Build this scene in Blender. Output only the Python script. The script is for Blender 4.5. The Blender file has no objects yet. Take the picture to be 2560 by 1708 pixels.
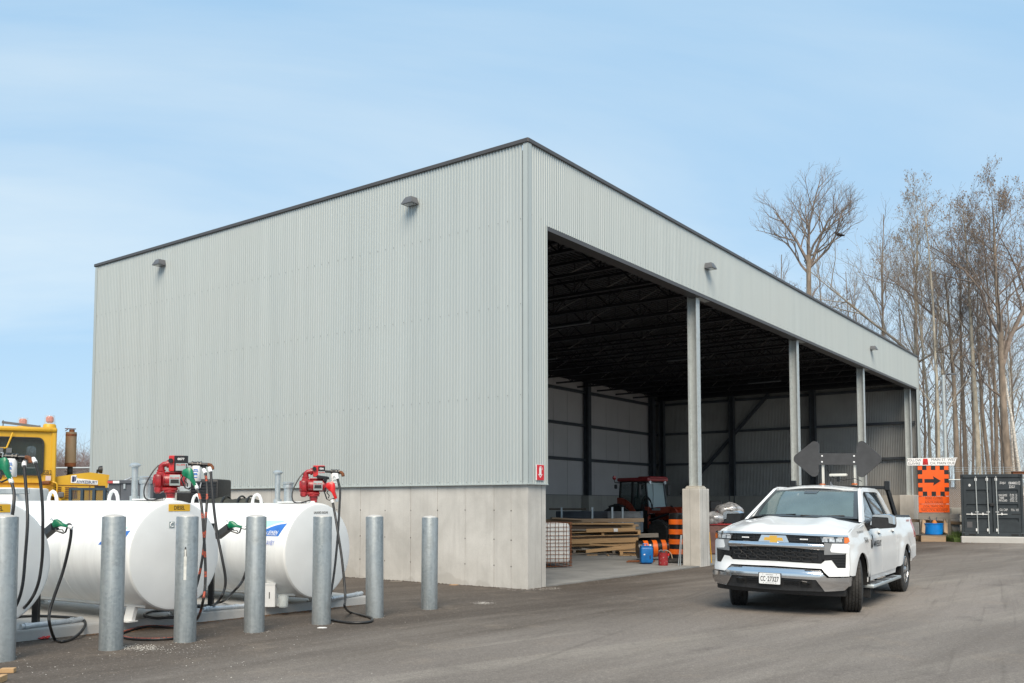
import bpy, bmesh, math, random
from math import sin, cos, pi, radians as RD, sqrt, atan2
from mathutils import Vector as V, Matrix as MX, noise as MN
SC = bpy.context.scene
COL = SC.collection

# ---------------------------------------------------------------- camera, sky, sun, exposure
CAMH, CAMTH, CAMF, CAMCY = 1.6, 0.06134, 2269.7, 1120.6
cam = bpy.data.cameras.new('camera')
cam.sensor_width = 36; cam.lens = CAMF / 2560 * 36; cam.shift_y = (CAMCY - 854) / 2560
cam.clip_start = .1; cam.clip_end = 3000
co = bpy.data.objects.new('camera', cam); COL.objects.link(co)
co.location = (0, 0, CAMH); co.rotation_euler = (pi / 2 + CAMTH, 0, 0)
SC.camera = co

SUN_AZ, SUN_EL = RD(181), RD(47)          # azimuth clockwise from +Y
w = bpy.data.worlds.new('World'); SC.world = w; w.use_nodes = True
nt = w.node_tree; nt.nodes.clear()
def wn(t, **k):
    n = nt.nodes.new(t)
    for a, b in k.items(): setattr(n, a, b)
    return n
out = wn('ShaderNodeOutputWorld'); bg = wn('ShaderNodeBackground'); bg.inputs[1].default_value = .088
sky = wn('ShaderNodeTexSky', sky_type='NISHITA', sun_disc=False, sun_elevation=SUN_EL, sun_rotation=SUN_AZ,
         air_density=1.0, dust_density=.6, ozone_density=1.2, altitude=50)
tc = wn('ShaderNodeTexCoord'); sep = wn('ShaderNodeSeparateXYZ'); nt.links.new(tc.outputs['Generated'], sep.inputs[0])
def wmath(op, a, b=None):
    n = wn('ShaderNodeMath', operation=op)
    for i, x in enumerate((a, b)):
        if x is None: continue
        if isinstance(x, (int, float)): n.inputs[i].default_value = x
        else: nt.links.new(x, n.inputs[i])
    return n.outputs[0]
zz = wmath('ADD', wmath('MAXIMUM', sep.outputs[2], 0.0), .18)
cx = wmath('DIVIDE', sep.outputs[0], zz); cy = wmath('DIVIDE', sep.outputs[1], zz)
cmb = wn('ShaderNodeCombineXYZ'); nt.links.new(cx, cmb.inputs[0]); nt.links.new(cy, cmb.inputs[1])
mp = wn('ShaderNodeMapping'); mp.inputs['Location'].default_value = (-3.2, 4.7, 0); mp.inputs['Rotation'].default_value = (0, 0, RD(24)); mp.inputs['Scale'].default_value = (.40, .95, 1)
nt.links.new(cmb.outputs[0], mp.inputs[0])
n1 = wn('ShaderNodeTexNoise'); n1.inputs['Scale'].default_value = .75; n1.inputs['Detail'].default_value = 7; n1.inputs['Roughness'].default_value = .55
n1.inputs['Distortion'].default_value = .6
nt.links.new(mp.outputs[0], n1.inputs[0])
mr = wn('ShaderNodeMapRange'); mr.inputs['From Min'].default_value = .36; mr.inputs['From Max'].default_value = .66
nt.links.new(n1.outputs[0], mr.inputs[0])
hz = wn('ShaderNodeMapRange'); hz.inputs['From Min'].default_value = .0; hz.inputs['From Max'].default_value = .30
hz.inputs['To Min'].default_value = .62; hz.inputs['To Max'].default_value = 0
nt.links.new(sep.outputs[2], hz.inputs[0])
fac = wmath('MINIMUM', wmath('ADD', mr.outputs[0], hz.outputs[0]), 1.0)
veil = wn('ShaderNodeMix', data_type='RGBA'); nt.links.new(fac, veil.inputs[0])      # thin high cloud: bluer gaps, paler streaks
veil.inputs[6].default_value = (2.65, 4.65, 6.75, 1); veil.inputs[7].default_value = (5.2, 6.35, 7.15, 1)
mx = wn('ShaderNodeMix', data_type='RGBA'); mx.inputs[0].default_value = .84
nt.links.new(sky.outputs[0], mx.inputs[6]); nt.links.new(veil.outputs[2], mx.inputs[7])
nt.links.new(mx.outputs[2], bg.inputs[0]); nt.links.new(bg.outputs[0], out.inputs[0])

sd = bpy.data.lights.new('sun', 'SUN'); sd.energy = 2.8; sd.angle = RD(38); sd.color = (1, .875, .71)
so = bpy.data.objects.new('sun', sd); COL.objects.link(so)
to_sun = V((sin(SUN_AZ) * cos(SUN_EL), cos(SUN_AZ) * cos(SUN_EL), sin(SUN_EL)))
so.rotation_euler = to_sun.to_track_quat('Z', 'Y').to_euler(); so.location = to_sun * 60
vs = SC.view_settings
vs.view_transform = 'Standard'; vs.look = 'None'; vs.exposure = .68; vs.gamma = 1; vs.use_curve_mapping = False
SC.cycles.max_bounces = 6

# ---------------------------------------------------------------- helpers
random.seed(7)
def T(x, y, z): return MX.Translation((x, y, z))
def R(a, ax='Z'): return MX.Rotation(a, 4, ax)
def S(x, y, z): return MX.Diagonal((x, y, z, 1))
UP = R(pi / 2, 'X')                         # text plane -> standing, facing -Y
def W(px, py, D):
    """point of the place seen at photograph pixel (px,py) at distance D along the view"""
    u = (px - 1280) / CAMF; v = -(py - CAMCY) / CAMF
    y = cos(CAMTH) - v * sin(CAMTH); z = sin(CAMTH) + v * cos(CAMTH)
    k = D / y
    return V((u * k, D, CAMH + z * k))
def G(px, py, z=0):
    u = (px - 1280) / CAMF; v = -(py - CAMCY) / CAMF
    y = cos(CAMTH) - v * sin(CAMTH); zz = sin(CAMTH) + v * cos(CAMTH)
    k = (z - CAMH) / zz
    return V((u * k, y * k, z))

class MB:
    def __init__(s): s.v = []; s.f = []; s.m = []
    def add(s, vs, fs, mi=0, M=None):
        o = len(s.v)
        s.v += [tuple(M @ V(p)) for p in vs] if M is not None else [tuple(p) for p in vs]
        s.f += [tuple(o + i for i in f) for f in fs]; s.m += [mi] * len(fs)
        return s
    def bm(s, b, mi=0, M=None):
        b.verts.index_update()
        return s.add([v.co.copy() for v in b.verts], [[v.index for v in f.verts] for f in b.faces], mi, M)
    def box(s, c, d, M=None, bev=0, mi=0, seg=1):
        x, y, z = d[0] / 2, d[1] / 2, d[2] / 2
        if bev:
            b = bmesh.new(); bmesh.ops.create_cube(b, size=1)
            for v in b.verts: v.co = (v.co.x * d[0], v.co.y * d[1], v.co.z * d[2])
            bmesh.ops.bevel(b, geom=b.edges[:], offset=bev, segments=seg, profile=.5, affect='EDGES')
            for v in b.verts: v.co += V(c)
            s.bm(b, mi, M); b.free(); return s
        vs = [(c[0] + i * x, c[1] + j * y, c[2] + k * z) for i in (-1, 1) for j in (-1, 1) for k in (-1, 1)]
        return s.add(vs, [(0, 1, 3, 2), (4, 6, 7, 5), (0, 4, 5, 1), (2, 3, 7, 6), (0, 2, 6, 4), (1, 5, 7, 3)], mi, M)
    def bar(s, a, b, wd, ht, up=(0, 0, 1), mi=0, M=None):
        a, b = V(a), V(b); d = (b - a); L = d.length; d.normalize()
        u = V(up)
        if abs(d.dot(u)) > .98: u = V((1, 0, 0))
        x = d.cross(u).normalized(); z = x.cross(d)
        vs = [a + x * (i * wd / 2) + z * (k * ht / 2) + d * (j * L) for i in (-1, 1) for j in (0, 1) for k in (-1, 1)]
        return s.add(vs, [(0, 1, 3, 2), (4, 6, 7, 5), (0, 4, 5, 1), (2, 3, 7, 6), (0, 2, 6, 4), (1, 5, 7, 3)], mi, M)
    def tube(s, pts, r, n=8, cap=True, mi=0, M=None, closed=False):
        pts = [V(p) for p in pts]; N = len(pts); vs = []; fs = []
        rr = r if isinstance(r, (list, tuple)) else [r] * N
        prev = None
        for i, p in enumerate(pts):
            if closed: t = pts[(i + 1) % N] - pts[i - 1]
            else: t = pts[min(i + 1, N - 1)] - pts[max(i - 1, 0)]
            t.normalize()
            if prev is None:
                a = V((0, 0, 1)) if abs(t.z) < .9 else V((1, 0, 0))
                x = t.cross(a).normalized()
            else:
                x = (prev - t * prev.dot(t))
                x = x.normalized() if x.length > 1e-6 else t.orthogonal().normalized()
            prev = x; y = t.cross(x)
            for k in range(n):
                a = 2 * pi * k / n
                vs.append(p + (x * cos(a) + y * sin(a)) * rr[i])
        for i in range(N if closed else N - 1):
            for k in range(n):
                j = (i + 1) % N
                fs.append((i * n + k, i * n + (k + 1) % n, j * n + (k + 1) % n, j * n + k))
        if cap and not closed:
            fs.append(tuple(range(n))[::-1]); fs.append(tuple((N - 1) * n + k for k in range(n)))
        return s.add(vs, fs, mi, M)
    def cyl(s, a, b, r, n=12, mi=0, M=None, r2=None): return s.tube([a, b], [r, r if r2 is None else r2], n, True, mi, M)
    def lathe(s, prof, n=24, M=None, mi=0, close=False, a0=0, a1=2 * pi):
        vs = []; fs = []; P = len(prof); full = abs(a1 - a0 - 2 * pi) < 1e-6
        m = n if full else n + 1
        for k in range(m):
            a = a0 + (a1 - a0) * k / n
            vs += [(r * cos(a), r * sin(a), z) for r, z in prof]
        for k in range(n):
            k2 = (k + 1) % m
            for i in range(P - 1 if not close else P):
                j = (i + 1) % P
                q = [k * P + i, k2 * P + i, k2 * P + j, k * P + j]
                fs.append(tuple(q))
        if full and not close:
            if prof[0][0] > 1e-6: fs.append(tuple(k * P for k in range(n))[::-1])
            if prof[-1][0] > 1e-6: fs.append(tuple(k * P + P - 1 for k in range(n)))
        return s.add(vs, fs, mi, M)
    def prism(s, poly, d, M=None, mi=0, d0=0):
        n = len(poly)
        ar = sum(poly[i][0] * poly[(i + 1) % n][1] - poly[(i + 1) % n][0] * poly[i][1] for i in range(n))
        if ar < 0: poly = poly[::-1]
        vs = [(p[0], p[1], d0) for p in poly] + [(p[0], p[1], d0 + d) for p in poly]
        fs = [tuple(range(n))[::-1], tuple(range(n, 2 * n))] + [(i, (i + 1) % n, n + (i + 1) % n, n + i) for i in range(n)]
        if d < 0: fs = [f[::-1] for f in fs]
        return s.add(vs, fs, mi, M)
    def grid(s, nu, nv, fn, mi=0, M=None, flip=False):
        vs = [fn(i / nu, j / nv) for i in range(nu + 1) for j in range(nv + 1)]
        fs = []
        for i in range(nu):
            for j in range(nv):
                a = i * (nv + 1) + j; q = (a, a + nv + 1, a + nv + 2, a + 1)
                fs.append(q[::-1] if flip else q)
        return s.add(vs, fs, mi, M)
    def panel(s, poly, fmap, off=0., th=.01, step=.1, mi=0):
        """flat outline sliced on a grid, laid on the surface fmap(p,q,off)->xyz, with thickness th"""
        b = bmesh.new(); vs = [b.verts.new((p[0], p[1], 0)) for p in poly]; b.faces.new(vs)
        xs = [p[0] for p in poly]; ys = [p[1] for p in poly]
        for ax, lo, hi in ((0, min(xs), max(xs)), (1, min(ys), max(ys))):
            k = int(lo / step) - 1
            while k * step < hi:
                if k * step > lo + 1e-4 and k * step < hi - 1e-4:
                    co_ = V((0, 0, 0)); co_[ax] = k * step; no = V((0, 0, 0)); no[ax] = 1
                    bmesh.ops.bisect_plane(b, geom=b.verts[:] + b.edges[:] + b.faces[:], dist=1e-5, plane_co=co_, plane_no=no)
                k += 1
        bmesh.ops.triangulate(b, faces=[f for f in b.faces if len(f.verts) > 4])
        b.verts.index_update(); b.normal_update()
        P = [(v.co.x, v.co.y) for v in b.verts]; F = [[v.index for v in f.verts] for f in b.faces]
        be = [(e.verts[0].index, e.verts[1].index) for e in b.edges if len(e.link_faces) == 1]
        n = len(P)
        ve = [fmap(p, q, off) for p, q in P] + [fmap(p, q, off - th) for p, q in P]
        fs = F + [[n + i for i in f[::-1]] for f in F] + [(a, c, n + c, n + a) for a, c in be]
        b2 = bmesh.new(); bv = [b2.verts.new(p) for p in ve]
        for f in fs:
            try: b2.faces.new([bv[i] for i in f])
            except ValueError: pass
        bmesh.ops.recalc_face_normals(b2, faces=b2.faces[:])
        s.bm(b2, mi); b.free(); b2.free()
        return s
    def mesh(s, name, mats, smooth=35):
        me = bpy.data.meshes.new(name); me.from_pydata(s.v, [], s.f)
        for m in (mats if isinstance(mats, (list, tuple)) else [mats]): me.materials.append(m)
        if any(s.m): me.polygons.foreach_set('material_index', s.m)
        if smooth:
            me.shade_smooth(); me.set_sharp_from_angle(angle=RD(smooth))
        me.update(); return me
    def build_each(s, name, mats, parent=None, smooth=35, **k):
        """one object for every separate piece"""
        par = list(range(len(s.v)))
        def fd_(i):
            while par[i] != i: par[i] = par[par[i]]; i = par[i]
            return i
        for f in s.f:
            a = fd_(f[0])
            for j in f[1:]: par[fd_(j)] = a
        gr = {}
        for f, m in zip(s.f, s.m): gr.setdefault(fd_(f[0]), []).append((f, m))
        r_ = []
        for fs in gr.values():
            ids = sorted({i for f, _ in fs for i in f}); ix = {i: n for n, i in enumerate(ids)}
            q = MB(); q.v = [s.v[i] for i in ids]; q.f = [tuple(ix[i] for i in f) for f, _ in fs]; q.m = [m for _, m in fs]
            r_.append(q.build(name, mats, parent, smooth, **k))
        return r_
    def build(s, name, mats, parent=None, smooth=35, **k):
        return link(name, s.mesh(name, mats, smooth), parent, **k)
def link(name, me, parent=None, loc=None, rz=None, **k):
    o = bpy.data.objects.new(name, me); COL.objects.link(o)
    if parent is not None: o.parent = parent
    if loc is not None: o.location = loc
    if rz is not None: o.rotation_euler = (0, 0, rz)
    for a, b in k.items(): o[a] = b
    return o
def thing(name, label, cat, loc=(0, 0, 0), rz=0, group=None):
    o = link(name, None, None, loc, rz, label=label, category=cat)
    if group: o['group'] = group
    return o
def tag(o, label, cat, group=None):
    o['label'] = label; o['category'] = cat
    if group: o['group'] = group
    return o
def kids(o): return [c for c in bpy.data.objects if c.parent == o]
def dup(root, loc, rz=None, label=None, group=None):
    ch = {}
    for c in bpy.data.objects:
        if c.parent: ch.setdefault(c.parent, []).append(c)
    def cp(o, par):
        c = o.copy(); COL.objects.link(c)
        if par is not None: c.parent = par
        for q in ch.get(o, []): cp(q, c)
        return c
    r = cp(root, None); r.location = loc
    if rz is not None: r.rotation_euler = (0, 0, rz)
    if label: r['label'] = label
    if group: r['group'] = group
    return r
def text_mb(mb, s, size, M=None, width=None, align='CENTER', bold=0., shear=0., fmap=None, mi=0, ext=.0015, height=None):
    cu = bpy.data.curves.new('t', 'FONT'); cu.body = s; cu.size = size; cu.align_x = align; cu.align_y = 'CENTER'
    cu.offset = bold * size; cu.shear = shear; cu.extrude = 0; cu.resolution_u = 3
    ob = bpy.data.objects.new('t', cu); COL.objects.link(ob)
    dg = bpy.context.evaluated_depsgraph_get(); ev = ob.evaluated_get(dg)
    me = ev.to_mesh()
    vs = [v.co.copy() for v in me.vertices]; fs = [tuple(p.vertices) for p in me.polygons]
    ev.to_mesh_clear(); bpy.data.objects.remove(ob); bpy.data.curves.remove(cu)
    if not vs: return
    x0 = min(v.x for v in vs); x1 = max(v.x for v in vs); y0 = min(v.y for v in vs); y1 = max(v.y for v in vs)
    kx = width / (x1 - x0) if width else 1
    ky = height / (y1 - y0) if height else 1
    cx_ = (x0 + x1) / 2 if align == 'CENTER' else x0
    for v in vs:
        v.x = (v.x - cx_) * kx; v.y = (v.y - (y0 + y1) / 2) * ky; v.z = ext
    if M is not None: vs = [M @ v for v in vs]
    if fmap: vs = [V(fmap(v)) for v in vs]
    mb.add(vs, fs, mi)

# ---------------------------------------------------------------- materials
def newmat(name):
    m = bpy.data.materials.new(name); m.use_nodes = True
    return m, m.node_tree, m.node_tree.nodes['Principled BSDF']
def nd(t, ty, ins=None, **k):
    n = t.nodes.new(ty)
    for a, b in k.items(): setattr(n, a, b)
    for a, b in (ins or {}).items():
        if hasattr(b, 'links'): t.links.new(b, n.inputs[a])
        else: n.inputs[a].default_value = b
    return n
def c4(c): return (c[0], c[1], c[2], 1)
def coords(t, stretch=(1, 1, 1), rot=(0, 0, 0), kind='Object'):
    tcn = nd(t, 'ShaderNodeTexCoord')
    return nd(t, 'ShaderNodeMapping', {0: tcn.outputs[kind], 'Scale': stretch, 'Rotation': rot}).outputs[0]
def noise(t, co, scale, detail=5, rough=.55, dist=0):
    return nd(t, 'ShaderNodeTexNoise', {'Vector': co, 'Scale': scale, 'Detail': detail, 'Roughness': rough, 'Distortion': dist}).outputs[0]
def ramp(t, f, a, b, lo=0., hi=1.):
    return nd(t, 'ShaderNodeMapRange', {0: f, 1: a, 2: b, 3: lo, 4: hi}).outputs[0]
def mixc(t, f, a, b, mode='MIX'):
    n = nd(t, 'ShaderNodeMix', data_type='RGBA', blend_type=mode)
    for i, x in ((0, f), (6, a), (7, b)):
        if hasattr(x, 'links'): t.links.new(x, n.inputs[i])
        else: n.inputs[i].default_value = c4(x) if isinstance(x, (tuple, list)) else x
    return n.outputs[2]
def bumpn(t, b, h, strength=.3, dist=.01):
    n = nd(t, 'ShaderNodeBump', {'Height': h, 'Strength': strength, 'Distance': dist})
    t.links.new(n.outputs[0], b.inputs['Normal'])
def pm(name, col, rough=.5, metal=0., var=.1, vs=4., bump=0., bs=80., spec=.5, coat=0., stretch=(1, 1, 1), col2=None, lo=.35, hi=.65, rv=0.):
    m, t, b = newmat(name); co_ = coords(t, stretch)
    f = noise(t, co_, vs)
    f = ramp(t, f, lo, hi)
    a = tuple(x * (1 - var) for x in col); c = col2 or tuple(min(1, x * (1 + var)) for x in col)
    t.links.new(mixc(t, f, a, c), b.inputs['Base Color'])
    b.inputs['Roughness'].default_value = rough; b.inputs['Metallic'].default_value = metal
    if rv: t.links.new(ramp(t, f, 0, 1, rough - rv, rough + rv), b.inputs['Roughness'])
    b.inputs['Specular IOR Level'].default_value = spec; b.inputs['Coat Weight'].default_value = coat
    if coat: b.inputs['Coat Roughness'].default_value = .04
    if bump: bumpn(t, b, noise(t, co_, bs, 4), bump, .01)
    return m
MT = {}
def mats():
    M_ = MT
    M_['white_paint'] = pm('white_truck_paint', (.77, .78, .78), .35, var=.03, vs=2.5, coat=.7)
    M_['tank_white'] = pm('tank_white_paint', (.79, .80, .79), .42, var=.05, vs=1.4, coat=.15, stretch=(1, 6, 1), rv=.08)
    M_['black_plastic'] = pm('black_plastic', (.017, .017, .018), .5, var=.25, vs=30, bump=.1, bs=400)
    M_['satin_black'] = pm('satin_black', (.012, .012, .013), .32, var=.2, vs=20)
    M_['dark_inside'] = pm('dark_inside', (.01, .01, .01), .8, var=.2)
    M_['chrome'] = pm('chrome', (.72, .72, .73), .13, 1., var=.03, vs=4)
    M_['silver'] = pm('silver_trim', (.20, .205, .21), .42, .2, var=.04)
    M_['grey_plate'] = pm('dark_grey_plate', (.05, .05, .052), .6, var=.12, vs=8)
    M_['rubber'] = pm('tyre_rubber', (.03, .029, .028), .75, var=.35, vs=9, bump=.15, bs=160)
    M_['hose'] = pm('black_hose', (.02, .02, .021), .42, var=.25, vs=12)
    M_['alloy'] = pm('alloy_rim', (.55, .56, .57), .28, .9, var=.05)
    M_['gold'] = pm('gold_emblem', (.72, .42, .07), .35, .3, var=.05)
    M_['amber_dim'] = pm('dim_amber_lens', (.36, .095, .02), .3, var=.1)
    M_['off_white'] = pm('off_white', (.60, .59, .54), .5, var=.06)
    M_['amber'] = pm('amber_lens', (.75, .16, .02), .15, var=.1, coat=.5)
    M_['red_lens'] = pm('red_lens', (.35, .01, .01), .15, var=.1, coat=.5)
    M_['headlamp'] = pm('headlamp_lens', (.10, .105, .11), .1, .2, var=.5, vs=22, coat=.8)
    M_['lens'] = pm('clear_lens', (.55, .56, .57), .12, .35, var=.4, vs=18, coat=.6)
    M_['plate_white'] = pm('plate_white', (.78, .79, .79), .4, var=.03)
    M_['ink'] = pm('black_ink', (.012, .012, .014), .6, var=.1)
    M_['navy'] = pm('navy_ink', (.02, .03, .10), .5, var=.1)
    M_['blue_ink'] = pm('blue_ink', (.035, .16, .52), .4, var=.1, vs=8)
    M_['mint_ink'] = pm('mint_ink', (.40, .74, .64), .4, var=.05)
    M_['lilac_ink'] = pm('lilac_ink', (.25, .31, .62), .5, var=.1)
    M_['grey_ink'] = pm('grey_ink', (.33, .38, .38), .5, var=.1)
    M_['white_ink'] = pm('white_ink', (.8, .8, .8), .5, var=.03)
    M_['pump_red'] = pm('pump_red_enamel', (.30, .014, .018), .36, var=.3, vs=16, coat=.25, bump=.12, bs=120)
    M_['meter_red'] = pm('meter_red', (.55, .02, .02), .3, var=.1, vs=14, coat=.3)
    M_['nozzle_green'] = pm('nozzle_green', (.0, .17, .075), .35, var=.2, vs=20, coat=.2)
    M_['nozzle_red'] = pm('nozzle_red', (.62, .012, .012), .33, var=.1, vs=20, coat=.2)
    M_['rust'] = pm('rust', (.16, .055, .02), .8, var=.4, vs=30, bump=.3, bs=200)
    M_['dark_steel'] = pm('dark_steel', (.022, .025, .03), .5, .3, var=.2, vs=6)
    M_['grey_steel'] = pm('grey_blue_steel', (.075, .085, .098), .5, .2, var=.15, vs=3)
    M_['container'] = pm('container_paint', (.028, .036, .042), .48, var=.18, vs=3)
    M_['orange'] = pm('signal_orange', (.83, .11, .008), .45, var=.06, vs=6)
    M_['orange_drum'] = pm('drum_orange', (.85, .15, .012), .4, var=.1, vs=8)
    M_['blue_plastic'] = pm('blue_plastic', (.005, .13, .40), .4, var=.15, vs=6)
    M_['blue_tub'] = pm('blue_tub_plastic', (.004, .20, .62), .4, var=.1, vs=5)
    M_['yellow'] = None
    M_['wood'] = wood('pale_sawn_wood', (.60, .39, .20), (.44, .26, .12))
    M_['wood_mid'] = wood('weathered_wood', (.44, .32, .21), (.28, .19, .12))
    M_['wood_grey'] = wood('greyed_wood', (.30, .27, .23), (.19, .165, .14))
    M_['wood_dark'] = wood('dark_wood', (.15, .105, .07), (.08, .055, .038))
    M_['flash'] = pm('charcoal_flashing', (.070, .066, .066), .42, var=.06, vs=2)
    M_['lamp_grey'] = pm('lamp_housing', (.12, .125, .135), .45, var=.06)
    M_['bark'] = pm('grey_brown_bark', (.25, .20, .155), .9, var=.3, vs=6, bump=.6, bs=25, stretch=(1, 1, .25))
    M_['bark_pale'] = pm('pale_poplar_bark', (.38, .34, .27), .85, var=.3, vs=5, bump=.4, bs=20, stretch=(1, 1, .4))
    M_['birch'] = pm('white_birch_bark', (.55, .52, .47), .8, var=.35, vs=7, stretch=(1, 1, 2))
    M_['twig'] = pm('twigs', (.20, .16, .135), .9, var=.3, vs=3)
    M_['twig_pale'] = pm('pale_twigs', (.30, .26, .21), .9, var=.25, vs=3)
    M_['twig_red'] = pm('reddish_twigs', (.19, .13, .115), .9, var=.25, vs=.4)
    M_['bud'] = pm('brown_buds', (.20, .145, .10), .8, var=.4, vs=2)
def wood(name, a, b):
    m, t, bs = newmat(name)
    tcn = nd(t, 'ShaderNodeTexCoord'); oi = nd(t, 'ShaderNodeObjectInfo')
    off = nd(t, 'ShaderNodeVectorMath', {0: tcn.outputs['Object'], 1: oi.outputs['Location']}, operation='ADD').outputs[0]
    co_ = nd(t, 'ShaderNodeMapping', {0: off, 'Scale': (1.2, 9, 22)}).outputs[0]
    f = noise(t, co_, 2.2, 6, .6, .8)
    g = noise(t, off, .9, 3)
    col = mixc(t, ramp(t, f, .32, .7), b, a)
    col = mixc(t, ramp(t, g, .3, .75, 0, .45), col, tuple(x * .62 for x in a))
    t.links.new(col, bs.inputs['Base Color']); bs.inputs['Roughness'].default_value = .8
    bumpn(t, bs, f, .25, .004)
    return m
mats()
def coords_dir(t, ang, along, across):
    tcn = nd(t, 'ShaderNodeTexCoord')
    return nd(t, 'ShaderNodeMapping', {0: tcn.outputs['Object'], 'Rotation': (0, 0, ang), 'Scale': (along, across, 1)}, vector_type='TEXTURE').outputs[0]
def m_asphalt():
    m, t, b = newmat('worn_asphalt')
    co_ = coords(t)
    st = coords_dir(t, RD(53), 9, 1.0); st2 = coords_dir(t, RD(40), 7, .55); st3 = coords_dir(t, RD(62), 5, .12)
    big = noise(t, co_, .10, 4, .5); streak = noise(t, st, .8, 6, .62, .6); streak2 = noise(t, st2, .9, 5, .6, .5); thin = noise(t, st3, .8, 4, .6, .3)
    mid = noise(t, co_, 1.3, 7, .68); fine = noise(t, co_, 60, 4, .75)
    vcol = nd(t, 'ShaderNodeTexVoronoi', {'Vector': co_, 'Scale': 60}).outputs['Color']
    vb = nd(t, 'ShaderNodeSeparateColor', {0: vcol}).outputs[0]
    # travelled, dust-greyed lanes away from the shed; fresher dark asphalt along it and round the pad
    sp = nd(t, 'ShaderNodeSeparateXYZ', {0: nd(t, 'ShaderNodeTexCoord').outputs['Object']})
    tx_ = nd(t, 'ShaderNodeMath', {0: sp.outputs[0], 1: -.805}, operation='MULTIPLY').outputs[0]
    ty_ = nd(t, 'ShaderNodeMath', {0: sp.outputs[1], 1: .593}, operation='MULTIPLY').outputs[0]
    tt = nd(t, 'ShaderNodeMath', {0: tx_, 1: ty_}, operation='ADD').outputs[0]
    tt = nd(t, 'ShaderNodeMath', {0: tt, 1: ramp(t, streak, .2, .8, -2.2, 2.2)}, operation='ADD').outputs[0]
    tt = nd(t, 'ShaderNodeMath', {0: tt, 1: ramp(t, big, .25, .75, -1.5, 1.5)}, operation='ADD').outputs[0]
    fresh = ramp(t, tt, 5.6, 8.6)
    worn = mixc(t, ramp(t, streak, .34, .66), (.152, .132, .115), (.236, .209, .185))
    worn = mixc(t, ramp(t, streak2, .46, .68, 0, .7), worn, (.272, .244, .210))
    worn = mixc(t, ramp(t, thin, .56, .70, 0, .45), worn, (.105, .091, .078))
    worn = mixc(t, ramp(t, big, .46, .66, 0, .5), worn, (.138, .120, .102))
    dark = mixc(t, ramp(t, streak2, .36, .66), (.074, .060, .049), (.106, .088, .073))
    base = mixc(t, fresh, worn, dark)
    base = mixc(t, ramp(t, mid, .56, .78, 0, .5), base, (.27, .225, .18))
    base = mixc(t, ramp(t, mid, .44, .30, 0, .35), base, (.07, .057, .050))
    g = ramp(t, fine, .30, .70, .62, 1.38)
    gm = nd(t, 'ShaderNodeCombineColor', {0: g, 1: g, 2: g}).outputs[0]
    base = mixc(t, 1.0, base, gm, 'MULTIPLY')
    g2 = ramp(t, noise(t, co_, 17, 5, .75), .30, .70, .80, 1.20)
    base = mixc(t, 1.0, base, nd(t, 'ShaderNodeCombineColor', {0: g2, 1: g2, 2: g2}).outputs[0], 'MULTIPLY')
    base = mixc(t, ramp(t, vb, .94, .99, 0, .32), base, (.36, .32, .285))
    t.links.new(base, b.inputs['Base Color'])
    t.links.new(ramp(t, mid, .3, .7, .78, .92), b.inputs['Roughness']); b.inputs['Specular IOR Level'].default_value = .3
    bumpn(t, b, fine, .4, .006)
    return m
def m_concrete(name, a, b_, dirt=(.2, .18, .15), streak=(5, 5, .35), bump=.15, low=None):
    m, t, b = newmat(name)
    co_ = coords(t); st = coords(t, streak)
    f = noise(t, co_, .9, 7, .62, .3); g = noise(t, st, 1.3, 5, .6); fine = noise(t, co_, 45, 4, .6)
    col = mixc(t, ramp(t, f, .35, .66), a, b_)
    col = mixc(t, ramp(t, g, .5, .8, 0, .38), col, tuple(x * .72 for x in a))
    col = mixc(t, ramp(t, fine, .3, .7, 0, .25), col, tuple(x * .75 for x in a))
    pock = nd(t, 'ShaderNodeTexVoronoi', {'Vector': co_, 'Scale': 9, 'Randomness': 1}).outputs['Distance']
    pk = ramp(t, pock, .03, .06, 1, 0)
    msk = ramp(t, noise(t, co_, 1.7, 2), .55, .62)
    pk = nd(t, 'ShaderNodeMath', {0: pk, 1: msk}, operation='MULTIPLY').outputs[0]
    col = mixc(t, nd(t, 'ShaderNodeMath', {0: pk, 1: .6}, operation='MULTIPLY').outputs[0], col, dirt)
    if low:      # damp tide mark of its own ragged shape along the foot of the wall
        sp = nd(t, 'ShaderNodeSeparateXYZ', {0: nd(t, 'ShaderNodeTexCoord').outputs['Object']}).outputs[2]
        h = nd(t, 'ShaderNodeMath', {0: sp, 1: ramp(t, noise(t, coords(t, (1, 1, .0)), .8, 3, .5), .3, .7, -.45, .5)}, operation='SUBTRACT').outputs[0]
        col = mixc(t, ramp(t, h, .0, .04, .55, 0), col, low)
    t.links.new(col, b.inputs['Base Color']); b.inputs['Roughness'].default_value = .85; b.inputs['Specular IOR Level'].default_value = .3
    bumpn(t, b, fine, bump, .006)
    return m
def m_galv(name='galvanised_steel', a=(.205, .232, .242), c=(.375, .402, .408), sc=34, streak=True, metal=.55, rough=.42):
    m, t, b = newmat(name)
    co_ = coords(t); st = coords(t, (7, 7, .5))
    v = nd(t, 'ShaderNodeTexVoronoi', {'Vector': co_, 'Scale': sc}).outputs['Color']
    v = nd(t, 'ShaderNodeSeparateColor', {0: v}).outputs[0]
    f = noise(t, st, 1.6, 6, .6); g = noise(t, co_, 5, 5, .65)
    col = mixc(t, ramp(t, f, .3, .7), a, c)
    col = mixc(t, ramp(t, v, 0, 1, 0, .3), col, tuple(x * 1.25 for x in c))
    col = mixc(t, ramp(t, g, .55, .8, 0, .55), col, tuple(x * .62 for x in a))
    t.links.new(col, b.inputs['Base Color']); b.inputs['Metallic'].default_value = metal
    t.links.new(ramp(t, g, .3, .7, rough - .1, rough + .14), b.inputs['Roughness'])
    bumpn(t, b, g, .06, .01)
    return m
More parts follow.
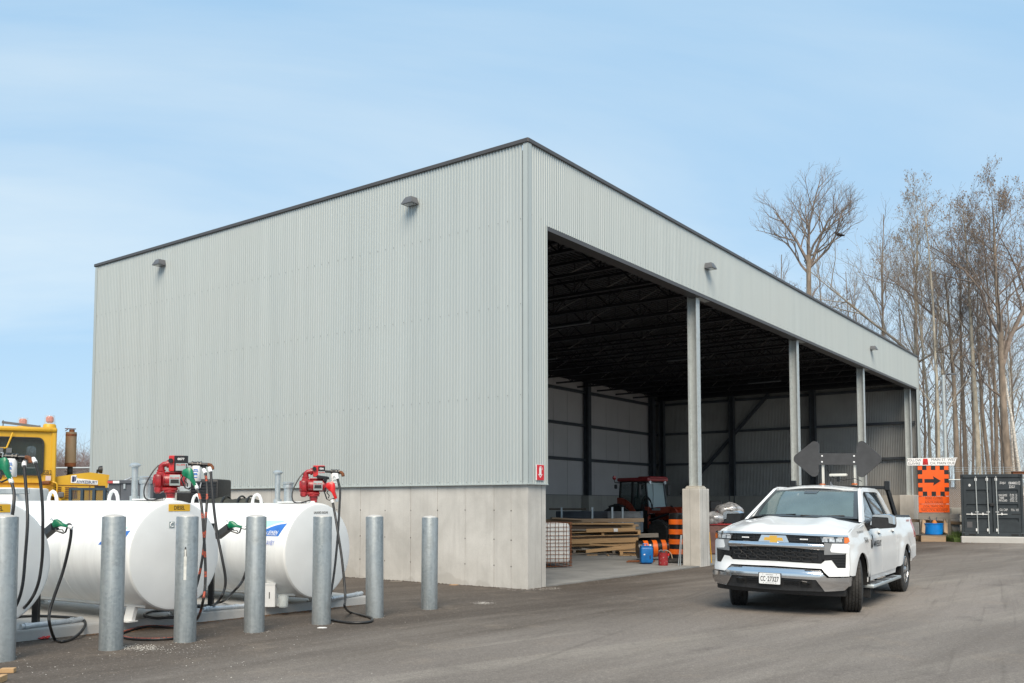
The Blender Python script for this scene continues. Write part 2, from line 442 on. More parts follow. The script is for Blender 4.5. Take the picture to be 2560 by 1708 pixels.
def m_glass(name, col=(.10, .15, .15), rough=.03, spec=1.0):
    m, t, b = newmat(name)
    b.inputs['Base Color'].default_value = c4(col); b.inputs['Roughness'].default_value = rough
    b.inputs['Specular IOR Level'].default_value = spec; b.inputs['Coat Weight'].default_value = .6; b.inputs['Coat Roughness'].default_value = .02
    co_ = coords(t); f = noise(t, co_, 1.4, 3)
    t.links.new(mixc(t, ramp(t, f, .3, .7), tuple(x * .8 for x in col), tuple(x * 1.2 for x in col)), b.inputs['Base Color'])
    return m
def m_clear(name, col=(.75, .85, .85), alpha=.35, rough=.05):
    m, t, b = newmat(name)
    b.inputs['Base Color'].default_value = c4(col); b.inputs['Roughness'].default_value = rough; b.inputs['Alpha'].default_value = alpha
    return m
def m_siding():
    m, t, b = newmat('grey_corrugated_steel')
    co_ = coords(t); oi = nd(t, 'ShaderNodeObjectInfo').outputs['Random']
    st = coords(t, (3, 3, .12))
    f = noise(t, st, 1.0, 5, .55); g = noise(t, co_, .25, 3)
    col = mixc(t, ramp(t, f, .3, .7), (.400, .440, .438), (.445, .485, .480))
    col = mixc(t, ramp(t, g, .35, .7, 0, .25), col, (.44, .45, .43))
    col = mixc(t, ramp(t, oi, 0, 1, 0, .10), col, (.36, .40, .40))
    t.links.new(col, b.inputs['Base Color']); b.inputs['Metallic'].default_value = .12
    b.inputs['Roughness'].default_value = .42; b.inputs['Specular IOR Level'].default_value = .5
    return m
def m_yellow():
    m, t, b = newmat('yellow_machine_paint')
    co_ = coords(t); st = coords(t, (5, 5, .7))
    f = noise(t, co_, 1.5, 5); g = noise(t, st, 2.2, 6, .65); k = noise(t, co_, 14, 5, .7)
    col = mixc(t, ramp(t, f, .3, .7), (.56, .31, .012), (.66, .39, .025))
    col = mixc(t, ramp(t, g, .58, .72, 0, .7), col, (.30, .13, .02))
    col = mixc(t, ramp(t, k, .66, .72, 0, .8), col, (.12, .045, .015))
    t.links.new(col, b.inputs['Base Color']); b.inputs['Roughness'].default_value = .45
    return m
MT['asphalt'] = m_asphalt()
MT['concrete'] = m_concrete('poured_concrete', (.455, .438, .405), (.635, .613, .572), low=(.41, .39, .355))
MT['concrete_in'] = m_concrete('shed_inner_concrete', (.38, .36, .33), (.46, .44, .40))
MT['slab'] = m_concrete('floor_slab', (.20, .20, .195), (.30, .298, .288), streak=(.35, 3, 1), bump=.2)
MT['pad'] = m_concrete('pad_concrete', (.47, .46, .44), (.56, .55, .53), streak=(1, 1, 1))
MT['block'] = m_concrete('block_concrete', (.36, .34, .30), (.46, .44, .39))
MT['galv'] = m_galv()
MT['galv_post'] = m_galv('galvanised_column', (.40, .44, .44), (.52, .55, .55), 14, metal=.3)
MT['conduit'] = m_galv('bright_conduit', (.50, .54, .57), (.66, .69, .72), 60, metal=.5, rough=.35)
MT['galv_pipe'] = m_galv('galvanised_pipe', (.36, .40, .42), (.50, .54, .55), 40)
MT['siding'] = m_siding()
MT['yellow'] = m_yellow()
MT['windscreen'] = m_glass('sky_washed_windscreen', (.14, .20, .205), .04)  # reflected sky and lit dash put into a paler teal base colour
MT['windscreen'].node_tree.nodes['Principled BSDF'].inputs['Alpha'].default_value = .72
MT['side_glass'] = m_glass('dark_side_glass', (.02, .028, .03), .02, .6)
MT['cab_glass'] = m_clear('cab_glass', (.025, .04, .038), .62, .03)
MT['clear_plastic'] = m_clear('clear_plastic', (.7, .75, .75), .4, .1)
# ================================================================ ground
def structure(name, mb, mat, smooth=35):
    o = mb.build(name, mat, None, smooth); o['kind'] = 'structure'; return o
mb = MB(); mb.grid(40, 40, lambda u, v: (-300 + 600 * u, -60 + 500 * v, -.012))
m_field = pm('dry_field', (.17, .145, .10), .95, var=.3, vs=.4, bump=.3, bs=3, col2=(.13, .13, .06))
structure('ground', mb, m_field)
mb = MB(); mb.grid(30, 30, lambda u, v: (-70 + 140 * u, -30 + 84 * v, 0))
structure('asphalt_yard', mb, MT['asphalt'])
# leaf-littered bank behind the fence
def bank_z(x, y):
    k = max(0, min(1, (y - 45.5 - .25 * max(0, 26 - x)) / 6)); k = k * k * (3 - 2 * k)
    return -.1 + 2.6 * k + .25 * MN.noise(V((x * .3, y * .3, 0))) * k
mb = MB(); mb.grid(60, 50, lambda u, v: (10 + 90 * u, 44.5 + 60 * v, bank_z(10 + 90 * u, 44.5 + 60 * v)))
m_litter = pm('leaf_litter', (.27, .205, .16), .95, var=.35, vs=9, bump=.5, bs=40, col2=(.17, .12, .085))
structure('leaf_littered_bank', mb, m_litter)

# ================================================================ storage shed
BX, BY, BYAW = .298, 17.13, RD(53.62)
BL, BW, BH, BC, BO = 32.07, 15.55, 8.64, 2.01, 7.08
BM = T(BX, BY, 0) @ R(BYAW)
def B(s, t, z): return BM @ V((s, t, z))
shed = thing('storage_shed', 'long open-fronted shed of grey corrugated steel on a concrete base', 'shed', (BX, BY, 0), BYAW)
def part(name, mb, mat, smooth=35, par=None, **k): return mb.build(name, mat, par or shed, smooth, **k)
# concrete base: each pour between two form joints is a panel of its own
mc = MT['concrete']
js = [0, .39, .80, 1.52, 2.245, 2.98, 3.715, 4.46, 5.2, 5.95, 6.7, 7.45, 8.2, 9.0, 9.8, 10.6, 11.4, 12.2, 13.0, 13.8, 14.6, 15.55]
ties = MB()
for i, (a, c) in enumerate(zip(js, js[1:])):
    mb = MB(); g = .008
    mb.box((.15, (a + c) / 2, BC / 2 - .15), (.30 + .004 * ((i * 7) % 3), c - a - (g if i else 0), BC + .3))
    part('concrete_panel', mb, mc)
    for z in (.41, .91, 1.47):
        ties.cyl((-.004, c, z + .01 * sin(i)), (.01, c, z + .01 * sin(i)), .014, 8)
part('tie_hole', ties, pm('tie_hole_dark', (.10, .09, .08), .9), kind='stuff')
mb = MB(); mb.box((.455, .305, BC / 2 - .15), (.30, .60, BC + .3)); part('corner_pier', mb, mc)
mb = MB(); mb.box((.455, .004, 1.0), (.004, .004, 2.0)); part('joint', mb, MT['lamp_grey'])
# the floor slab
mb = MB(); mb.box((BL / 2 + .15, BW / 2 + .0, -.10), (BL - .35, BW - .02, .25)); part('floor_slab', mb, MT['slab'])
# corrugated cladding, one sheet per 13 waves
PITCH = .0783
def sheet(x0, x1, z0, z1, depth=.0155):
    xs = [x0]; k = int(x0 / PITCH) - 1
    while k * PITCH < x1:
        xs += [x for x in (k * PITCH + f * PITCH for f in (0, .34, .50, .84)) if x0 + 1e-4 < x < x1 - 1e-4]; k += 1
    xs.append(x1); n = len(xs) - 1
    vs = []; fs = []
    for i in range(n + 1):
        x = xs[i]; f = (x / PITCH) % 1 + 1e-6
        y = -depth * (1 if f < .34 + 1e-4 else 1 - (f - .34) / .16 if f < .5 else 0 if f < .84 + 1e-4 else (f - .84) / .16)
        vs += [(x, y, z0), (x, y, z1)]
    for i in range(n): fs.append((2 * i, 2 * i + 2, 2 * i + 3, 2 * i + 1))
    return vs, fs
SW = PITCH * 12
LM = R(-pi / 2) @ S(-1, 1, 1)      # sheet x -> building +t, outward -> -s
def LMf(p): return (p[1] - .012, p[0], p[2])
i = 0; x = .10
while x < BW - .08:
    x1 = min(x + SW, BW - .06)
    vs, fs = sheet(x, x1 + .03 if x1 < BW - .1 else x1, 1.985, BH - .08)
    mb = MB(); mb.add([LMf(p) for p in vs], [f[::-1] for f in fs])
    o = part('siding_sheet', mb, MT['siding'], 20); o.location = (-.0015 * (i % 2), 0, 0)
    x = x1; i += 1
i = 0; x = .06
while x < BL - .1:
    x1 = min(x + SW, BL - .06)
    segs = []
    z0 = BO + .0
    if x < .59: segs = [(x, .585, 1.985, BH - .08), (.585, x1, BO, BH - .08)]
    elif x1 > BL - .5: segs = [(x, x1, BO, BH - .08)]
    else: segs = [(x, x1, BO, BH - .08)]
    for a, c, z0, z1 in segs:
        vs, fs = sheet(a, c, z0, z1)
        mb = MB(); mb.add([(p[0], p[1] - .012, p[2]) for p in vs], fs)
        o = part('siding_sheet', mb, MT['siding'], 20); o.location = (0, -.0015 * (i % 2), 0)
    x = x1; i += 1
vs, fs = sheet(BL - .40, BL - .06, 1.985, BO)
mb = MB(); mb.add([(p[0], p[1] - .012, p[2]) for p in vs], fs); part('siding_sheet', mb, MT['siding'], 60)
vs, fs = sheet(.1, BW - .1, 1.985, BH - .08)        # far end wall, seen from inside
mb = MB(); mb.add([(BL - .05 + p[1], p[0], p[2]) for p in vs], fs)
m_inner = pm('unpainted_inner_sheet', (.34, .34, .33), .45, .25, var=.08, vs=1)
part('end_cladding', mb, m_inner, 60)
# screws
sc_ = MB()
for z in (2.03, 3.68, 5.43, 7.09):
    t = .14
    k = 0
    while t < BW - .1:
        sc_.lathe([(.0, .004), (.005, .004), (.0085, 0)], 7, M=T(-.032, t, z) @ R(-pi / 2, 'Y'))
        t += PITCH * (3 if k % 4 else 4); k += 1
for z, s0, s1 in ((7.16, .1, BL - .1), (2.03, .1, .56)):
    s = s0; k = 0
    while s < s1:
        sc_.lathe([(.0, .004), (.005, .004), (.0085, 0)], 6, M=T(s, -.032, z) @ R(pi / 2, 'X'))
        s += PITCH * 4
part('screw', sc_, pm('screw_heads', (.16, .17, .17), .5, .4), kind='stuff')
# trims
mtr = pm('grey_trim', (.43, .47, .46), .42, .1, var=.04, vs=.6)
mb = MB(); mb.bar((-.036, .02, 1.97), (-.036, .02, BH - .07), .008, .12, up=(0, 1, 0)); mb.bar((.02, -.036, 1.97), (.02, -.036, BH - .07), .12, .008, up=(0, 1, 0))
part('corner_trim', mb, mtr)
mb = MB(); mb.bar((-.036, BW - .05, 1.97), (-.036, BW - .05, BH - .1), .008, .12, up=(0, 1, 0)); mb.bar((-.04, BW + .005, 1.97), (.3, BW + .005, 1.97), .01, .01)
mb.box((.1, BW + .012, 5.2), (.28, .01, 6.5)); part('corner_trim', mb, mtr)
mb = MB(); mb.box((BL - .05, -.04, 5.2), (.14, .010, 6.4)); mb.box((BL + .02, .06, 5.2), (.012, .2, 6.4)); part('corner_trim', mb, mtr)
mb = MB(); mb.box((.595, .03, (BC + BO) / 2 - .02), (.02, .16, BO - BC + .03)); part('jamb_trim', mb, mtr)
mb = MB(); mb.box((-.03, BW / 2, 1.975), (.07, BW + .06, .018)); mb.box((.28, -.03, 1.975), (.66, .07, .018)); part('base_flashing', mb, mtr)
mb = MB(); mb.box((-.01, BW / 2, BH - .042), (.11, BW + .10, .084), bev=.008); part('roof_flashing', mb, MT['flash'])
mb = MB(); mb.box((BL / 2, -.01, BH - .0435), (BL + .10, .106, .084), bev=.008); part('roof_flashing', mb, MT['flash'])
mb = MB(); mb.box((BL / 2 + .28, .13, BO - .045), (BL - .62, .30, .085)); part('header_soffit', mb, MT['flash'])
mb = MB(); mb.box((BL / 2 + .28, .28, BO + .32), (BL - .7, .16, .62)); part('header_beam', mb, MT['dark_steel'])
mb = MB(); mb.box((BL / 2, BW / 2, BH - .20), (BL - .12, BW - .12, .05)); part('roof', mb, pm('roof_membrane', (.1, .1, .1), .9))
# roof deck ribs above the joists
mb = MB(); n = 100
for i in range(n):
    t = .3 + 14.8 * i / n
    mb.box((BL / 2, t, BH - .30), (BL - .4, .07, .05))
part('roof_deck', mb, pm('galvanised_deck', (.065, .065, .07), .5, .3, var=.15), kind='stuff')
# open-web joists running from front to back
def joist(): 
    mb = MB(); t0, t1, zt, zb = .35, 13.9, 8.22, 7.32
    for z in (zt, zb): mb.box((0, (t0 + t1) / 2, z), (.10, t1 - t0, .07))
    N = 14; d = (t1 - t0) / N
    for i in range(N):
        a, c = t0 + i * d, t0 + (i + 1) * d
        z0, z1 = (zb, zt) if i % 2 else (zt, zb)
        mb.cyl((0, a, z0), (0, c, z1), .022, 5)
        if i % 2: mb.cyl((0, a, zb), (0, a, zt), .018, 5)
    return mb
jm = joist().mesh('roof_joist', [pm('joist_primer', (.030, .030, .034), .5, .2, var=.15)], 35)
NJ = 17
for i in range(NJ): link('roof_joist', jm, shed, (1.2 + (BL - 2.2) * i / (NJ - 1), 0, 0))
# light rods bracing the joists lengthways
mb = MB()
for i in range(NJ - 1):
    s0 = 1.2 + (BL - 2.2) * i / (NJ - 1); s1 = 1.2 + (BL - 2.2) * (i + 1) / (NJ - 1)
    for t in (2.4, 5.4, 8.4, 11.4): mb.cyl((s0, t, 7.32), (s1, t, 8.2), .018, 5); 
part('bridging_rod', mb, pm('bright_rod', (.20, .20, .205), .4, .5), kind='stuff')
for s, t in ((8.6, 4.6), (13.5, 9.0), (16.5, 4.6), (24.3, 4.6)):
    mb = MB(); mb.box((0, 0, 0), (.16, 1.5, .07), bev=.01); mb.box((0, 0, -.045), (.12, 1.44, .03), mi=1)
    mb.cyl((0, -.5, .03), (0, -.5, .42), .008, 5); mb.cyl((0, .5, .03), (0, .5, .42), .008, 5)
    o = part('strip_light', mb, [MT['dark_steel'], MT['lamp_grey']]); o.location = (s, t, 6.95)
# front columns on pedestals
def h_col(mb, x, y, z0, z1, w=.26, d=.30):
    mb.box((x, y - d / 2, (z0 + z1) / 2), (w, .018, z1 - z0)); mb.box((x, y + d / 2, (z0 + z1) / 2), (w, .018, z1 - z0))
    mb.box((x, y, (z0 + z1) / 2), (.014, d - .018, z1 - z0))
for s in (7.86, 15.55, 23.30):
    mb = MB(); h_col(mb, s, .24, BC + .05, BO - .05, .21, .24); part('column', mb, MT['galv_post'])
    mb = MB(); mb.box((s, .24, BC + .03), (.36, .36, .05), bev=.01); mb.box((s + .01, .24, BC - .005), (.44, .40, .06), bev=.02); part('base_plate', mb, MT['block'])
    mb = MB(); mb.box((s + .30, .12, BO - .075), (.62, .16, .03)); part('beam_bracket', mb, MT['galv_post'])
    mb = MB(); mb.box((s - .01, .235, BC / 2 - .16), (.58, .49, BC + .28), bev=.012); part('pedestal', mb, mc)
    mb = MB()
    for q in (-.13, .13): mb.box((s + q, -.0105, 1), (.004, .004, 1.98))
    mb.box((s - .3015, .26, 1), (.004, .004, 1.98))
    mb.build_each('joint', MT['lamp_grey'], shed)
mb = MB(); h_col(mb, BL - .78, .30, BC, BO - .05, .24, .24); part('column', mb, MT['galv_post'])
mb = MB(); mb.box((BL - .75, .30, BC / 2 - .15), (1.5, .62, BC + .3), bev=.012); part('pedestal', mb, mc)
mb = MB(); mb.box((BL - .96, -.0125, 1), (.005, .005, 1.98)); mb.box((BL - .45, -.0125, 1), (.005, .005, 1.98)); mb.build_each('joint', MT['lamp_grey'], shed)
# interior: end wall, back wall
BT = 13.75
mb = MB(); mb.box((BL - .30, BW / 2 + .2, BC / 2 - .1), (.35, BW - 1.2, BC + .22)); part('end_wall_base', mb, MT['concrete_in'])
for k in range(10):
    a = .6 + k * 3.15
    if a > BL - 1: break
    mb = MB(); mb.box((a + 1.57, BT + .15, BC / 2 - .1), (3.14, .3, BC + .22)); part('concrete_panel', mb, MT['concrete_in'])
md = MT['grey_steel']; mdk = MT['dark_steel']
for z in (3.78, 5.47, 7.12):
    mb = MB(); mb.box((BL - .17, BT / 2, z), (.14, BT - .3, .12)); part('girt', mb, md)
    mb = MB(); mb.box((BL / 2, BT - .06, z - .02), (BL - .5, .16, .13)); part('girt', mb, md)
for t in (4.9, 9.2, 13.3):
    mb = MB(); h_col(mb, BL - .40, t, 0, 8.1, .26, .26); part('wall_column', mb, md)
for s in (8.1, 14.0, 20.0, 24.15, 30.9):
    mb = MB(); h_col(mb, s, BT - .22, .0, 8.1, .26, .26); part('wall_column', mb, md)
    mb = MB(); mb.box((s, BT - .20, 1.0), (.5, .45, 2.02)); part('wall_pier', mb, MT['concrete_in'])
mb = MB(); mb.bar((BL - .30, 12.2, 2.1), (BL - .30, 7.2, 7.3), .16, .16); part('diagonal_brace', mb, md)
m_liner = pm('pale_liner_panel', (.56, .54, .545), .55, .05, var=.04, vs=.7)
lw = 1.22
for (z0, z1) in ((BC + .03, 3.69), (3.84, 5.38), (5.53, 7.03), (7.2, 8.2)):
    s = .7
    while s < BL - .4:
        w_ = min(lw, BL - .35 - s) if z0 > 3 else min(2.44, BL - .35 - s)
        mb = MB(); mb.box((s + w_ / 2, BT + .02, (z0 + z1) / 2), (w_ - .018, .03, z1 - z0)); part('liner_panel', mb, m_liner)
        s += w_
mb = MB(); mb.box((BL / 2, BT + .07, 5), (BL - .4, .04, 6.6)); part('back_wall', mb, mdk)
mb = MB(); mb.box((BL / 2, BT - .34, 7.95), (BL - .6, .10, .80)); part('back_beam', mb, mdk)
mb = MB(); mb.box((BL - .56, BT / 2 + .3, 7.80), (.10, BT - 1.2, 1.0)); part('end_beam', mb, mdk)
mb = MB(); mb.box((BL / 2, BW - .05, 4.2), (BL - .1, .1, 8.5)); part('rear_wall', mb, MT['siding'])
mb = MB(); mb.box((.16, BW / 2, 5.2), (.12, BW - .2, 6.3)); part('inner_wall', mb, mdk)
# wall lights
def wall_light(loc, rz, label):
    o = thing('wall_light', label, 'light', tuple(loc), rz, 'wall pack lights along the shed')
    mb = MB(); n = 8
    top = [(-.13, 0), (.13, 0), (.10, -.20), (-.10, -.20)]; bot = [(-.19, 0), (.19, 0), (.19, -.27), (-.19, -.27)]
    vs = [(x, y, .13) for x, y in top] + [(x, y, -.06) for x, y in bot] + [(x, y, -.085) for x, y in bot]
    fs = [(0, 1, 2, 3)[::-1]] + [(a, (a + 1) % 4, (a + 1) % 4 + 4, a + 4) for a in range(4)] + [(a + 4, (a + 1) % 4 + 4, (a + 1) % 4 + 8, a + 8) for a in range(4)] + [(8, 9, 10, 11)]
    mb.add(vs, [f[::-1] for f in fs]); o.scale = (.80, .82, .70); mb.build('housing', MT['lamp_grey'], o)
    mb = MB(); mb.box((0, -.14, -.088), (.28, .18, .008)); mb.build('lens', MT['lens'], o)
wall_light(B(-.04, 2.93, 7.95), BYAW - pi / 2, 'dark wall light near the corner edge on the windowless side of the shed')
wall_light(B(-.04, 12.12, 8.10), BYAW - pi / 2, 'dark wall light near the far end of the windowless side, close under the roof')
wall_light(B(8.12, -.04, 7.84), BYAW, 'wall light on the fascia above the first steel column')
wall_light(B(23.9, -.04, 7.86), BYAW, 'far small wall light on the fascia above the third column')
# extinguisher sign on the corner strip
es = thing('fire_extinguisher_sign', 'small red sign with white fire extinguisher symbol on shed corner', 'sign', tuple(B(.338, -.04, 2.20)), BYAW)
mb = MB(); mb.box((0, -.004, 0), (.27, .006, .30)); mb.build('backing', MT['white_ink'], es)
mb = MB(); mb.box((.012, -.009, 0), (.235, .006, .29)); mb.build('face', pm('sign_red', (.62, .01, .02), .4, var=.04), es)
mb = MB(); MS = T(0, -.0125, .02) @ UP
mb.prism([(-.035, -.07), (.035, -.07), (.035, .055), (.02, .075), (-.02, .075), (-.035, .055)], .002, MS)
mb.prism([(-.075, -.05), (-.055, -.05), (.0, -.105), (.055, -.05), (.075, -.05), (0, -.125)], .002, MS)
mb.tube([(.0, -.012, .11), (.03, -.012, .115), (.06, -.012, .09), (.065, -.012, .05)], .006, 5); mb.box((0, -.0125, .105), (.05, .002, .012))
mb.build('symbol', MT['white_ink'], es)
# ================================================================ pickup truck  (x = its left, y = rearwards from the bumper, z up)
TRY = RD(-33.0)
truck = thing('pickup_truck', 'white crew cab pickup truck with arrow board on its roof and gold front emblem', 'pickup truck', (3.83, 13.36, 0), TRY)
WP, BP, SB, CH = MT['white_paint'], MT['black_plastic'], MT['satin_black'], MT['chrome']
LEAN = .018
def sm(a, b, x):
    k = max(0, min(1, (x - a) / (b - a))); return k * k * (3 - 2 * k)
def ln(p): return (p[0], p[1], p[2] - LEAN * p[0])
def Sv(y, z):
    v = 1.012 - .05 * ((z - .80) / .5) ** 2 if z < .8 else 1.012 - .025 * sm(.8, 1.12, z)
    v += .012 * sm(.98, 1.03, z) * (1 - sm(1.06, 1.12, z))
    if z > 1.10: v -= .055 * sm(1.10, 1.32, z)
    if z > 1.32: v -= .40 * (z - 1.32)
    if y < .62: v -= .16 * ((.62 - y) / .62) ** 2
    for yc in (.97, 4.70):           # flares round the arches
        d = sqrt((y - yc) ** 2 + (z - .42) ** 2); v += .028 * sm(.78, .50, d)
    if y > 4.2: v -= .01 * sm(4.2, 5.8, y)
    return v
def side(sg):
    return lambda y, z, off: ln((sg * (Sv(y, z) + off), y, z))
def Fy(v, z):
    a = abs(v) / .97
    y = .02 + .20 * a ** 3.2 + .10 * max(0, a - .88) * 4
    if z > .93: y += (z - .93) * .10
    if z < .70: y -= .045 * sm(.70, .62, z)
    return y
def front(v, z, off): return ln((v, Fy(v, z) - off, z))
def Tz(v, y):
    a = abs(v)
    z = 1.195 + .128 * (y - .12) + .025 * sm(.1, .5, y)
    z -= .055 * sm(.55, .95, a) + .02 * (a / .9) ** 2
    z += .028 * (sm(.62, .50, a) - .55 * sm(.40, .26, a)) * sm(.25, .6, y)
    if y < .30: z -= .05 * ((.30 - y) / .25) ** 2
    return z
def hood(v, y, off): return ln((v, y + Fy(v, 1.16) * (1 - sm(.12, .9, y)), Tz(v, y) + off))
def mir(p): return [(-x, y) for x, y in p]
def both(name, poly, fm, mat, par=truck, off=0., th=.02, step=.08, sm_=40, lab=None):
    """one outline each side of the centre line"""
    r = []
    for sg in (1, -1):
        mb = MB(); mb.panel(poly if sg > 0 else mir(poly), fm, off, th, step); r.append(mb.build(name, mat, par, sm_))
    return r
def sides(name, poly, mat, off=0., th=.02, step=.08, par=None, sm_=40):
    r = []
    for k, sg in enumerate((1, -1)):
        mb = MB(); mb.panel(poly, side(sg), off, th, step)
        r.append(mb.build(name, mat, par[k] if par else truck, sm_))
    return r
def arc(yc, zc, r, a0, a1, n=14): return [(yc + r * cos(RD(a0 + (a1 - a0) * i / n)), zc + r * sin(RD(a0 + (a1 - a0) * i / n))) for i in range(n + 1)]
FA, RA, AR = .97, 4.70, .475
# dark inner body that closes the gaps
mb = MB()
mb.box((0, 1.3, .75), (1.36, 2.0, .55)); mb.box((0, 3.0, .80), (1.80, 2.6, .68)); mb.box((0, 4.9, .78), (1.36, 1.6, .30))
mb.box((0, .62, .80), (1.72, .62, .62)); mb.box((0, 1.0, 1.0), (1.80, .9, .22)); mb.box((0, 5.2, .95), (1.86, .9, .2))
mb.v = [ln(p) for p in mb.v]; mb.build('inner_body', MT['dark_inside'], truck)
# fenders, doors, bed sides
sides('fender', [(.30, 1.14)] + [(.30, .95), (.33, .60), (.40, .58)] + [(FA - AR + .005, .58)] + arc(FA, .42, AR, 160, 18) + [(1.50, .50), (1.50, 1.325), (.9, 1.26), (.5, 1.185)], WP, step=.06)
fd = sides('front_door', [(1.512, .50), (2.58, .50), (2.58, 1.36), (1.72, 1.355), (1.512, 1.33)], WP)
rd = sides('rear_door', [(2.592, .50), (3.72, .50), (3.80, .66), (3.80, 1.36), (2.592, 1.36)], WP)
sides('bed_side', [(3.87, .52), (4.10, .52), (RA - AR, .55)] + arc(RA, .42, AR, 164, 16) + [(RA + AR, .56), (5.80, .62), (5.82, 1.36), (3.87, 1.385)], WP, step=.06)
sides('cab_corner', [(3.725, .50), (3.862, .52), (3.862, 1.40), (3.808, 1.335), (3.808, .655)], WP)
sides('rocker', [(1.50, .42), (3.85, .42), (3.85, .495), (1.50, .495)], WP, -.015)
sides('bed_rail_cap', [(3.88, 1.375), (5.82, 1.355), (5.82, 1.40), (3.88, 1.42)], BP, .0, .07)
# arch liners and lips
for sg in (1, -1):
    for yc in (FA, RA):
        mb = MB()
        for r0, v0, r1, v1 in ((AR, .995, AR + .02, .62), (AR + .02, .62, .0, .62)):
            pts = arc(yc, .42, 1, 186, -6, 18)
            vs = []
            for q in pts:
                for rr, vv in ((r0, v0), (r1, v1)):
                    vs.append(ln((sg * vv, yc + (q[0] - yc) * rr, .42 + (q[1] - .42) * rr)))
            mb.add(vs, [(2 * i, 2 * i + 2, 2 * i + 3, 2 * i + 1) for i in range(len(pts) - 1)])
        mb.build('arch_liner', MT['dark_inside'], truck)
# hood
mb = MB(); mb.panel([(-.93, .10), (-.6, .09), (0, .085), (.6, .09), (.93, .10), (.905, .5), (.90, 1.42), (.60, 1.34), (0, 1.30), (-.60, 1.34), (-.90, 1.42), (-.905, .5)], hood, 0, .03, .07)
mb.build('hood', WP, truck, 50)
mb = MB(); mb.panel([(-.93, 1.43), (-.60, 1.35), (0, 1.31), (.60, 1.35), (.93, 1.43), (.88, 1.75), (0, 1.55), (-.88, 1.75)], hood, -.02, .02, .1); mb.build('cowl', BP, truck)
for sg in (1, -1):                                   # hood shut line filler
    mb = MB(); mb.grid(12, 1, lambda u, v: ln((sg * (.90 + .05 * v), .28 + 1.25 * u, (Tz(.90, .2 + 1.25 * u) - .012) * (1 - v) + (1.14 + .175 * u) * v - .012)))
    mb.build('fender_top', WP, truck, 50)
# ---- front end
mb = MB(); mb.panel([(-.97, .60), (.97, .60), (.97, 1.16), (-.97, 1.16)], front, -.05, .02, .12); mb.build('front_core', MT['dark_inside'], truck)
# white lower fascia
low = [(0, .765), (.655, .755), (.705, .80), (.79, .81), (.86, .70), (.955, .70), (.962, .905), (1.0, .90), (1.0, .585), (.765, .58), (.665, .685), (0, .695)]
mb = MB(); mb.panel(low, front, .0, .04, .07); mb.panel(mir(low), front, .0, .04, .07); mb.build('front_fascia', WP, truck, 40)
both('corner_fascia', [(.775, 1.047), (.975, 1.05), (1.0, 1.02), (1.0, .90), (.955, .912), (.765, .925), (.75, .955)], front, WP, th=.04, step=.06)
both('trim_bracket', [(.70, 1.055), (.80, 1.045), (.775, .955), (.79, .925), (.95, .912), (.95, .895), (.70, .885)], front, MT['silver'], th=.03, off=.006)
up = [(0, 1.165), (.66, 1.155), (.665, 1.055), (0, 1.05)]
mb = MB(); mb.panel(up, front, -.02, .02, .1); mb.panel(mir(up), front, -.02, .02, .1); gru = mb.build('upper_grille', SB, truck)
bars = MB()
for z, wd in ((1.135, .64), (1.105, .64), (1.078, .65)):
    for sg in (1, -1): bars.panel([(sg * .17, z - .006), (sg * wd, z - .006), (sg * wd, z + .006), (sg * .17, z + .006)], front, -.002, .02, .12)
for k in range(5):
    for sg in (1, -1): x = sg * (.2 + .1 * k); bars.panel([(x - .006, 1.06), (x + .006, 1.06), (x + .006, 1.155), (x - .006, 1.155)], front, -.004, .02, .12)
bars.build('grille_bar', BP, gru)
tb = [(0, 1.185), (.70, 1.180), (.975, 1.168), (.985, 1.142), (.70, 1.150), (0, 1.160)]
mb = MB(); mb.panel(tb, front, .022, .04, .07); mb.panel(mir(tb), front, .022, .04, .07); mb.build('grille_chrome_bar', CH, truck, 50)
mbar = [(0, 1.055), (.68, 1.040), (.705, 1.02), (.705, .95), (.60, .952), (.3, .972), (0, .978)]
def bulge(z0, z1, k): return lambda v, z, off: front(v, z, off + k * (1 - ((z - (z0 + z1) / 2) / ((z1 - z0) / 2)) ** 2))
mb = MB(); fmb = bulge(.95, 1.055, .025); mb.panel(mbar, fmb, .02, .05, .03); mb.panel(mir(mbar), fmb, .02, .05, .03); mb.build('grille_chrome_bar', CH, truck, 60)
lg = [(0, .98), (.70, .955), (.665, .765), (0, .765)]
mb = MB(); mb.panel(lg, front, -.025, .02, .1); mb.panel(mir(lg), front, -.025, .02, .1); grl = mb.build('lower_grille', SB, truck)
bars = MB()                                           # honeycomb of wide cells
for r in range(3):
    zc = .935 - .062 * r
    for k in range(-4, 5):
        x = k * .158 + (.0 if r % 2 == 0 else .079)
        hw, hh = .070, .025
        if abs(x) + hw > .66 - .015 * r: continue
        pts = [(x - hw, zc), (x - hw + .018, zc + hh), (x + hw - .018, zc + hh), (x + hw, zc), (x + hw - .018, zc - hh), (x - hw + .018, zc - hh)]
        P_ = [V(front(a, c, .012)) for a, c in pts]
        bars.tube(P_, .0065, 4, closed=True)
    
for k in range(14):
    x = -.61 + k * .094; bars.cyl(front(x, .775, -.012), front(x, .96, -.012), .004, 4)
bars.build('grille_mesh', BP, grl)
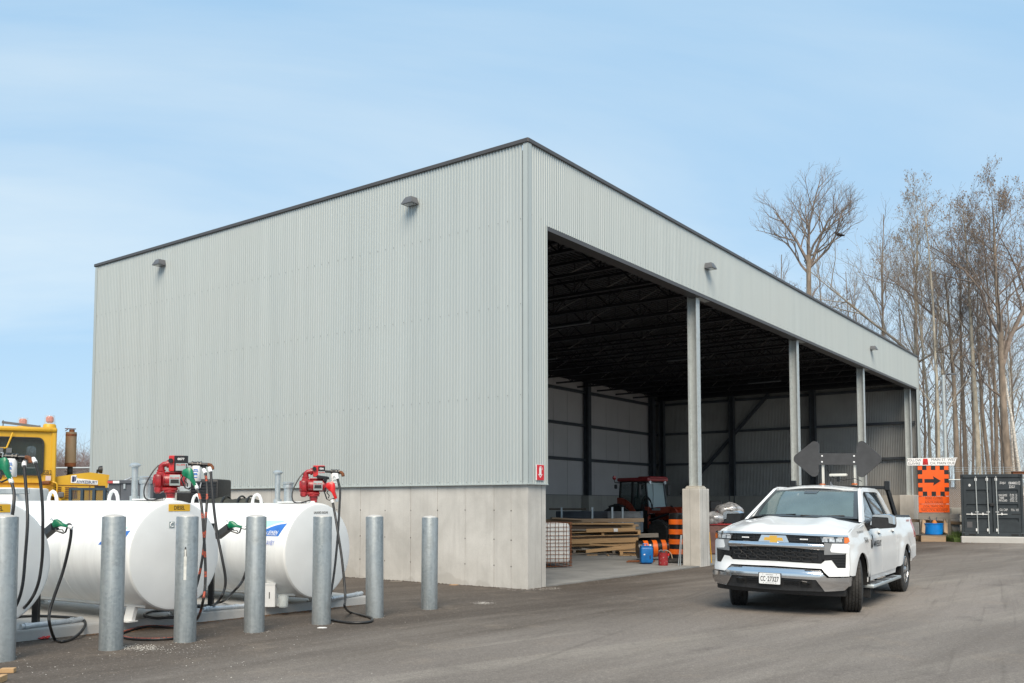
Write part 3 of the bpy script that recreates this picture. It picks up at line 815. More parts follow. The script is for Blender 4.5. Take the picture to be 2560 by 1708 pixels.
# emblem (gold bow-tie in a chrome frame)
def bow(k): return [(-.165 * k, -.026 * k), (-.055 * k, -.026 * k), (-.062 * k, -.058 * k), (.062 * k, -.058 * k), (.069 * k, -.026 * k), (.165 * k, -.026 * k), (.150 * k, .026 * k), (.055 * k, .026 * k), (.062 * k, .058 * k), (-.062 * k, .058 * k), (-.069 * k, .026 * k), (-.150 * k, .026 * k)]
mb = MB(); mb.panel([(x, 1.088 + y) for x, y in [(-.225, -.042), (-.18, .055), (.18, .055), (.225, -.042)]], front, .030, .03, .12); eb = mb.build('emblem_base', CH, truck)
mb = MB(); mb.panel([(x, 1.088 + y) for x, y in bow(.98)], front, .036, .03, .12); mb.build('emblem_frame', CH, eb)
mb = MB(); mb.panel([(x, 1.088 + y) for x, y in bow(.86)], front, .042, .02, .12); mb.build('emblem', MT['gold'], eb)
# headlights
for sg in (1, -1):
    P_ = lambda q: q if sg > 0 else mir(q)
    h = MB(); h.panel(P_([(.645, 1.142), (.90, 1.142), (.985, 1.135), (1.0, 1.075), (.97, 1.048), (.68, 1.052)]), front, .004, .03, .06); hl = h.build('headlight', MT['headlamp'], truck)
    h = MB()
    for x in (.71, .80, .885):
        h.panel(P_([(x - .035, 1.068), (x + .035, 1.068), (x + .03, 1.118), (x - .03, 1.118)]), front, .009, .006, .1)
    h.build_each('lamp_unit', MT['lens'], hl)
    h = MB(); h.panel(P_([(.69, 1.122), (.93, 1.124), (.93, 1.133), (.69, 1.132)]), front, .009, .006, .1); h.build('light_strip', MT['white_ink'], hl)
    h = MB(); h.panel(P_([(.66, 1.058), (.92, 1.056), (.92, 1.066), (.66, 1.066)]), front, .008, .006, .1); h.build('lamp_surround', SB, hl)
    h = MB(); h.panel(P_([(.945, 1.140), (.990, 1.136), (1.003, 1.078), (.97, 1.052), (.945, 1.054)]), front, .010, .02, .04); h.build('marker_lens', MT['amber'], hl)
    # side vent
    vq = [(.665, .895), (.95, .905), (.95, .705), (.86, .705), (.79, .815), (.70, .805), (.665, .83)]
    h = MB(); h.panel(P_(vq), front, -.012, .02, .08); vt = h.build('side_vent', SB, truck)
    h = MB()
    for k in range(5):
        z = .735 + .038 * k; x0 = .80 if z > .81 else .845
        h.panel(P_([(x0, z), (.945, z), (.945, z + .012), (x0, z + .012)]), front, .004, .02, .1)
    h.build_each('vent_slat', BP, vt)
    # strobe in the grille
    x = .43
    h = MB(); h.panel(P_([(x - .065, 1.082), (x + .065, 1.082), (x + .065, 1.112), (x - .065, 1.112)]), front, .012, .02, .1); stb = h.build('grille_strobe', SB, truck)
    h = MB()
    for k in range(6): h.panel(P_([(x - .055 + .019 * k, 1.088), (x - .040 + .019 * k, 1.088), (x - .040 + .019 * k, 1.106), (x - .055 + .019 * k, 1.106)]), front, .016, .006, .2)
    h.build_each('strobe_cell', MT['plate_white'], stb)
# chrome bumper, black insert, air dam
cb = [(0, .672), (.655, .662), (.755, .568), (1.005, .572), (1.01, .46), (.955, .392), (.72, .372), (.615, .532), (.12, .538), (0, .541)]
fb = lambda v, z, off: front(v, z, off + .022 * sm(.70, .60, z) + .02 * sm(.42, .5, z))
mb = MB(); mb.panel(cb, fb, .035, .05, .035); mb.panel(mir(cb), fb, .035, .05, .035); bumper = mb.build('front_bumper', CH, truck, 60)
for sg in (1, -1):
    mb = MB(); mb.panel([(.16, .572), (.47, .565), (.47, .50), (.40, .44), (.16, .42)], lambda y, z, off: ln((sg * (1.0 - .10 * ((.55 - y) / .5) ** 2 + off), y, z)), .0, .03, .05); mb.build('bumper_end', CH, bumper, 50)
ins = [(0, .545), (.62, .535), (.725, .370), (0, .355)]
mb = MB(); mb.panel(ins, fb, .018, .04, .06); mb.panel(mir(ins), fb, .018, .04, .06); bi = mb.build('bumper_insert', BP, truck)
mb = MB()
for z in (.455, .485, .515):
    for sg in (1, -1): mb.panel([(sg * .17, z - .006), (sg * .38, z - .008), (sg * .38, z + .004), (sg * .17, z + .006)], fb, .032, .03, .1)
mb.build('insert_rib', SB, bi)
for sg in (1, -1):
    x = sg * .47
    mb = MB(); mb.panel([(x - .075, .42), (x + .075, .42), (x + .085, .50), (x + .06, .535), (x - .06, .535), (x - .085, .50)], fb, .024, .02, .1); hp = mb.build('tow_pocket', MT['dark_inside'], bi)
    mb = MB(); mb.tube([fb(x - .055, .49, .03), fb(x - .03, .505, .07), fb(x + .03, .498, .07), fb(x + .055, .48, .03)], .014, 6); mb.build('tow_hook', SB, bi)
dam = [(0, .372), (.93, .395), (.955, .385), (.945, .245), (.33, .248), (.26, .272), (0, .276)]
fd_ = lambda v, z, off: front(v, max(z, .3), off - .03 - (.395 - z) * .10)
mb = MB(); mb.panel(dam, fd_, .0, .03, .08); mb.panel(mir(dam), fd_, .0, .03, .08); mb.build('air_dam', BP, truck)
mb = MB(); mb.panel([(-.92, .245), (.92, .245), (.92, .40), (-.92, .40)], fd_, -.06, .02, .1); mb.build('lower_shield', MT['dark_inside'], truck)
# number plate
PLM = T(-.03, -.112, .518) @ R(-LEAN * -1, 'Y') @ UP
mb = MB(); mb.prism([(-.167, -.082), (.167, -.082), (.167, .082), (-.167, .082)], .014, PLM, d0=-.016); npb = mb.build('plate_holder', SB, truck)
rr = lambda w_, h_, r_: [(sx * (w_ - r_) + r_ * cos(RD(a)), sy * (h_ - r_) + r_ * sin(RD(a))) for sx, sy, a0 in ((1, 1, 0), (-1, 1, 90), (-1, -1, 180), (1, -1, 270)) for a in (a0, a0 + 30, a0 + 60, a0 + 90)]
mb = MB(); mb.prism(rr(.155, .078, .014), .005, PLM); npl = mb.build('number_plate', MT['plate_white'], truck)
# ---- cab
# windscreen: lower edge curve -> upper edge curve
def ws(u, v, off=0):
    a = u * 2 - 1
    lo_ = V((a * .85, 1.44 + .27 * a * a, 1.395 - .02 * a * a)); hi_ = V((a * .69, 2.32 + .10 * a * a, 1.845 - .02 * a * a))
    p = lo_.lerp(hi_, v); p.z += .035 * sin(pi * v); p.y -= off * .5; p.z += off * .85
    return ln(p)
mb = MB(); mb.grid(16, 8, lambda u, v: ws(u, v)); wsc = mb.build('windscreen', MT['windscreen'], truck, 60)
mb = MB(); e = .05
for (u0, u1, v0, v1) in ((-.012, e, 0, 1), (1 - e, 1.012, 0, 1), (0, 1, 0, .05), (0, 1, .925, 1.0)):
    mb.grid(10, 10, lambda u, v: ws(u0 + (u1 - u0) * u, v0 + (v1 - v0) * v, .004))
mb.grid(4, 4, lambda u, v: ws(.40 + .17 * u + (.015 * (1 - v) * (1 if u < .5 else -1)), .78 + .16 * v, .006))
mb.build('windscreen_frit', pm('glass_frit', (.05, .06, .068), .2, var=.05), wsc, 60)
mb = MB(); mb.tube([ws(.10, .02, .014), ws(.45, .045, .016)], .008, 5); mb.tube([ws(.50, .02, .014), ws(.88, .05, .016)], .008, 5); mb.build_each('wiper', SB, wsc)
# cabin seen through the glass
mb = MB(); mb.box((0, 2.0, 1.24), (1.56, .55, .16), bev=.06, seg=2); mb.box((0, 3.0, 1.16), (1.7, 2.0, .06)); mb.v = [ln(p) for p in mb.v]; mb.build('dashboard', pm('grey_dash', (.07, .075, .08), .6, var=.1), truck)
mb = MB(); mb.tube([(.40 + .19 * cos(2 * pi * i / 20), 2.28 + .06 * sin(2 * pi * i / 20), 1.30 + .17 * sin(2 * pi * i / 20)) for i in range(20)], .016, 6, closed=True); mb.bar((.40, 2.28, 1.3), (.40, 2.1, 1.25), .10, .08); mb.build('steering_wheel', SB, truck)
for x, y in ((.40, 2.95), (-.40, 2.95), (.42, 3.72), (-.42, 3.72)):
    mb = MB(); mb.box((x, y, 1.35), (.52, .16, .50), bev=.06, seg=2); mb.box((x, y + .03, 1.66), (.27, .10, .18), bev=.04, seg=2); mb.build('seat', pm('seat_cloth', (.10, .10, .105), .8, var=.1), truck)
# roof
def roof(v, y, off):
    a = v / .70
    return ln((v, y, 1.925 - .075 * a * a - .03 * sm(2.7, 2.30, y) - .045 * sm(3.3, 3.95, y) + off))
mb = MB(); mb.panel([(-.665, 2.40), (-.4, 2.335), (0, 2.31), (.4, 2.335), (.665, 2.40), (.68, 2.6), (.68, 3.75), (.60, 3.93), (-.60, 3.93), (-.68, 3.75), (-.68, 2.6)], roof, 0, .03, .08); mb.build('roof', WP, truck, 50)
for sg in (1, -1):
    # A pillar, cant rail and C pillar : one bent frame of the cab side
    fr = [(1.50, 1.335), (1.72, 1.36), (2.42, 1.775), (2.55, 1.815), (3.50, 1.815), (3.62, 1.79), (3.78, 1.35), (3.90, 1.40), (4.02, 1.42), (3.82, 1.80), (3.72, 1.865), (3.2, 1.885), (2.6, 1.885), (2.42, 1.845)]
    mb = MB(); mb.panel(fr, side(sg), .004, .05, .06); mb.build('cab_frame', WP, truck, 45)
    mb = MB(); mb.grid(10, 1, lambda u, v: ln((sg * ((.84 - .16 * u) * (1 - v) + v * (Sv(1.6 + .85 * u, 1.335 + .515 * u) + .004)), (1.72 + .70 * u) * (1 - v) + v * (1.52 + .92 * u), (1.385 + .44 * u + .035 * sin(pi * u)) * (1 - v) + v * (1.335 + .515 * u))))
    mb.build('a_pillar', WP, truck, 60)
    mb = MB(); mb.grid(12, 1, lambda u, v: ln((sg * (.655 + (Sv(3, 1.88) - .655 + .004) * v), 2.52 + 1.26 * u, 1.862 + .02 * v - .012 * (1 - v) - .02 * sm(.8, 1, u)))); mb.build('roof_ditch', WP, truck, 60)
    par = fd[0 if sg > 0 else 1]; par2 = rd[0 if sg > 0 else 1]
    mb = MB(); mb.panel([(1.72, 1.345), (2.63, 1.355), (2.63, 1.825), (2.50, 1.825), (2.36, 1.78)], side(sg), -.012, .01, .1); mb.build('window', MT['side_glass'], par)
    mb = MB(); mb.panel([(2.66, 1.355), (3.80, 1.36), (3.66, 1.79), (3.52, 1.825), (2.66, 1.825)], side(sg), -.012, .01, .1); mb.build('window', MT['side_glass'], par2)
    mb = MB(); mb.panel([(2.60, 1.32), (2.69, 1.32), (2.69, 1.83), (2.60, 1.83)], side(sg), .002, .02, .1); mb.build('b_pillar', SB, truck)
    mb = MB(); mb.panel([(1.66, 1.342), (3.82, 1.355), (3.80, 1.377), (1.74, 1.365)], side(sg), .008, .02, .1); mb.build('belt_moulding', SB, truck)
    mb = MB(); mb.panel([(3.50, 1.34), (3.56, 1.34), (3.44, 1.82), (3.40, 1.82)], side(sg), -.004, .01, .1); mb.build('window_bar', SB, par2)
    for y0, p_ in ((2.36, par), (3.52, par2)):
        mb = MB(); mb.panel([(y0, 1.15), (y0 + .21, 1.155), (y0 + .21, 1.185), (y0, 1.185)], side(sg), .045, .025, .08); mb.build('handle', WP, p_, 60)
        mb = MB(); mb.panel([(y0 + .03, 1.12), (y0 + .18, 1.125), (y0 + .18, 1.15), (y0 + .03, 1.15)], side(sg), .004, .01, .08); mb.build('handle_recess', SB, p_)
    # mirror
    mm = MB(); X = sg * 1.0
    def mp_(pts): return [ln((sg * x, y, z)) for x, y, z in pts]
    ho = [(1.04, 1.60), (1.34, 1.66)]
    vs = []
    prof = [(1.035, 1.265), (1.03, 1.29), (1.04, 1.425), (1.075, 1.455), (1.30, 1.462), (1.355, 1.43), (1.365, 1.285), (1.35, 1.255), (1.15, 1.235)]
    n = len(prof); cxm, czm = 1.2, 1.35
    for sc2, yy in ((.90, 1.615), (1.0, 1.66), (1.0, 1.80), (.94, 1.84)):
        vs += [ln((sg * (cxm + (x - cxm) * sc2), yy + .10 * (x - 1.03) - .0, czm + (z - czm) * sc2)) for x, z in prof]
    fs = [tuple(range(n))] + [(k * n + i, k * n + (i + 1) % n, (k + 1) * n + (i + 1) % n, (k + 1) * n + i) for k in range(3) for i in range(n)] + [tuple(3 * n + i for i in range(n))]
    mm.add(vs, fs); mo = mm.build('mirror', BP, truck, 40)
    mm = MB(); vs = []
    cap = [(1.04, 1.428), (1.075, 1.459), (1.30, 1.466), (1.359, 1.432), (1.368, 1.31), (1.30, 1.325), (1.293, 1.405), (1.28, 1.418)]
    n = len(cap)
    for sc2, yy in ((.93, 1.605), (1.012, 1.648), (1.012, 1.80)):
        vs += [ln((sg * (cxm + (x - cxm) * sc2), yy + .10 * (x - 1.03), czm + (z - czm) * sc2)) for x, z in cap]
    fs = [tuple(range(n))] + [(k * n + i, k * n + (i + 1) % n, (k + 1) * n + (i + 1) % n, (k + 1) * n + i) for k in range(2) for i in range(n)] + [tuple(2 * n + i for i in range(n))]
    mm.add(vs, fs); mm.build('mirror_cap', CH, mo, 40)
    mm = MB(); mm.prism([(1.62, 1.30), (1.86, 1.335), (1.78, 1.20), (1.72, 1.18)], .05, MX(((0, 0, sg, 0), (1, 0, 0, 0), (0, 1, 0, 0), (0, 0, 0, 1))) , d0=.935)
    mm.bar(ln((sg * .96, 1.74, 1.25)), ln((sg * 1.12, 1.73, 1.275)), .12, .06); mm.build('mirror_arm', BP, mo)
# rear of the cab, bed
mb = MB(); mb.grid(6, 4, lambda u, v: ln(((u * 2 - 1) * (.86 - .2 * v), 4.0 - .12 * v, 1.38 + .48 * v))); mb.build('rear_window', MT['side_glass'], truck)
mb = MB(); mb.box((0, 4.85, .90), (1.62, 1.85, .04)); mb.box((0, 5.80, 1.06), (1.70, .06, .60)); mb.box((0, 3.92, 1.12), (1.70, .05, .52)); mb.v = [ln(p) for p in mb.v]; mb.build('bed', BP, truck)
mb = MB(); mb.box((0, 5.84, 1.02), (1.74, .04, .70)); mb.v = [ln(p) for p in mb.v]; mb.build('tailgate', WP, truck)
mb = MB(); mb.box((0, 5.92, .60), (1.92, .14, .17), bev=.03); mb.build('rear_bumper', CH, truck)
sides('tail_light', [(5.66, .98), (5.83, .98), (5.83, 1.32), (5.70, 1.32)], MT['red_lens'], .004, .02)
# running boards
for sg in (1, -1):
    mb = MB(); mb.box((sg * 1.0, 2.62, .335), (.17, 2.25, .055), bev=.018, seg=2); rb = mb.build('running_board', MT['galv_pipe'], truck)
    mb = MB()
    for y in (1.9, 2.55, 3.2): mb.box((sg * 1.0, y, .365), (.14, .48, .006))
    mb.build_each('step_tread', MT['grey_plate'], rb)
    mb = MB()
    for y in (1.75, 2.6, 3.5): mb.bar((sg * .93, y, .33), (sg * .78, y, .44), .06, .03)
    mb.build_each('bracket', SB, rb)
    mb = MB(); mb.box((sg * .90, 1.55, .37), (.24, .02, .42)); mb.build('mud_flap', BP, truck)
mb = MB(); mb.box((0, 2.8, .40), (1.0, 4.6, .16)); mb.cyl((-.7, FA, .40), (.7, FA, .40), .06); mb.cyl((-.7, RA, .40), (.7, RA, .40), .07); mb.build('chassis', MT['dark_inside'], truck)
# wheels
def wheel_meshes():
    R0, Wd = .405, .272
    prof = [(.235, -Wd / 2 + .02), (.30, -Wd / 2 - .004), (.365, -Wd / 2 + .006), (.392, -Wd / 2 + .022)]
    k = 0
    for i in range(5):
        a = -Wd / 2 + .026 + i * .0455
        prof += [(R0, a), (R0, a + .036), (R0 - .012, a + .038), (R0 - .012, a + .0435)]
    prof = prof[:-2] + [(.392, Wd / 2 - .022), (.365, Wd / 2 - .006), (.30, Wd / 2 + .004), (.235, Wd / 2 - .02)]
    mb = MB(); mb.lathe(prof, 48, R(pi / 2, 'Y'))
    for s_ in range(5):                                    # tread blocks: cross bars proud of the ribs
        a = -Wd / 2 + .026 + s_ * .0455 + .018
        for j in range(44):
            th = 2 * pi * (j + (.5 if s_ % 2 else 0)) / 44
            mb.box((0, 0, R0 + .001), (.031, .034, .007), R(pi, 'X') @ R(th, 'X') @ T(a, 0, 0))
    tyre = mb.mesh('tyre', [MT['rubber']], 30)
    mb = MB(); mb.lathe([(.0, .055), (.235, .055), (.245, Wd / 2 - .012), (.232, Wd / 2 - .006), (.222, Wd / 2 - .03), (.205, .02), (.0, .02)], 36, R(pi / 2, 'Y'))
    for j in range(6):
        for q in (-.12, .12):
            th = 2 * pi * j / 6 + q
            c, s_ = cos(th), sin(th)
            mb.bar((Wd / 2 - .045, .05 * c, .05 * s_), (Wd / 2 - .022, .222 * c, .222 * s_), .032, .04, up=(1, 0, 0))
    mb.lathe([(.0, Wd / 2 - .005), (.045, Wd / 2 - .008), (.075, Wd / 2 - .03), (.075, .04)], 18, R(pi / 2, 'Y'))
    return tyre, mb.mesh('rim', [MT['alloy']], 35)
ty, rm = wheel_meshes()
mb = MB(); mb.lathe([(.0, .0), (.20, .0), (.20, .06), (.0, .06)], 24, R(pi / 2, 'Y')); br_ = mb.mesh('brake', [MT['dark_inside']], 35)
for yc, x, st in ((FA, .865, RD(17)), (FA, -.865, RD(17)), (RA, .865, 0), (RA, -.865, 0)):
    wh = link('wheel', None, truck, (x, yc, .403)); wh.rotation_euler = (0, 0, (0 if x > 0 else pi) + st)
    link('tyre', ty, wh); link('rim', rm, wh); link('brake', br_, wh)
# writing on the truck
mb = MB(); text_mb(mb, 'CC', .10, PLM @ T(-.098, -.004, .006), width=.072, height=.072, bold=.012); text_mb(mb, '27327', .10, PLM @ T(.052, -.004, .006), width=.165, height=.072, bold=.012)
text_mb(mb, '\u00b7', .06, PLM @ T(-.043, -.004, .006), width=.010, bold=.05); text_mb(mb, 'ONTARIO', .03, PLM @ T(0, .056, .006), width=.105, height=.014); text_mb(mb, 'YOURS TO DISCOVER', .02, PLM @ T(0, -.06, .006), width=.13, height=.008)
for x, y in ((-.10, .060), (.10, .060), (-.09, -.062), (.09, -.062)): mb.prism([(x + .005 * cos(a), y + .005 * sin(a)) for a in (0, 1, 2, 3, 4, 5)], .003, PLM, d0=.004)
mb.build('plate_lettering', MT['ink'], npl)
for sg in (1, -1):
    def fm(v, sg=sg): return side(sg)(v.x, v.y, .004 + v.z)
    dx = (lambda x: x) if sg > 0 else (lambda x: -x)
    def put(mb, s, y, z, w_, h_, bold=.0, sh=0): text_mb(mb, s, .1, None, width=w_, height=h_, bold=bold, shear=sh, fmap=lambda v: fm(V((y + (v.x if sg > 0 else -v.x), z + v.y + .0, v.z))))
    mb = MB(); put(mb, 'SILVERADO', 1.15, 1.195, .42, .032, .01); mb.build('name_badge', MT['silver'], truck)
    mb = MB(); put(mb, '15-16', 1.42, 1.065, .24, .085, .02); mb.build('fleet_number', MT['ink'], truck)
    par = fd[0 if sg > 0 else 1]
    mb = MB(); put(mb, 'AWKESBURY', 2.23, .985, .62, .10, .012)
    y0 = 1.83
    def qd(pts): mb.panel([((y0 + p[0]) if sg > 0 else (2 * 2.1 - y0 - p[0]), p[1]) for p in pts], side(sg), .0045, .002, .1)
    qd([(-.08, .92), (-.01, .92), (-.01, 1.05), (-.08, 1.06)]); qd([(.0, .94), (.03, .94), (.11, 1.14), (.06, 1.13), (.02, 1.0)]); 
    mb.build('door_lettering', MT['ink'], par)
    mb = MB(); put(mb, '4X4', 5.40, 1.30, .34, .045, .02, .2); mb.build('bed_decal', pm('decal_red', (.4, .12, .12), .5, var=.1), truck)
# roof gear : rack, arrow board, beacon bar, aerial
mb = MB(); Y = 4.05
mb.box((0, Y, 1.905), (1.62, .07, .06), bev=.006)
for sg in (1, -1):
    mb.box((sg * .83, Y, 1.94), (.09, .09, .17), bev=.01); mb.bar((sg * .83, Y, 1.90), (sg * .93, Y + .12, 1.42), .06, .06)
mb.v = [ln(p) for p in mb.v]
rack = mb.build('headache_rack', SB, truck)
def rnd_poly(pts, rad, n=7):
    """outline with rounded corners; rad per corner"""
    r_ = []; N = len(pts)
    for i in range(N):
        p0, p, p1 = V((*pts[i - 1], 0)), V((*pts[i], 0)), V((*pts[(i + 1) % N], 0))
        a = (p0 - p); c = (p1 - p); la, lc = a.length, c.length; a.normalize(); c.normalize()
        rr_ = rad[i] if isinstance(rad, (list, tuple)) else rad
        if rr_ <= 0: r_.append((p.x, p.y)); continue
        ang = a.angle(c); d = min(rr_ / math.tan(ang / 2), la * .48, lc * .48); rr2 = d * math.tan(ang / 2)
        ctr = p + (a + c).normalized() * (rr2 / sin(ang / 2))
        s0 = p + a * d - ctr; s1 = p + c * d - ctr
        A0 = atan2(s0.y, s0.x); A1 = atan2(s1.y, s1.x); dA = (A1 - A0 + pi) % (2 * pi) - pi
        for k in range(n + 1): aa = A0 + dA * k / n; r_.append((ctr.x + rr2 * cos(aa), ctr.y + rr2 * sin(aa)))
    return r_
ab = [(-.87, .0), (-.44, .345), (-.345, .30), (-.345, .105), (.335, .105), (.335, .30), (.43, .345), (.80, .0), (.43, -.345), (.335, -.30), (.335, -.105), (-.345, -.105), (-.345, -.30), (-.44, -.345)]
rads = [.10, .13, .10, 0, 0, .10, .13, .10, .13, .10, 0, 0, .10, .13]
ABM = T(0, Y - .06, 2.425) @ R(LEAN + .012, 'Y') @ UP
mb = MB(); mb.prism(rnd_poly(ab, rads), -.035, ABM); abo = mb.build('arrow_board', MT['grey_plate'], truck, 30)
mb = MB()
for x in (-.285, .285):
    for z in (-.055, .055): mb.lathe([(0, .014), (.010, .012), (.017, .004), (.017, 0)], 10, ABM @ T(x, z, 0))
mb.build_each('bolt', MT['white_ink'], abo)
mb = MB()
for x in (-.285, .285): mb.box((x, Y, 2.15), (.045, .04, .48), bev=.006)
mb.build_each('board_post', MT['off_white'], abo)
mb = MB()
for x in (-.285, .285): mb.lathe([(.055, 0), (.055, .018), (.045, .03), (0, .034)], 14, T(x, Y - .07, 1.945) @ S(1, .7, 1))
mb.build_each('amber_light', MT['amber_dim'], rack)
mb = MB(); mb.box((-.0, Y - .05, 2.13), (.31, .12, .05), bev=.018, seg=2); lb = mb.build('light_bar', MT['off_white'], rack)
mb = MB(); mb.box((-.0, Y - .05, 2.06), (.06, .06, .10)); mb.tube([(-.2, Y - .03, 2.32), (-.18, Y - .08, 2.22), (-.08, Y - .1, 2.08), (.1, Y - .1, 2.03), (.3, Y - .08, 2.06), (.4, Y, 2.01)], .007, 5); mb.build('mount', SB, lb)
mb = MB(); mb.lathe([(.045, 0), (.03, .02), (.012, .075), (.0, .08)], 10, T(.20, 2.62, 1.905) @ R(.5, 'X') @ S(.7, 1.3, 1)); mb.build('aerial', MT['lamp_grey'], truck)
# ================================================================ fuel yard
PA = RD(49.5); PO = V((-3.929, 12.792, 0))
def PW(s, t, z=0): return V((PO.x + s * cos(PA) - t * sin(PA), PO.y + s * sin(PA) + t * cos(PA), z))
pad = MB(); pts = [PW(-7.5, 0), PW(2.55, 0), PW(2.55, 5.6), PW(-7.5, 5.6)]
b = bmesh.new(); vs = [b.verts.new((p.x, p.y, -.05)) for p in pts]; f = b.faces.new(vs)
r = bmesh.ops.extrude_face_region(b, geom=[f]); bmesh.ops.translate(b, vec=(0, 0, .17), verts=[v for v in r['geom'] if isinstance(v, bmesh.types.BMVert)])
bmesh.ops.recalc_face_normals(b, faces=b.faces[:]); bmesh.ops.bevel(b, geom=[e for e in b.edges if e.calc_length() > 1], offset=.014, segments=2, affect='EDGES')
pad.bm(b); b.free()
po = pad.build('concrete_pad', MT['pad']); po['kind'] = 'structure'

TYAW = RD(59); TR = .70; TLEN = 4.0; PZ = .12
def barrel_map(zc):
    # text plane (x right as seen from the camera side, y up) -> barrel, x measured as distance d from the front end
    def f(d, z, off):
        z = max(-TR * .99, min(TR * .99, z))
        return (-(sqrt(TR * TR - z * z) + off), d, zc + z)
    return f
def fuel_tank(label, loc, zc, disc, dzo=0.):
    t = thing('fuel_tank', label, 'fuel tank', (loc[0], loc[1], 0), TYAW, 'white fuel tanks on the concrete pad')
    TW = MT['tank_white']
    mb = MB()
    mb.lathe([(0, .0), (TR - .05, 0), (TR - .02, .008), (TR - .004, .028), (TR, .05), (TR, 1.35), (TR + .004, 1.352), (TR + .004, 1.39), (TR, 1.392), (TR, 2.68), (TR + .004, 2.682), (TR + .004, 2.72), (TR, 2.722), (TR, TLEN - .05), (TR - .05, TLEN), (0, TLEN)], 72, T(0, 0, zc) @ R(-pi / 2, 'X'))
    mb.build('tank_shell', TW, t, 20)
    for y in (.42, TLEN - .6):
        for sx in (-1, 1):
            f = MB(); f.bar((sx * .36, y, PZ), (sx * .30, y, zc - .60), .16, .05, up=(1, 0, 0)); f.box((sx * .37, y, PZ + .008), (.14, .2, .016)); f.build('foot', TW, t)
    mb = MB(); mb.box((-.33, 2, zc - TR + .075), (.02, 3.7, .03)); mb.build('drain_rail', TW, t)
    for y in (1.3, 2.68):
        f = MB(); f.tube([(0, y - .10, zc + TR - .01), (0, y - .085, zc + TR + .06), (0, y - .05, zc + TR + .115), (0, y, zc + TR + .135), (0, y + .05, zc + TR + .115), (0, y + .085, zc + TR + .06), (0, y + .10, zc + TR - .01)], .024, 8); f.build('lifting_lug', TW, t)
    f = MB(); f.cyl((0, .86, zc + TR - .03), (0, .86, zc + TR + .45), .040, 14); f.lathe([(.05, -.02), (.075, 0), (.075, .012), (.05, .035), (.0, .045)], 16, T(0, .86, zc + TR + .46)); f.cyl((0, .86, zc + TR), (0, .86, zc + TR + .06), .06, 14); f.build('vent_pipe', MT['galv_pipe'], t)
    f = MB(); f.cyl((0, .64, zc + TR - .03), (0, .64, zc + TR + .27), .062, 18); f.lathe([(.074, 0), (.078, .02), (.074, .06), (.085, .065), (.088, .09), (.06, .10), (0, .10)], 18, T(0, .64, zc + TR + .22)); f.build('fill_pipe', MT['galv_pipe'], t)
    f = MB(); f.cyl((0, .16, zc + TR - .03), (0, .16, zc + TR + .03), .075, 16); f.box((0, .5, zc + TR + .012), (.24, .5, .02), bev=.006); f.build('bung', TW, t)
    # printed marks on the barrel
    bm_ = barrel_map(0)
    fm = lambda d, z, off: (bm_(d, z, off)[0], d, zc + z)
    def decal(name, mat, fn):
        mb = MB(); fn(mb); mb.build(name, mat, t, 60)
    d0 = .10; d1 = .58; dz = dzo
    arc_ = [(d1 - (d1 - d0) * k / 10, dz + .262 + .142 * sin(pi / 2 * k / 10)) for k in range(11)]
    decal('blue_decal', MT['blue_ink'], lambda mb: mb.panel([(d0 + .06, dz + .228), (d0 - .02, dz + .410)] + [(d, z) for d, z in arc_[::-1][1:]] + [(d1 + .03, dz + .228)], fm, .003, .002, .06))
    decal('mint_decal', MT['mint_ink'], lambda mb: mb.panel([(d0 + .02, dz + .446)] + [(d, z + .030) for d, z in arc_[::-1][2:]] + [(d1 - .05, dz + .446)], fm, .003, .002, .06))
    dm = lambda c, zz_: (lambda v: fm(c - v.x, dz + zz_ + v.y, .005 + v.z))
    decal('lettering', MT['white_ink'], lambda mb: (text_mb(mb, 'M', .1, None, width=.070, height=.048, bold=.0, shear=.25, fmap=dm(.485, .280)), text_mb(mb, 'AC', .1, None, width=.075, height=.036, bold=.012, shear=.25, fmap=dm(.412, .274)), text_mb(mb, 'EWEN', .1, None, width=.185, height=.048, bold=.012, shear=.25, fmap=dm(.275, .280)), text_mb(mb, 'www.macewen.ca', .1, None, width=.19, height=.014, bold=.01, fmap=dm(.29, .246))))
    decal('maker_lettering', MT['lilac_ink'], lambda mb: text_mb(mb, 'GRANBY', .1, None, width=.235, height=.068, bold=.004, fmap=dm(.325, .135)))
    decal('maker_emblem', MT['grey_ink'], lambda mb: (mb.panel([(.46, dz + .095), (.53, dz + .095), (.53, dz + .175), (.46, dz + .175)], fm, .003, .002, .1)))
    disc(t, zc)
    return t
def on_disc(zc): return T(0, -.002, zc) @ UP
TKS = [((-2.843, 13.44), .913), ((-4.285, 11.65), .945), ((-5.63, 9.86), .945)]
def disc_gas(t, zc):
    mb = MB(); text_mb(mb, 'UNLEADED GASOLINE', .1, on_disc(zc) @ T(.03, .56, 0), width=.30, height=.034, bold=.012); mb.build('end_lettering', MT['ink'], t)
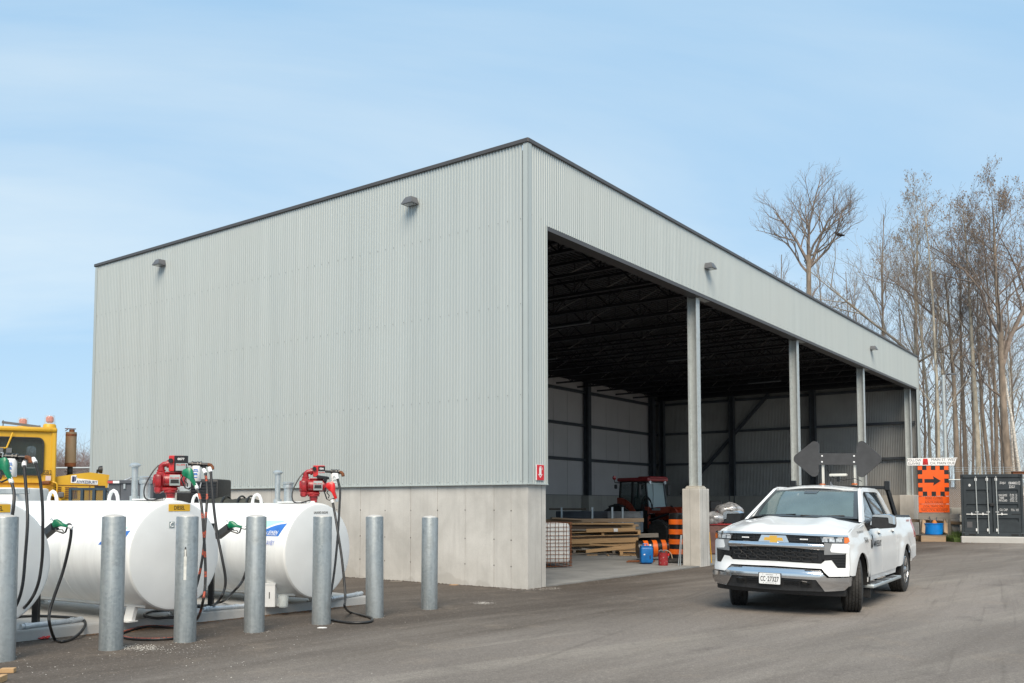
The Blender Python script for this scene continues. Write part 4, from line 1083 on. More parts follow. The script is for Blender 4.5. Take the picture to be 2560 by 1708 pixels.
def disc_diesel(t, zc):
    mb = MB(); M = on_disc(zc) @ T(.03, .607, 0); mb.prism([(-.165, -.045), (.165, -.045), (.165, .045), (-.165, .045)], .002, M); lab = mb.build('fuel_label', pm('label_yellow', (.80, .46, .03), .45, var=.06), t)
    mb = MB(); text_mb(mb, 'DIESEL', .1, M @ T(0, 0, .002), width=.165, height=.052, bold=.02); mb.build('label_lettering', MT['ink'], lab)
    mb = MB(); M = on_disc(zc) @ T(-.08, .39, 0); mb.prism([(-.04, -.04), (.04, -.04), (.04, .04), (-.04, .04)], .002, M); eo = mb.build('maker_emblem', MT['grey_ink'], t)
    mb = MB(); mb.tube([(.022, .02, .003), (.0, .03, .003), (-.022, .012, .003), (-.02, -.015, .003), (.0, -.028, .003), (.022, -.018, .003)], .006, 5, M=M); mb.build('emblem_curl', MT['white_ink'], eo)
    mb = MB(); text_mb(mb, 'GRANBY', .1, M @ T(.205, .005, 0), width=.29, height=.065, bold=.012); text_mb(mb, 'INDUSTRIES', .1, M @ T(.20, -.036, 0), width=.2, height=.014); mb.build('maker_lettering', MT['blue_ink'], t)
fuel_tank('white fuel tank marked unleaded gasoline, closest to the shed corner', *TKS[0], disc_gas)
fuel_tank('white fuel tank with a yellow diesel label on its end, middle of the three', *TKS[1], disc_diesel, -.08)
fuel_tank('white fuel tank cut by the photo edge behind the first bollard', *TKS[2], disc_diesel, -.08)

def nozzle(par, M, mat, name='nozzle'):
    """fuel nozzle lying in its own x (spout) / z plane, hose end at +x"""
    mb = MB()
    body = [(-.085, -.03), (-.07, .045), (-.03, .062), (.03, .045), (.065, .024), (.17, .012), (.18, -.022), (.06, -.030), (.0, -.062), (-.05, -.075)]
    b = bmesh.new(); 
    for y in (-.026, .026):
        pass
    n = len(body); c = V((sum(p[0] for p in body) / n, 0, sum(p[1] for p in body) / n))
    vs = []
    for k, y in ((.72, -.032), (1, -.018), (1, .018), (.72, .032)): vs += [(c.x + (p[0] - c.x) * (k if k < 1 else 1), y, c.z + (p[1] - c.z) * k) for p in body]
    fs = [tuple(range(n)), tuple(3 * n + i for i in range(n))[::-1]] + [(k * n + i, k * n + (i + 1) % n, (k + 1) * n + (i + 1) % n, (k + 1) * n + i)[::-1] for k in range(3) for i in range(n)]
    b.free(); mb.add(vs, fs, 0, M)
    o = mb.build(name, mat, par, 50)
    return o
def nozzle_bits(par, M, nz):
    mb = MB()
    mb.tube([M @ V(p) for p in [(-.03, 0, -.07), (.0, 0, -.115), (.12, 0, -.125), (.15, 0, -.10), (.155, 0, -.02)]], .010, 6)
    mb.tube([M @ V(p) for p in [(.02, 0, -.06), (.04, 0, -.09), (.09, 0, -.075), (.12, 0, -.10)]], .008, 6)
    mb.build('nozzle_guard', MT['satin_black'], par)
    mb = MB()
    mb.tube([M @ V(p) for p in [(-.085, 0, .02), (-.12, 0, .05), (-.135, 0, .03)]], .006, 5)
    mb.cyl(M @ V((.17, 0, -.005)), M @ V((.215, 0, -.008)), .021, 10); mb.build('nozzle_spout', MT['galv_pipe'], par)
def smooth_path(pts, n=8):
    pts = [V(p) for p in pts]; r_ = []
    P = [pts[0] * 2 - pts[1]] + pts + [pts[-1] * 2 - pts[-2]]
    for i in range(1, len(P) - 2):
        for k in range(n):
            t = k / n; p0, p1, p2, p3 = P[i - 1:i + 3]
            r_.append(.5 * ((2 * p1) + (-p0 + p2) * t + (2 * p0 - 5 * p1 + 4 * p2 - p3) * t * t + (-p0 + 3 * p1 - 3 * p2 + p3) * t ** 3))
    r_.append(pts[-1]); return r_
def hose_mat():
    m, t, b = newmat('printed_hose')
    tcn = nd(t, 'ShaderNodeTexCoord'); sp = nd(t, 'ShaderNodeSeparateXYZ', {0: tcn.outputs['Object']})
    wv = nd(t, 'ShaderNodeMath', {0: sp.outputs[2], 1: 4.3}, operation='MULTIPLY').outputs[0]
    fr = nd(t, 'ShaderNodeMath', {0: wv}, operation='FRACT').outputs[0]
    msk = nd(t, 'ShaderNodeMath', {0: fr, 1: .30}, operation='LESS_THAN').outputs[0]
    m2 = nd(t, 'ShaderNodeMath', {0: noise(t, tcn.outputs['Object'], 55, 2), 1: .44}, operation='GREATER_THAN').outputs[0]
    msk = nd(t, 'ShaderNodeMath', {0: msk, 1: m2}, operation='MULTIPLY').outputs[0]
    t.links.new(mixc(t, msk, (.022, .022, .023), (.42, .07, .03)), b.inputs['Base Color']); b.inputs['Roughness'].default_value = .45
    return m
MT['hose_print'] = hose_mat()
def fuel_pump(label, base, yaw, kind, word):
    """pump on the tank top; local -Y faces the viewer"""
    p = thing('fuel_pump', label, 'fuel pump', tuple(base), yaw, 'electric fuel pumps on the tanks')
    PR = MT['pump_red']
    def bld(name, fn, mat, par=p, sm_=40):
        mb = MB(); fn(mb); return mb.build(name, mat, par, sm_)
    X = lambda a: R(a, 'Y')
    def body(mb):
        mb.cyl((.02, 0, .0), (.02, 0, .05), .055, 8); mb.cyl((.02, 0, .05), (.02, 0, .13), .062, 14); mb.lathe([(.085, 0), (.085, .02), (.07, .03)], 8, T(.02, 0, .085))
        mb.box((.0, 0, .13), (.22, .12, .05), bev=.015)
        mb.box((-.115, 0, .17), (.10, .13, .16), bev=.025, seg=2); mb.box((-.10, 0, .31), (.105, .11, .10), bev=.015)
        mb.lathe([(0, -.02), (.085, -.02), (.095, 0), (.095, .05), (.08, .065)], 8, T(-.165, 0, .235) @ R(pi / 2, 'Y') @ R(pi / 8))
        mb.box((-.12, -.02, .235), (.09, .17, .17), bev=.03, seg=2); mb.box((-.125, -.05, .12), (.09, .09, .09), bev=.02)
        mb.cyl((-.10, 0, .34), (-.10, 0, .42), .042, 12); mb.lathe([(.055, 0), (.055, .02)], 12, T(-.10, 0, .36))
        mb.tube([(-.10, 0, .40), (-.095, 0, .43), (-.07, 0, .45), (-.02, 0, .455), (.04, 0, .455)], .036, 12)
        mb.lathe([(.052, 0), (.052, .03)], 12, T(-.03, 0, .455) @ R(pi / 2, 'Y'))
    hd = bld('pump_body', body, PR)
    def motor(mb):
        mb.lathe([(0, 0), (.075, 0), (.095, .012), (.098, .02), (.098, .03), (.09, .032), (.09, .24), (.098, .242), (.098, .256), (.085, .275), (0, .28)], 24, T(-.07, 0, .245) @ R(pi / 2, 'Y'))
        mb.box((.06, 0, .345), (.2, .09, .02), bev=.006)
    mo = bld('motor', motor, PR)
    bld('data_plate', lambda mb: mb.grid(6, 1, lambda u, v: (.02 + .13 * v, -.0925 * cos(.85 * (u - .5)), .245 + .0925 * sin(1.7 * (u - .5)))), MT['grey_ink'], mo, 60)
    def pl(mb):
        for z, c, w_ in ((.285, 'FILL-RITE', .10),):
            text_mb(mb, word, .05, T(.085, -.0935, .272) @ UP, width=.11, height=.016, bold=.03)
    bld('plate_lettering', pl, pm('plate_red', (.6, .03, .03), .5), mo)
    bld('plate_print', lambda mb: (mb.box((.085, -.0955, .236), (.10, .003, .034)), mb.box((.085, -.090, .21), (.11, .003, .012))), MT['ink'], mo)
    big = kind == 'big'
    fc = SB if big else MT['meter_red']
    bld('meter', lambda mb: mb.box((.13 - .035, .0, 0.460), (.19 if big else .17, .13, .205 if big else .17), bev=.008), MT['meter_red'])
    def face(mb):
        if big: mb.box((.155, -.072, 0.458), (.17, .02, .205), bev=.006)
        else: mb.box((.135, -.068, 0.495), (.10, .006, .075))
    mf = bld('meter_face', face, SB)
    bld('meter_label', lambda mb: mb.box((.155, -.084, 0.415), (.125, .004, .095)) if big else mb.box((.135, -.069, 0.420), (.10, .006, .075)), MT['grey_ink'], mf)
    bld('meter_lettering', lambda mb: text_mb(mb, word, .05, T(.155 if big else .135, -.0865 if big else -.0725, 0.442 if big else 0.440) @ UP, width=.105 if big else .085, height=.018, bold=.03), pm('meter_word_red', (.55, .03, .03), .5), mf)
    bld('meter_digits', lambda mb: text_mb(mb, '0077' if big else '006', .05, T(.155 if big else .135, -.0825 if big else -.0715, 0.517 if big else 0.498) @ UP, width=.085 if big else .06, height=.030, bold=.02), MT['white_ink'], mf)
    bld('reset_knob', lambda mb: mb.cyl((.03, -.06, 0.495), (.03, -.095, 0.495), .030, 14), SB, mf)
    # outlet pipe, filter, tee and rusty elbow
    q = lambda x: .18 + (x - .18) * .72
    def pipe(mb):
        mb.cyl((.18, .02, .46), (q(.36), .03, .455), .020, 10); mb.cyl((q(.30), .03, .457), (q(.46), .04, .452), .034, 12)
        for x in (.305, .40, .455): mb.lathe([(.040, 0), (.040, .016)], 8, T(q(x), .036, .455) @ R(pi / 2, 'Y'))
        if big: mb.cyl((q(.45), .04, .452), (q(.58), .045, .45), .026, 12); mb.cyl((q(.515), .043, .45), (q(.515), .043, .395), .024, 10)
    bld('outlet_pipe', pipe, MT['satin_black'])
    fo = bld('filter', lambda mb: mb.lathe([(.052, 0), (.058, .008), (.058, .19), (.05, .20), (0, .20)], 20, T(q(.385), .036, .235)), MT['plate_white'])
    bld('filter_print', lambda mb: [mb.box((q(.385), -.0235, .235 + z), (w_, .003, .010)) for z, w_ in ((.15, .05), (.13, .06), (.10, .04), (.085, .05), (.05, .045))], MT['blue_ink'] if big else MT['grey_ink'], fo)
    ex = q(.58) if big else q(.47)
    bld('elbow', lambda mb: mb.tube([(ex, .045, .45), (ex + .035, .045, .445), (ex + .055, .04, .42), (ex + .06, .035, .39)], .026, 10), MT['rust'])
    bld('cable', lambda mb: mb.tube(smooth_path([(-.13, -.02, .44), (-.20, -.05, .34), (-.28, -.08, .16), (-.27, -.1, .02), (-.18, -.1, -.01), (-.02, -.08, .03)]), .009, 6), MT['hose'])
    return p
# pumps
p3 = fuel_pump('red fuel pump with a red meter on the unleaded gasoline tank', (-2.97, 13.515, 1.625), RD(10), 'small', 'FILL-RITE')
p2 = fuel_pump('red fuel pump with a large black meter face on the diesel tank', (-4.43, 11.735, 1.66), RD(10), 'big', 'FILL-RITE')
p1 = fuel_pump('fuel pump on the tank cut by the photo edge', (-5.86, 9.95, 1.665), RD(10), 'big', 'FILL-RITE')
def hang(pump, name, px, mat, r=.017, D=None):
    """a hose of the pump, through points of the place; given in world space"""
    mb = MB(); M = pump.matrix_basis.inverted()
    mb.tube([M @ q for q in smooth_path(px)], r, 8); return mb.build(name, mat, pump, 60)
def ferrule(pump, a, c, r=.024):
    mb = MB(); M = pump.matrix_basis.inverted(); mb.cyl(M @ V(a), M @ V(c), r, 10); mb.build('ferrule', MT['white_ink'], pump)
HS, HP = MT['hose'], MT['hose_print']
def gz(px, py, z=.02): return G(px, py, z)
# pump 3 : one hose with a red nozzle
N3 = W(829, 1219, 12.75)
M3 = p3.matrix_basis.inverted() @ T(*N3) @ R(RD(66), 'Y')
nz = nozzle(p3, M3, MT['nozzle_red']); nozzle_bits(p3, M3, nz)
mb = MB(); mb.box((.10, -.08, .385), (.19, .05, .045), M=R(RD(8), 'Y'), bev=.015); mb.box((.19, -.09, .34), (.05, .06, .09), bev=.015); mb.build('nozzle_holder', MT['satin_black'], p3)
ferrule(p3, W(829.5, 1249, 12.75), W(832, 1257, 12.75)); ferrule(p3, W(839.5, 1187, 13.0), W(844, 1198, 12.98))
hang(p3, 'hose', [W(832, 1257, 12.75), W(838, 1290, 12.7), W(846, 1340, 12.6), W(855, 1400, 12.5), W(862, 1470, 12.4), W(863, 1500, 12.3), W(862, 1517, 12.15), gz(876, 1531), gz(908, 1539), gz(929, 1546), gz(926, 1554), gz(900, 1557), gz(865, 1556), gz(828, 1549), gz(800, 1535), W(822, 1500, 12.5), W(832, 1455, 12.6), W(840, 1390, 12.7), W(845, 1330, 12.8), W(849, 1260, 12.9), W(850, 1225, 12.95), W(844, 1198, 12.98)], HS)
# pump 2 : two hoses, green nozzles
N2 = W(473, 1186, 11.15)
M2 = p2.matrix_basis.inverted() @ T(*N2) @ R(RD(58), 'Y')
nz = nozzle(p2, M2, MT['nozzle_green']); nozzle_bits(p2, M2, nz)
mb = MB(); mb.box((.21, -.09, .13), (.13, .03, .07), bev=.01); mb.build('nozzle_holder', MT['galv_pipe'], p2)
ferrule(p2, W(487, 1210, 11.15), W(493, 1221, 11.15)); ferrule(p2, W(509, 1174, 11.75), W(514, 1184, 11.7)); ferrule(p2, W(523.5, 1170, 11.75), W(527, 1181, 11.7))
hang(p2, 'hose', [W(493, 1221, 11.15), W(500, 1245, 11.1), W(505, 1275, 11.05), W(509, 1330, 11.0), W(513, 1400, 10.95), W(513, 1460, 10.9), W(506, 1510, 10.85), gz(494, 1545, .14), gz(470, 1566, .03), gz(430, 1568), gz(370, 1566), gz(318, 1578), gz(300, 1588), gz(330, 1597), gz(400, 1598), gz(450, 1592), gz(462, 1570, .05), gz(440, 1545, .14), gz(390, 1546, .14), gz(360, 1537, .14), gz(385, 1528, .14), gz(440, 1527, .14), W(475, 1500, 11.3), W(494, 1455, 11.35), W(508, 1380, 11.4), W(514, 1300, 11.5), W(518, 1230, 11.65), W(514, 1184, 11.7)], HP)
hang(p2, 'hose', [W(527, 1181, 11.7), W(531, 1230, 11.65), W(537, 1290, 11.6), W(545, 1345, 11.55), W(556, 1400, 11.5), W(563, 1440, 11.5), W(562, 1470, 11.5), W(550, 1497, 11.5), gz(530, 1515, .14), gz(500, 1517, .14), gz(490, 1514, .14), gz(520, 1513, .14), gz(560, 1502, .16), W(585, 1478, 11.9), W(607, 1450, 11.9), W(622, 1400, 11.9), W(625, 1350, 11.85), W(618, 1322, 11.8), W(602, 1317, 11.75)], HS)
# pump 1 : two hoses, green nozzle at the photo edge, second nozzle on the post
N1 = W(10, 1163, 9.6)
M1 = p1.matrix_basis.inverted() @ T(*N1) @ R(RD(62), 'Y')
nz = nozzle(p1, M1, MT['nozzle_green']); nozzle_bits(p1, M1, nz)
ferrule(p1, W(24, 1195, 9.6), W(29, 1206, 9.6)); ferrule(p1, W(60, 1152, 10.1), W(60.5, 1166, 10.05)); ferrule(p1, W(83, 1147, 10.1), W(89, 1157, 10.05))
hang(p1, 'hose', [W(29, 1206, 9.6), W(35, 1232, 9.55), W(34, 1265, 9.5), W(28, 1300, 9.5), W(10, 1360, 9.5), W(-20, 1430, 9.5), W(-60, 1500, 9.5)], HS)
hang(p1, 'hose', [W(60.5, 1166, 10.05), W(66, 1235, 10), W(69, 1300, 9.9), W(64, 1380, 9.85), W(55, 1470, 9.8), W(34, 1525, 9.8), W(0, 1560, 9.9), W(-40, 1570, 10)], HS)
hang(p1, 'hose', [W(89, 1157, 10.05), W(100, 1200, 10.05), W(106, 1260, 10.05), W(107, 1320, 10.05), W(105, 1400, 10.1), W(92, 1470, 10.1), W(60, 1520, 10.2), gz(10, 1552, .15), gz(40, 1543, .14), gz(100, 1540, .14), gz(190, 1545, .14), gz(213, 1556, .13), gz(205, 1577, .08), gz(182, 1596), gz(155, 1604), gz(137, 1598), W(124, 1560, 10.35), W(124, 1530, 10.4), W(136, 1490, 10.45), W(157, 1430, 10.5), W(172, 1370, 10.5), W(178, 1330, 10.5), W(175, 1312, 10.5), W(167, 1314, 10.5)], HS)
# filter letters etc. differ by pump; posts with nozzle boots
def post(label, base, holder_from, npos, D, col, ang):
    o = thing('nozzle_post', label, 'post', tuple(base), 0, 'black nozzle posts beside the tanks')
    mb = MB(); mb.box((0, 0, .60), (.075, .075, 1.20), bev=.006); mb.build('shaft', MT['satin_black'], o)
    a = V(holder_from) - V(base); c = V(npos) - V(base)
    mb = MB(); mb.bar(tuple(a), tuple(a + (c - a) * .80), .075, .085); mb.build('nozzle_boot', MT['satin_black'], o)
    M = T(*c) @ R(ang, 'Y') @ S(.74, .74, .74); nz = nozzle(o, M, col); nozzle_bits(o, M, nz)
    mb = MB(); mb.cyl(M @ V((.18, 0, -.005)), M @ V((.235, 0, -.01)), .022, 10); mb.build('ferrule', MT['white_ink'], o)
post('black post with a green nozzle between the diesel tank and the cut-off tank', G(89, 1556, .12), W(102, 1345, 10.75), W(145, 1309, 10.45), 10.45, MT['nozzle_green'], RD(14))
post('black post with a green nozzle between the diesel and gasoline tanks', G(527, 1517, .12), W(545, 1340, 12.0), W(582, 1312, 11.7), 11.7, MT['nozzle_green'], RD(14))
# conduit stubs lying on the pad
for k, (a, c, lab) in enumerate(((( 52, 1567), (197, 1549), 'bright steel conduit lying on the pad edge before the cut-off tank'), ((508, 1523), (606, 1515), 'bright steel conduit lying on the pad between diesel and gasoline tanks'), ((826, 1497), (900, 1484), 'bright steel conduit at the shed end of the pad'))):
    a_, c_ = G(*a, .155), G(*c, .155)
    o = thing('conduit_pipe', lab, 'pipe', tuple(a_), 0, 'conduit stubs on the pad'); d = c_ - a_
    mb = MB(); mb.cyl((0, 0, 0), tuple(d), .030, 14); mb.build('tube', MT['conduit'], o)
    mb = MB(); u = d.normalized(); mb.cyl(tuple(d - u * .12), tuple(d - u * .07), .038, 8); mb.cyl(tuple(u * .04), tuple(u * .09), .038, 8); mb.cyl(tuple(d), tuple(d + u * .05), .034, 12); mb.build_each('coupling', MT['conduit'], o)
# white box and clear cup on the pad by tank 3
o = tag(MB().box((0, 0, .16), (.16, .12, .32), bev=.006).box((0, 0, .327), (.17, .13, .016)).build('meter_box', MT['plate_white'], None, loc=(W(680, 1259, 13.2).x, 13.2, .12)), 'small white upright box standing on the pad under the gasoline tank', 'box')
mb = MB(); mb.box((.0, -.062, .17), (.012, .006, .09)); mb.build('slot', MT['grey_plate'], o)
o = tag(MB().lathe([(.062, 0), (.066, .02), (.078, .17), (.082, .172), (.074, .172), (.06, .02), (0, .015)], 22).build('plastic_cup', MT['clear_plastic'], None, loc=(W(712, 1259, 13.15).x, 13.15, .121)), 'clear plastic cup on the pad beside the white box', 'cup')
# bollards
BOL = [(4, 1657, 1.466), (277, 1628, 1.46), (462, 1608, 1.452), (635, 1583, 1.44), (803, 1563, 1.43), (936.5, 1546, 1.42), (1073, 1525, 1.393)]
blab = ['galvanised bollard cut by the photo edge', 'galvanised bollard before the middle of the diesel tank barrel', 'galvanised bollard with a torn slot, before the diesel tank end', 'galvanised bollard just right of the green nozzle between the tanks', 'galvanised bollard in front of the gasoline tank end', 'galvanised bollard beside the hose loop at the end of the pad', 'galvanised bollard standing alone before the concrete wall, furthest from the tanks']
for i, (px, py, h) in enumerate(BOL):
    p = G(px, py); k = 1 + .124 / p.y
    bo = thing('bollard', blab[i], 'bollard', (p.x * k, p.y * k, 0), i * 1.1, 'galvanised bollards before the fuel tanks')
    bo.rotation_euler = ((.004, -.007, .003, .008, -.005, .006, -.004)[i], (-.006, .004, .009, -.003, .007, -.008, .005)[i], i * 1.1)
    mb = MB(); mb.lathe([(.125, -.03), (.125, h - .01), (.121, h), (.108, h), (.108, h - .03)], 40); mb.build('shaft', MT['galv'], bo)
    mb = MB(); mb.lathe([(.110, h - .008), (.10, h + .008), (.06, h + .022), (.0, h + .028)], 28, S(1, 1, 1)); 
    mb.v = [(x, y, z + .006 * MN.noise(V((x * 30, y * 30, i)))) for x, y, z in mb.v]; mb.build('concrete_cap', MT['pad'], bo)
    if i == 2:
        mb = MB()
        a0 = atan2(-(p.y), -(p.x)) - i * 1.1 - .12
        def cy(da, z, o_=.0015): return ((.125 + o_) * cos(a0 + da), (.125 + o_) * sin(a0 + da), z)
        for z0, z1, w0, w1 in ((.98, 1.06, .13, .10), (1.06, 1.10, .10, .05)):
            mb.grid(4, 2, lambda u, v: cy((u - .5) * 2 * (w0 + (w1 - w0) * v), z0 + (z1 - z0) * v, .001))
        mb.build('torn_slot', MT['grey_plate'], bo, 60)
        mb = MB(); mb.grid(4, 2, lambda u, v: cy((u - .5) * .15, .97 + .10 * v, .003)); mb.grid(4, 8, lambda u, v: cy((u - .5) * .24, .72 + .27 * v, .002)); mb.build('bare_patch', pm('bare_steel', (.62, .62, .58), .7, var=.15, vs=20), bo, 60)
# ================================================================ machines behind the tanks
YL = MT['yellow']
YD = 20.0
yo = W(140, 1259, YD); YO = V((yo.x, yo.y, 0))
ym = thing('snow_blower_loader', 'old yellow municipal loader with cab, amber beacons and rusty exhaust stack', 'loader', tuple(YO), RD(27))
PXM = YD / CAMF; PXX = PXM / 1.13
def yx(px): return (px - 140) * PXX
def yz(py): return 1.6 + (1259 - py) * PXM * .95
# hood: slanted nose block, seen side on (local x to the right)
mb = MB()
hd_ = [(yx(134), yz(1190)), (yx(190), yz(1181)), (yx(222), yz(1177)), (yx(272), yz(1183)), (yx(262), yz(1262)), (yx(255), .7), (yx(120), .7)]
mb.prism(hd_, .95, UP, d0=-.95 / 2 + .1); mb.build('hood', YL, ym, 30)
mb = MB()
for k in range(6): mb.box((yx(140), -.585, yz(1217 + 5.2 * k)), (.18, .01, .018)); mb.box((yx(176), -.585, yz(1217 + 5.2 * k)), (.24, .01, .018))
mb.box((yx(190), -.583, yz(1211)), (.85, .006, .012)); mb.box((yx(222), -.583, yz(1240)), (.012, .006, .5)); mb.build_each('louvre', MT['rust'], ym)
mb = MB(); mb.box((yx(248), -.586, yz(1217)), (.21, .008, .09)); mb.build('side_screen', MT['black_plastic'], ym)
# cab : frame round big rounded openings
def holed(mb, outer, hole, th, M):
    """plate with one rounded opening, both outlines with the same number of points"""
    n = len(outer)
    vs = [(x, y, z) for z in (0, th) for x, y in outer] + [(x, y, z) for z in (0, th) for x, y in hole]
    fs = []
    for i in range(n):
        j = (i + 1) % n
        fs += [(n + i, n + j, 3 * n + j, 3 * n + i), (j, i, 2 * n + i, 2 * n + j), (i, j, n + j, n + i), (2 * n + j, 2 * n + i, 3 * n + i, 3 * n + j)]
    mb.add(vs, fs, 0, M)
def rrect(x0, x1, y0, y1, r, n=6):
    return [(cx + r * cos(RD(a0 + 90 * k / n)), cy + r * sin(RD(a0 + 90 * k / n))) for cx, cy, a0 in ((x1 - r, y1 - r, 0), (x0 + r, y1 - r, 90), (x0 + r, y0 + r, 180), (x1 - r, y0 + r, 270)) for k in range(n + 1)]
CW0, CW1 = yx(-130), yx(136)
zt, zb = yz(1073), yz(1206)
mb = MB(); holed(mb, rrect(yx(-20), CW1, zb, zt, .08), rrect(yx(-12), yx(106), yz(1188), yz(1091), .12), .07, T(0, -.68, 0) @ UP @ T(0, 0, -.07)); 
holed(mb, rrect(CW0, yx(-21), zb, zt, .08), rrect(yx(-122), yx(-28), yz(1188), yz(1091), .12), .07, T(0, -.68, 0) @ UP @ T(0, 0, -.07)); mb.build('cab_side', YL, ym, 40)
mb = MB(); holed(mb, rrect(CW0, CW1 - .02, zb, zt, .08), rrect(yx(60), yx(85), yz(1186), yz(1104), .07), .07, T(0, .72, 0) @ UP); mb.build('cab_side', YL, ym, 40)
mb = MB()
for x in (CW0 + .04, CW1 - .045): mb.box((x, -.66, (zt + zb) / 2), (.10, .10, zt - zb), bev=.02); mb.box((x, .70, (zt + zb) / 2), (.10, .10, zt - zb), bev=.02); mb.box((x, 0, zb + .12), (.07, 1.36, .3)); mb.box((x, 0, zt - .07), (.07, 1.36, .16))
mb.build_each('cab_post', YL, ym)
mb = MB(); mb.box(((CW0 + CW1) / 2, 0, zt + .02), (CW1 - CW0 + .02, 1.5, .10), bev=.04, seg=2); mb.build('cab_roof', YL, ym)
mb = MB(); holed(mb, rrect(yx(-12) - .002, yx(106) + .002, yz(1188), yz(1091), .12), rrect(yx(-9), yx(102), yz(1185), yz(1094), .10), .03, T(0, -.70, 0) @ UP); mb.build('window_seal', MT['black_plastic'], ym)
mb = MB(); mb.box((yx(46), -.655, yz(1140)), (1.05, .006, .90)); mb.build('window', MT['cab_glass'], ym)
mb = MB(); mb.box((yx(30), .40, yz(1215)), (.9, .5, .8), bev=.05); mb.box((yx(30), .15, yz(1170)), (.12, .5, .6), bev=.04); mb.box((yx(95), .3, 1.9), (.1, .5, .7)); mb.build('cab_interior', MT['dark_inside'], ym)
mb = MB(); mb.box((yx(-10), 0, zb - .28), (yx(136) - yx(-156), 1.25, .62), bev=.04); mb.box((yx(30), -.05, .80), (3.6, .9, .7)); mb.build('cab_base', YL, ym)
# arched fender and wheel
mb = MB(); pts = [(yx(-30), yz(1222)), (yx(40), yz(1220)), (yx(100), yz(1222)), (yx(125), yz(1229)), (yx(140), yz(1238)), (yx(152), yz(1248))]
mb.add([(x, y, z + dz_) for x, z in pts for y in (-1.0, -.5) for dz_ in (0, -.06)], [f for i in range(len(pts) - 1) for f in ((4 * i, 4 * i + 2, 4 * i + 6, 4 * i + 4), (4 * i + 1, 4 * i + 5, 4 * i + 7, 4 * i + 3), (4 * i, 4 * i + 4, 4 * i + 5, 4 * i + 1), (4 * i + 2, 4 * i + 3, 4 * i + 7, 4 * i + 6))])
mb.v = [(x, y, z) for x, y, z in mb.v]; mb.build('fender', YL, ym, 50)
def big_tyre(R0, Wd, lugs=18, ir=.5):
    mb = MB(); mb.lathe([(R0 * ir, -Wd * .42), (R0 * .72, -Wd * .5), (R0 * .90, -Wd * .5), (R0 * .955, -Wd * .42), (R0 * .965, 0), (R0 * .955, Wd * .42), (R0 * .90, Wd * .5), (R0 * .72, Wd * .5), (R0 * ir, Wd * .42)], 36, R(pi / 2, 'X'))
    for j in range(lugs):
        for sg in (1, -1):
            th = 2 * pi * (j + (.5 if sg > 0 else 0)) / lugs
            M = R(th, 'Y') @ T(0, sg * Wd * .22, R0 * .99) @ R(sg * .75, 'Z')
            mb.box((0, 0, 0), (Wd * .16, Wd * .62, R0 * .085), M)
    return mb
def big_wheel(par, loc, R0, Wd, rimmat, rz=0, name='wheel', lugs=18):
    w_ = link(name, None, par, loc, rz)
    big_tyre(R0, Wd, lugs).build('tyre', MT['rubber'], w_)
    mb = MB(); mb.lathe([(0, -Wd * .2), (R0 * .2, -Wd * .2), (R0 * .32, -Wd * .05), (R0 * .46, -Wd * .3), (R0 * .52, -Wd * .43), (R0 * .52, Wd * .4), (0, Wd * .4)], 28, R(pi / 2, 'X')); mb.build('rim', rimmat, w_)
    return w_
big_wheel(ym, (yx(60), -.75, .62), .66, .40, YL); big_wheel(ym, (yx(60), .75, .62), .66, .40, YL); big_wheel(ym, (yx(215), -.55, .45), .46, .3, YL); big_wheel(ym, (yx(215), .75, .45), .46, .3, YL)
# exhaust stack
mb = MB(); mb.cyl((yx(173), 0, yz(1185)), (yx(173), 0, yz(1158)), .058, 14); mb.lathe([(.12, 0), (.12, .01)], 14, T(yx(173), 0, yz(1175))); mb.build('exhaust_pipe', MT['dark_steel'], ym)
m_muf = pm('heat_stained_muffler', (.36, .27, .17), .7, .15, var=.25, vs=3, col2=(.20, .10, .05), stretch=(2, 2, .6), lo=.45, hi=.75)
mb = MB(); mb.lathe([(.05, 0), (.113, .0), (.113, .77), (.05, .77)], 22, T(yx(173.5), 0, yz(1161))); mf = mb.build('muffler', m_muf, ym)
mb = MB(); mb.lathe([(.1135, 0), (.115, .0), (.115, .085), (.1135, .085)], 22, T(yx(173.5), 0, yz(1161)), close=True); mb.lathe([(.1135, 0), (.115, 0), (.115, .05), (.1135, .05)], 22, T(yx(173.5), 0, yz(1080)), close=True); mb.build_each('muffler_band', MT['rust'], mf)
mb = MB(); mb.cyl((yx(175), 0, yz(1074)), (yx(175), 0, yz(1062)), .055, 12); mb.box((yx(171), 0, yz(1060)), (.22, .12, .012), R(0, 'Y')); mb.bar((yx(165), 0, yz(1061)), (yx(158), 0, yz(1066)), .10, .012); mb.build('rain_flap', MT['rust'], mf)
m_dome = m_clear('beacon_dome', (.6, .65, .7), .22, .08)
# beacons, light rail, lamp, mirror arm, rail
for px, y in ((118, -.45), (50, .45)):
    z0 = zt + .07
    mb = MB(); mb.lathe([(.135, 0), (.125, .07), (.11, .09), (0, .09)], 20, T(yx(px), y, z0)); bb = mb.build('beacon_base', YL, ym)
    mb = MB(); mb.lathe([(.112, .09), (.10, .27), (.092, .285), (0, .29)], 20, T(yx(px), y, z0)); mb.build('beacon_dome', m_dome, bb)
    mb = MB(); mb.box((yx(px), y, z0 + .19), (.15, .13, .14), bev=.03); mb.build('beacon_lens', pm('orange_beacon', (.55, .12, .03), .3, var=.1), bb)
mb = MB(); mb.bar((yx(3), -.55, zt + .16), (yx(96), -.55, zt + .085), .04, .05); mb.cyl((yx(6), -.55, zt + .05), (yx(6), -.55, zt + .2), .012, 6); mb.cyl((yx(94), -.55, zt + .03), (yx(94), -.55, zt + .12), .012, 6); mb.build('roof_rail', MT['lamp_grey'], ym)
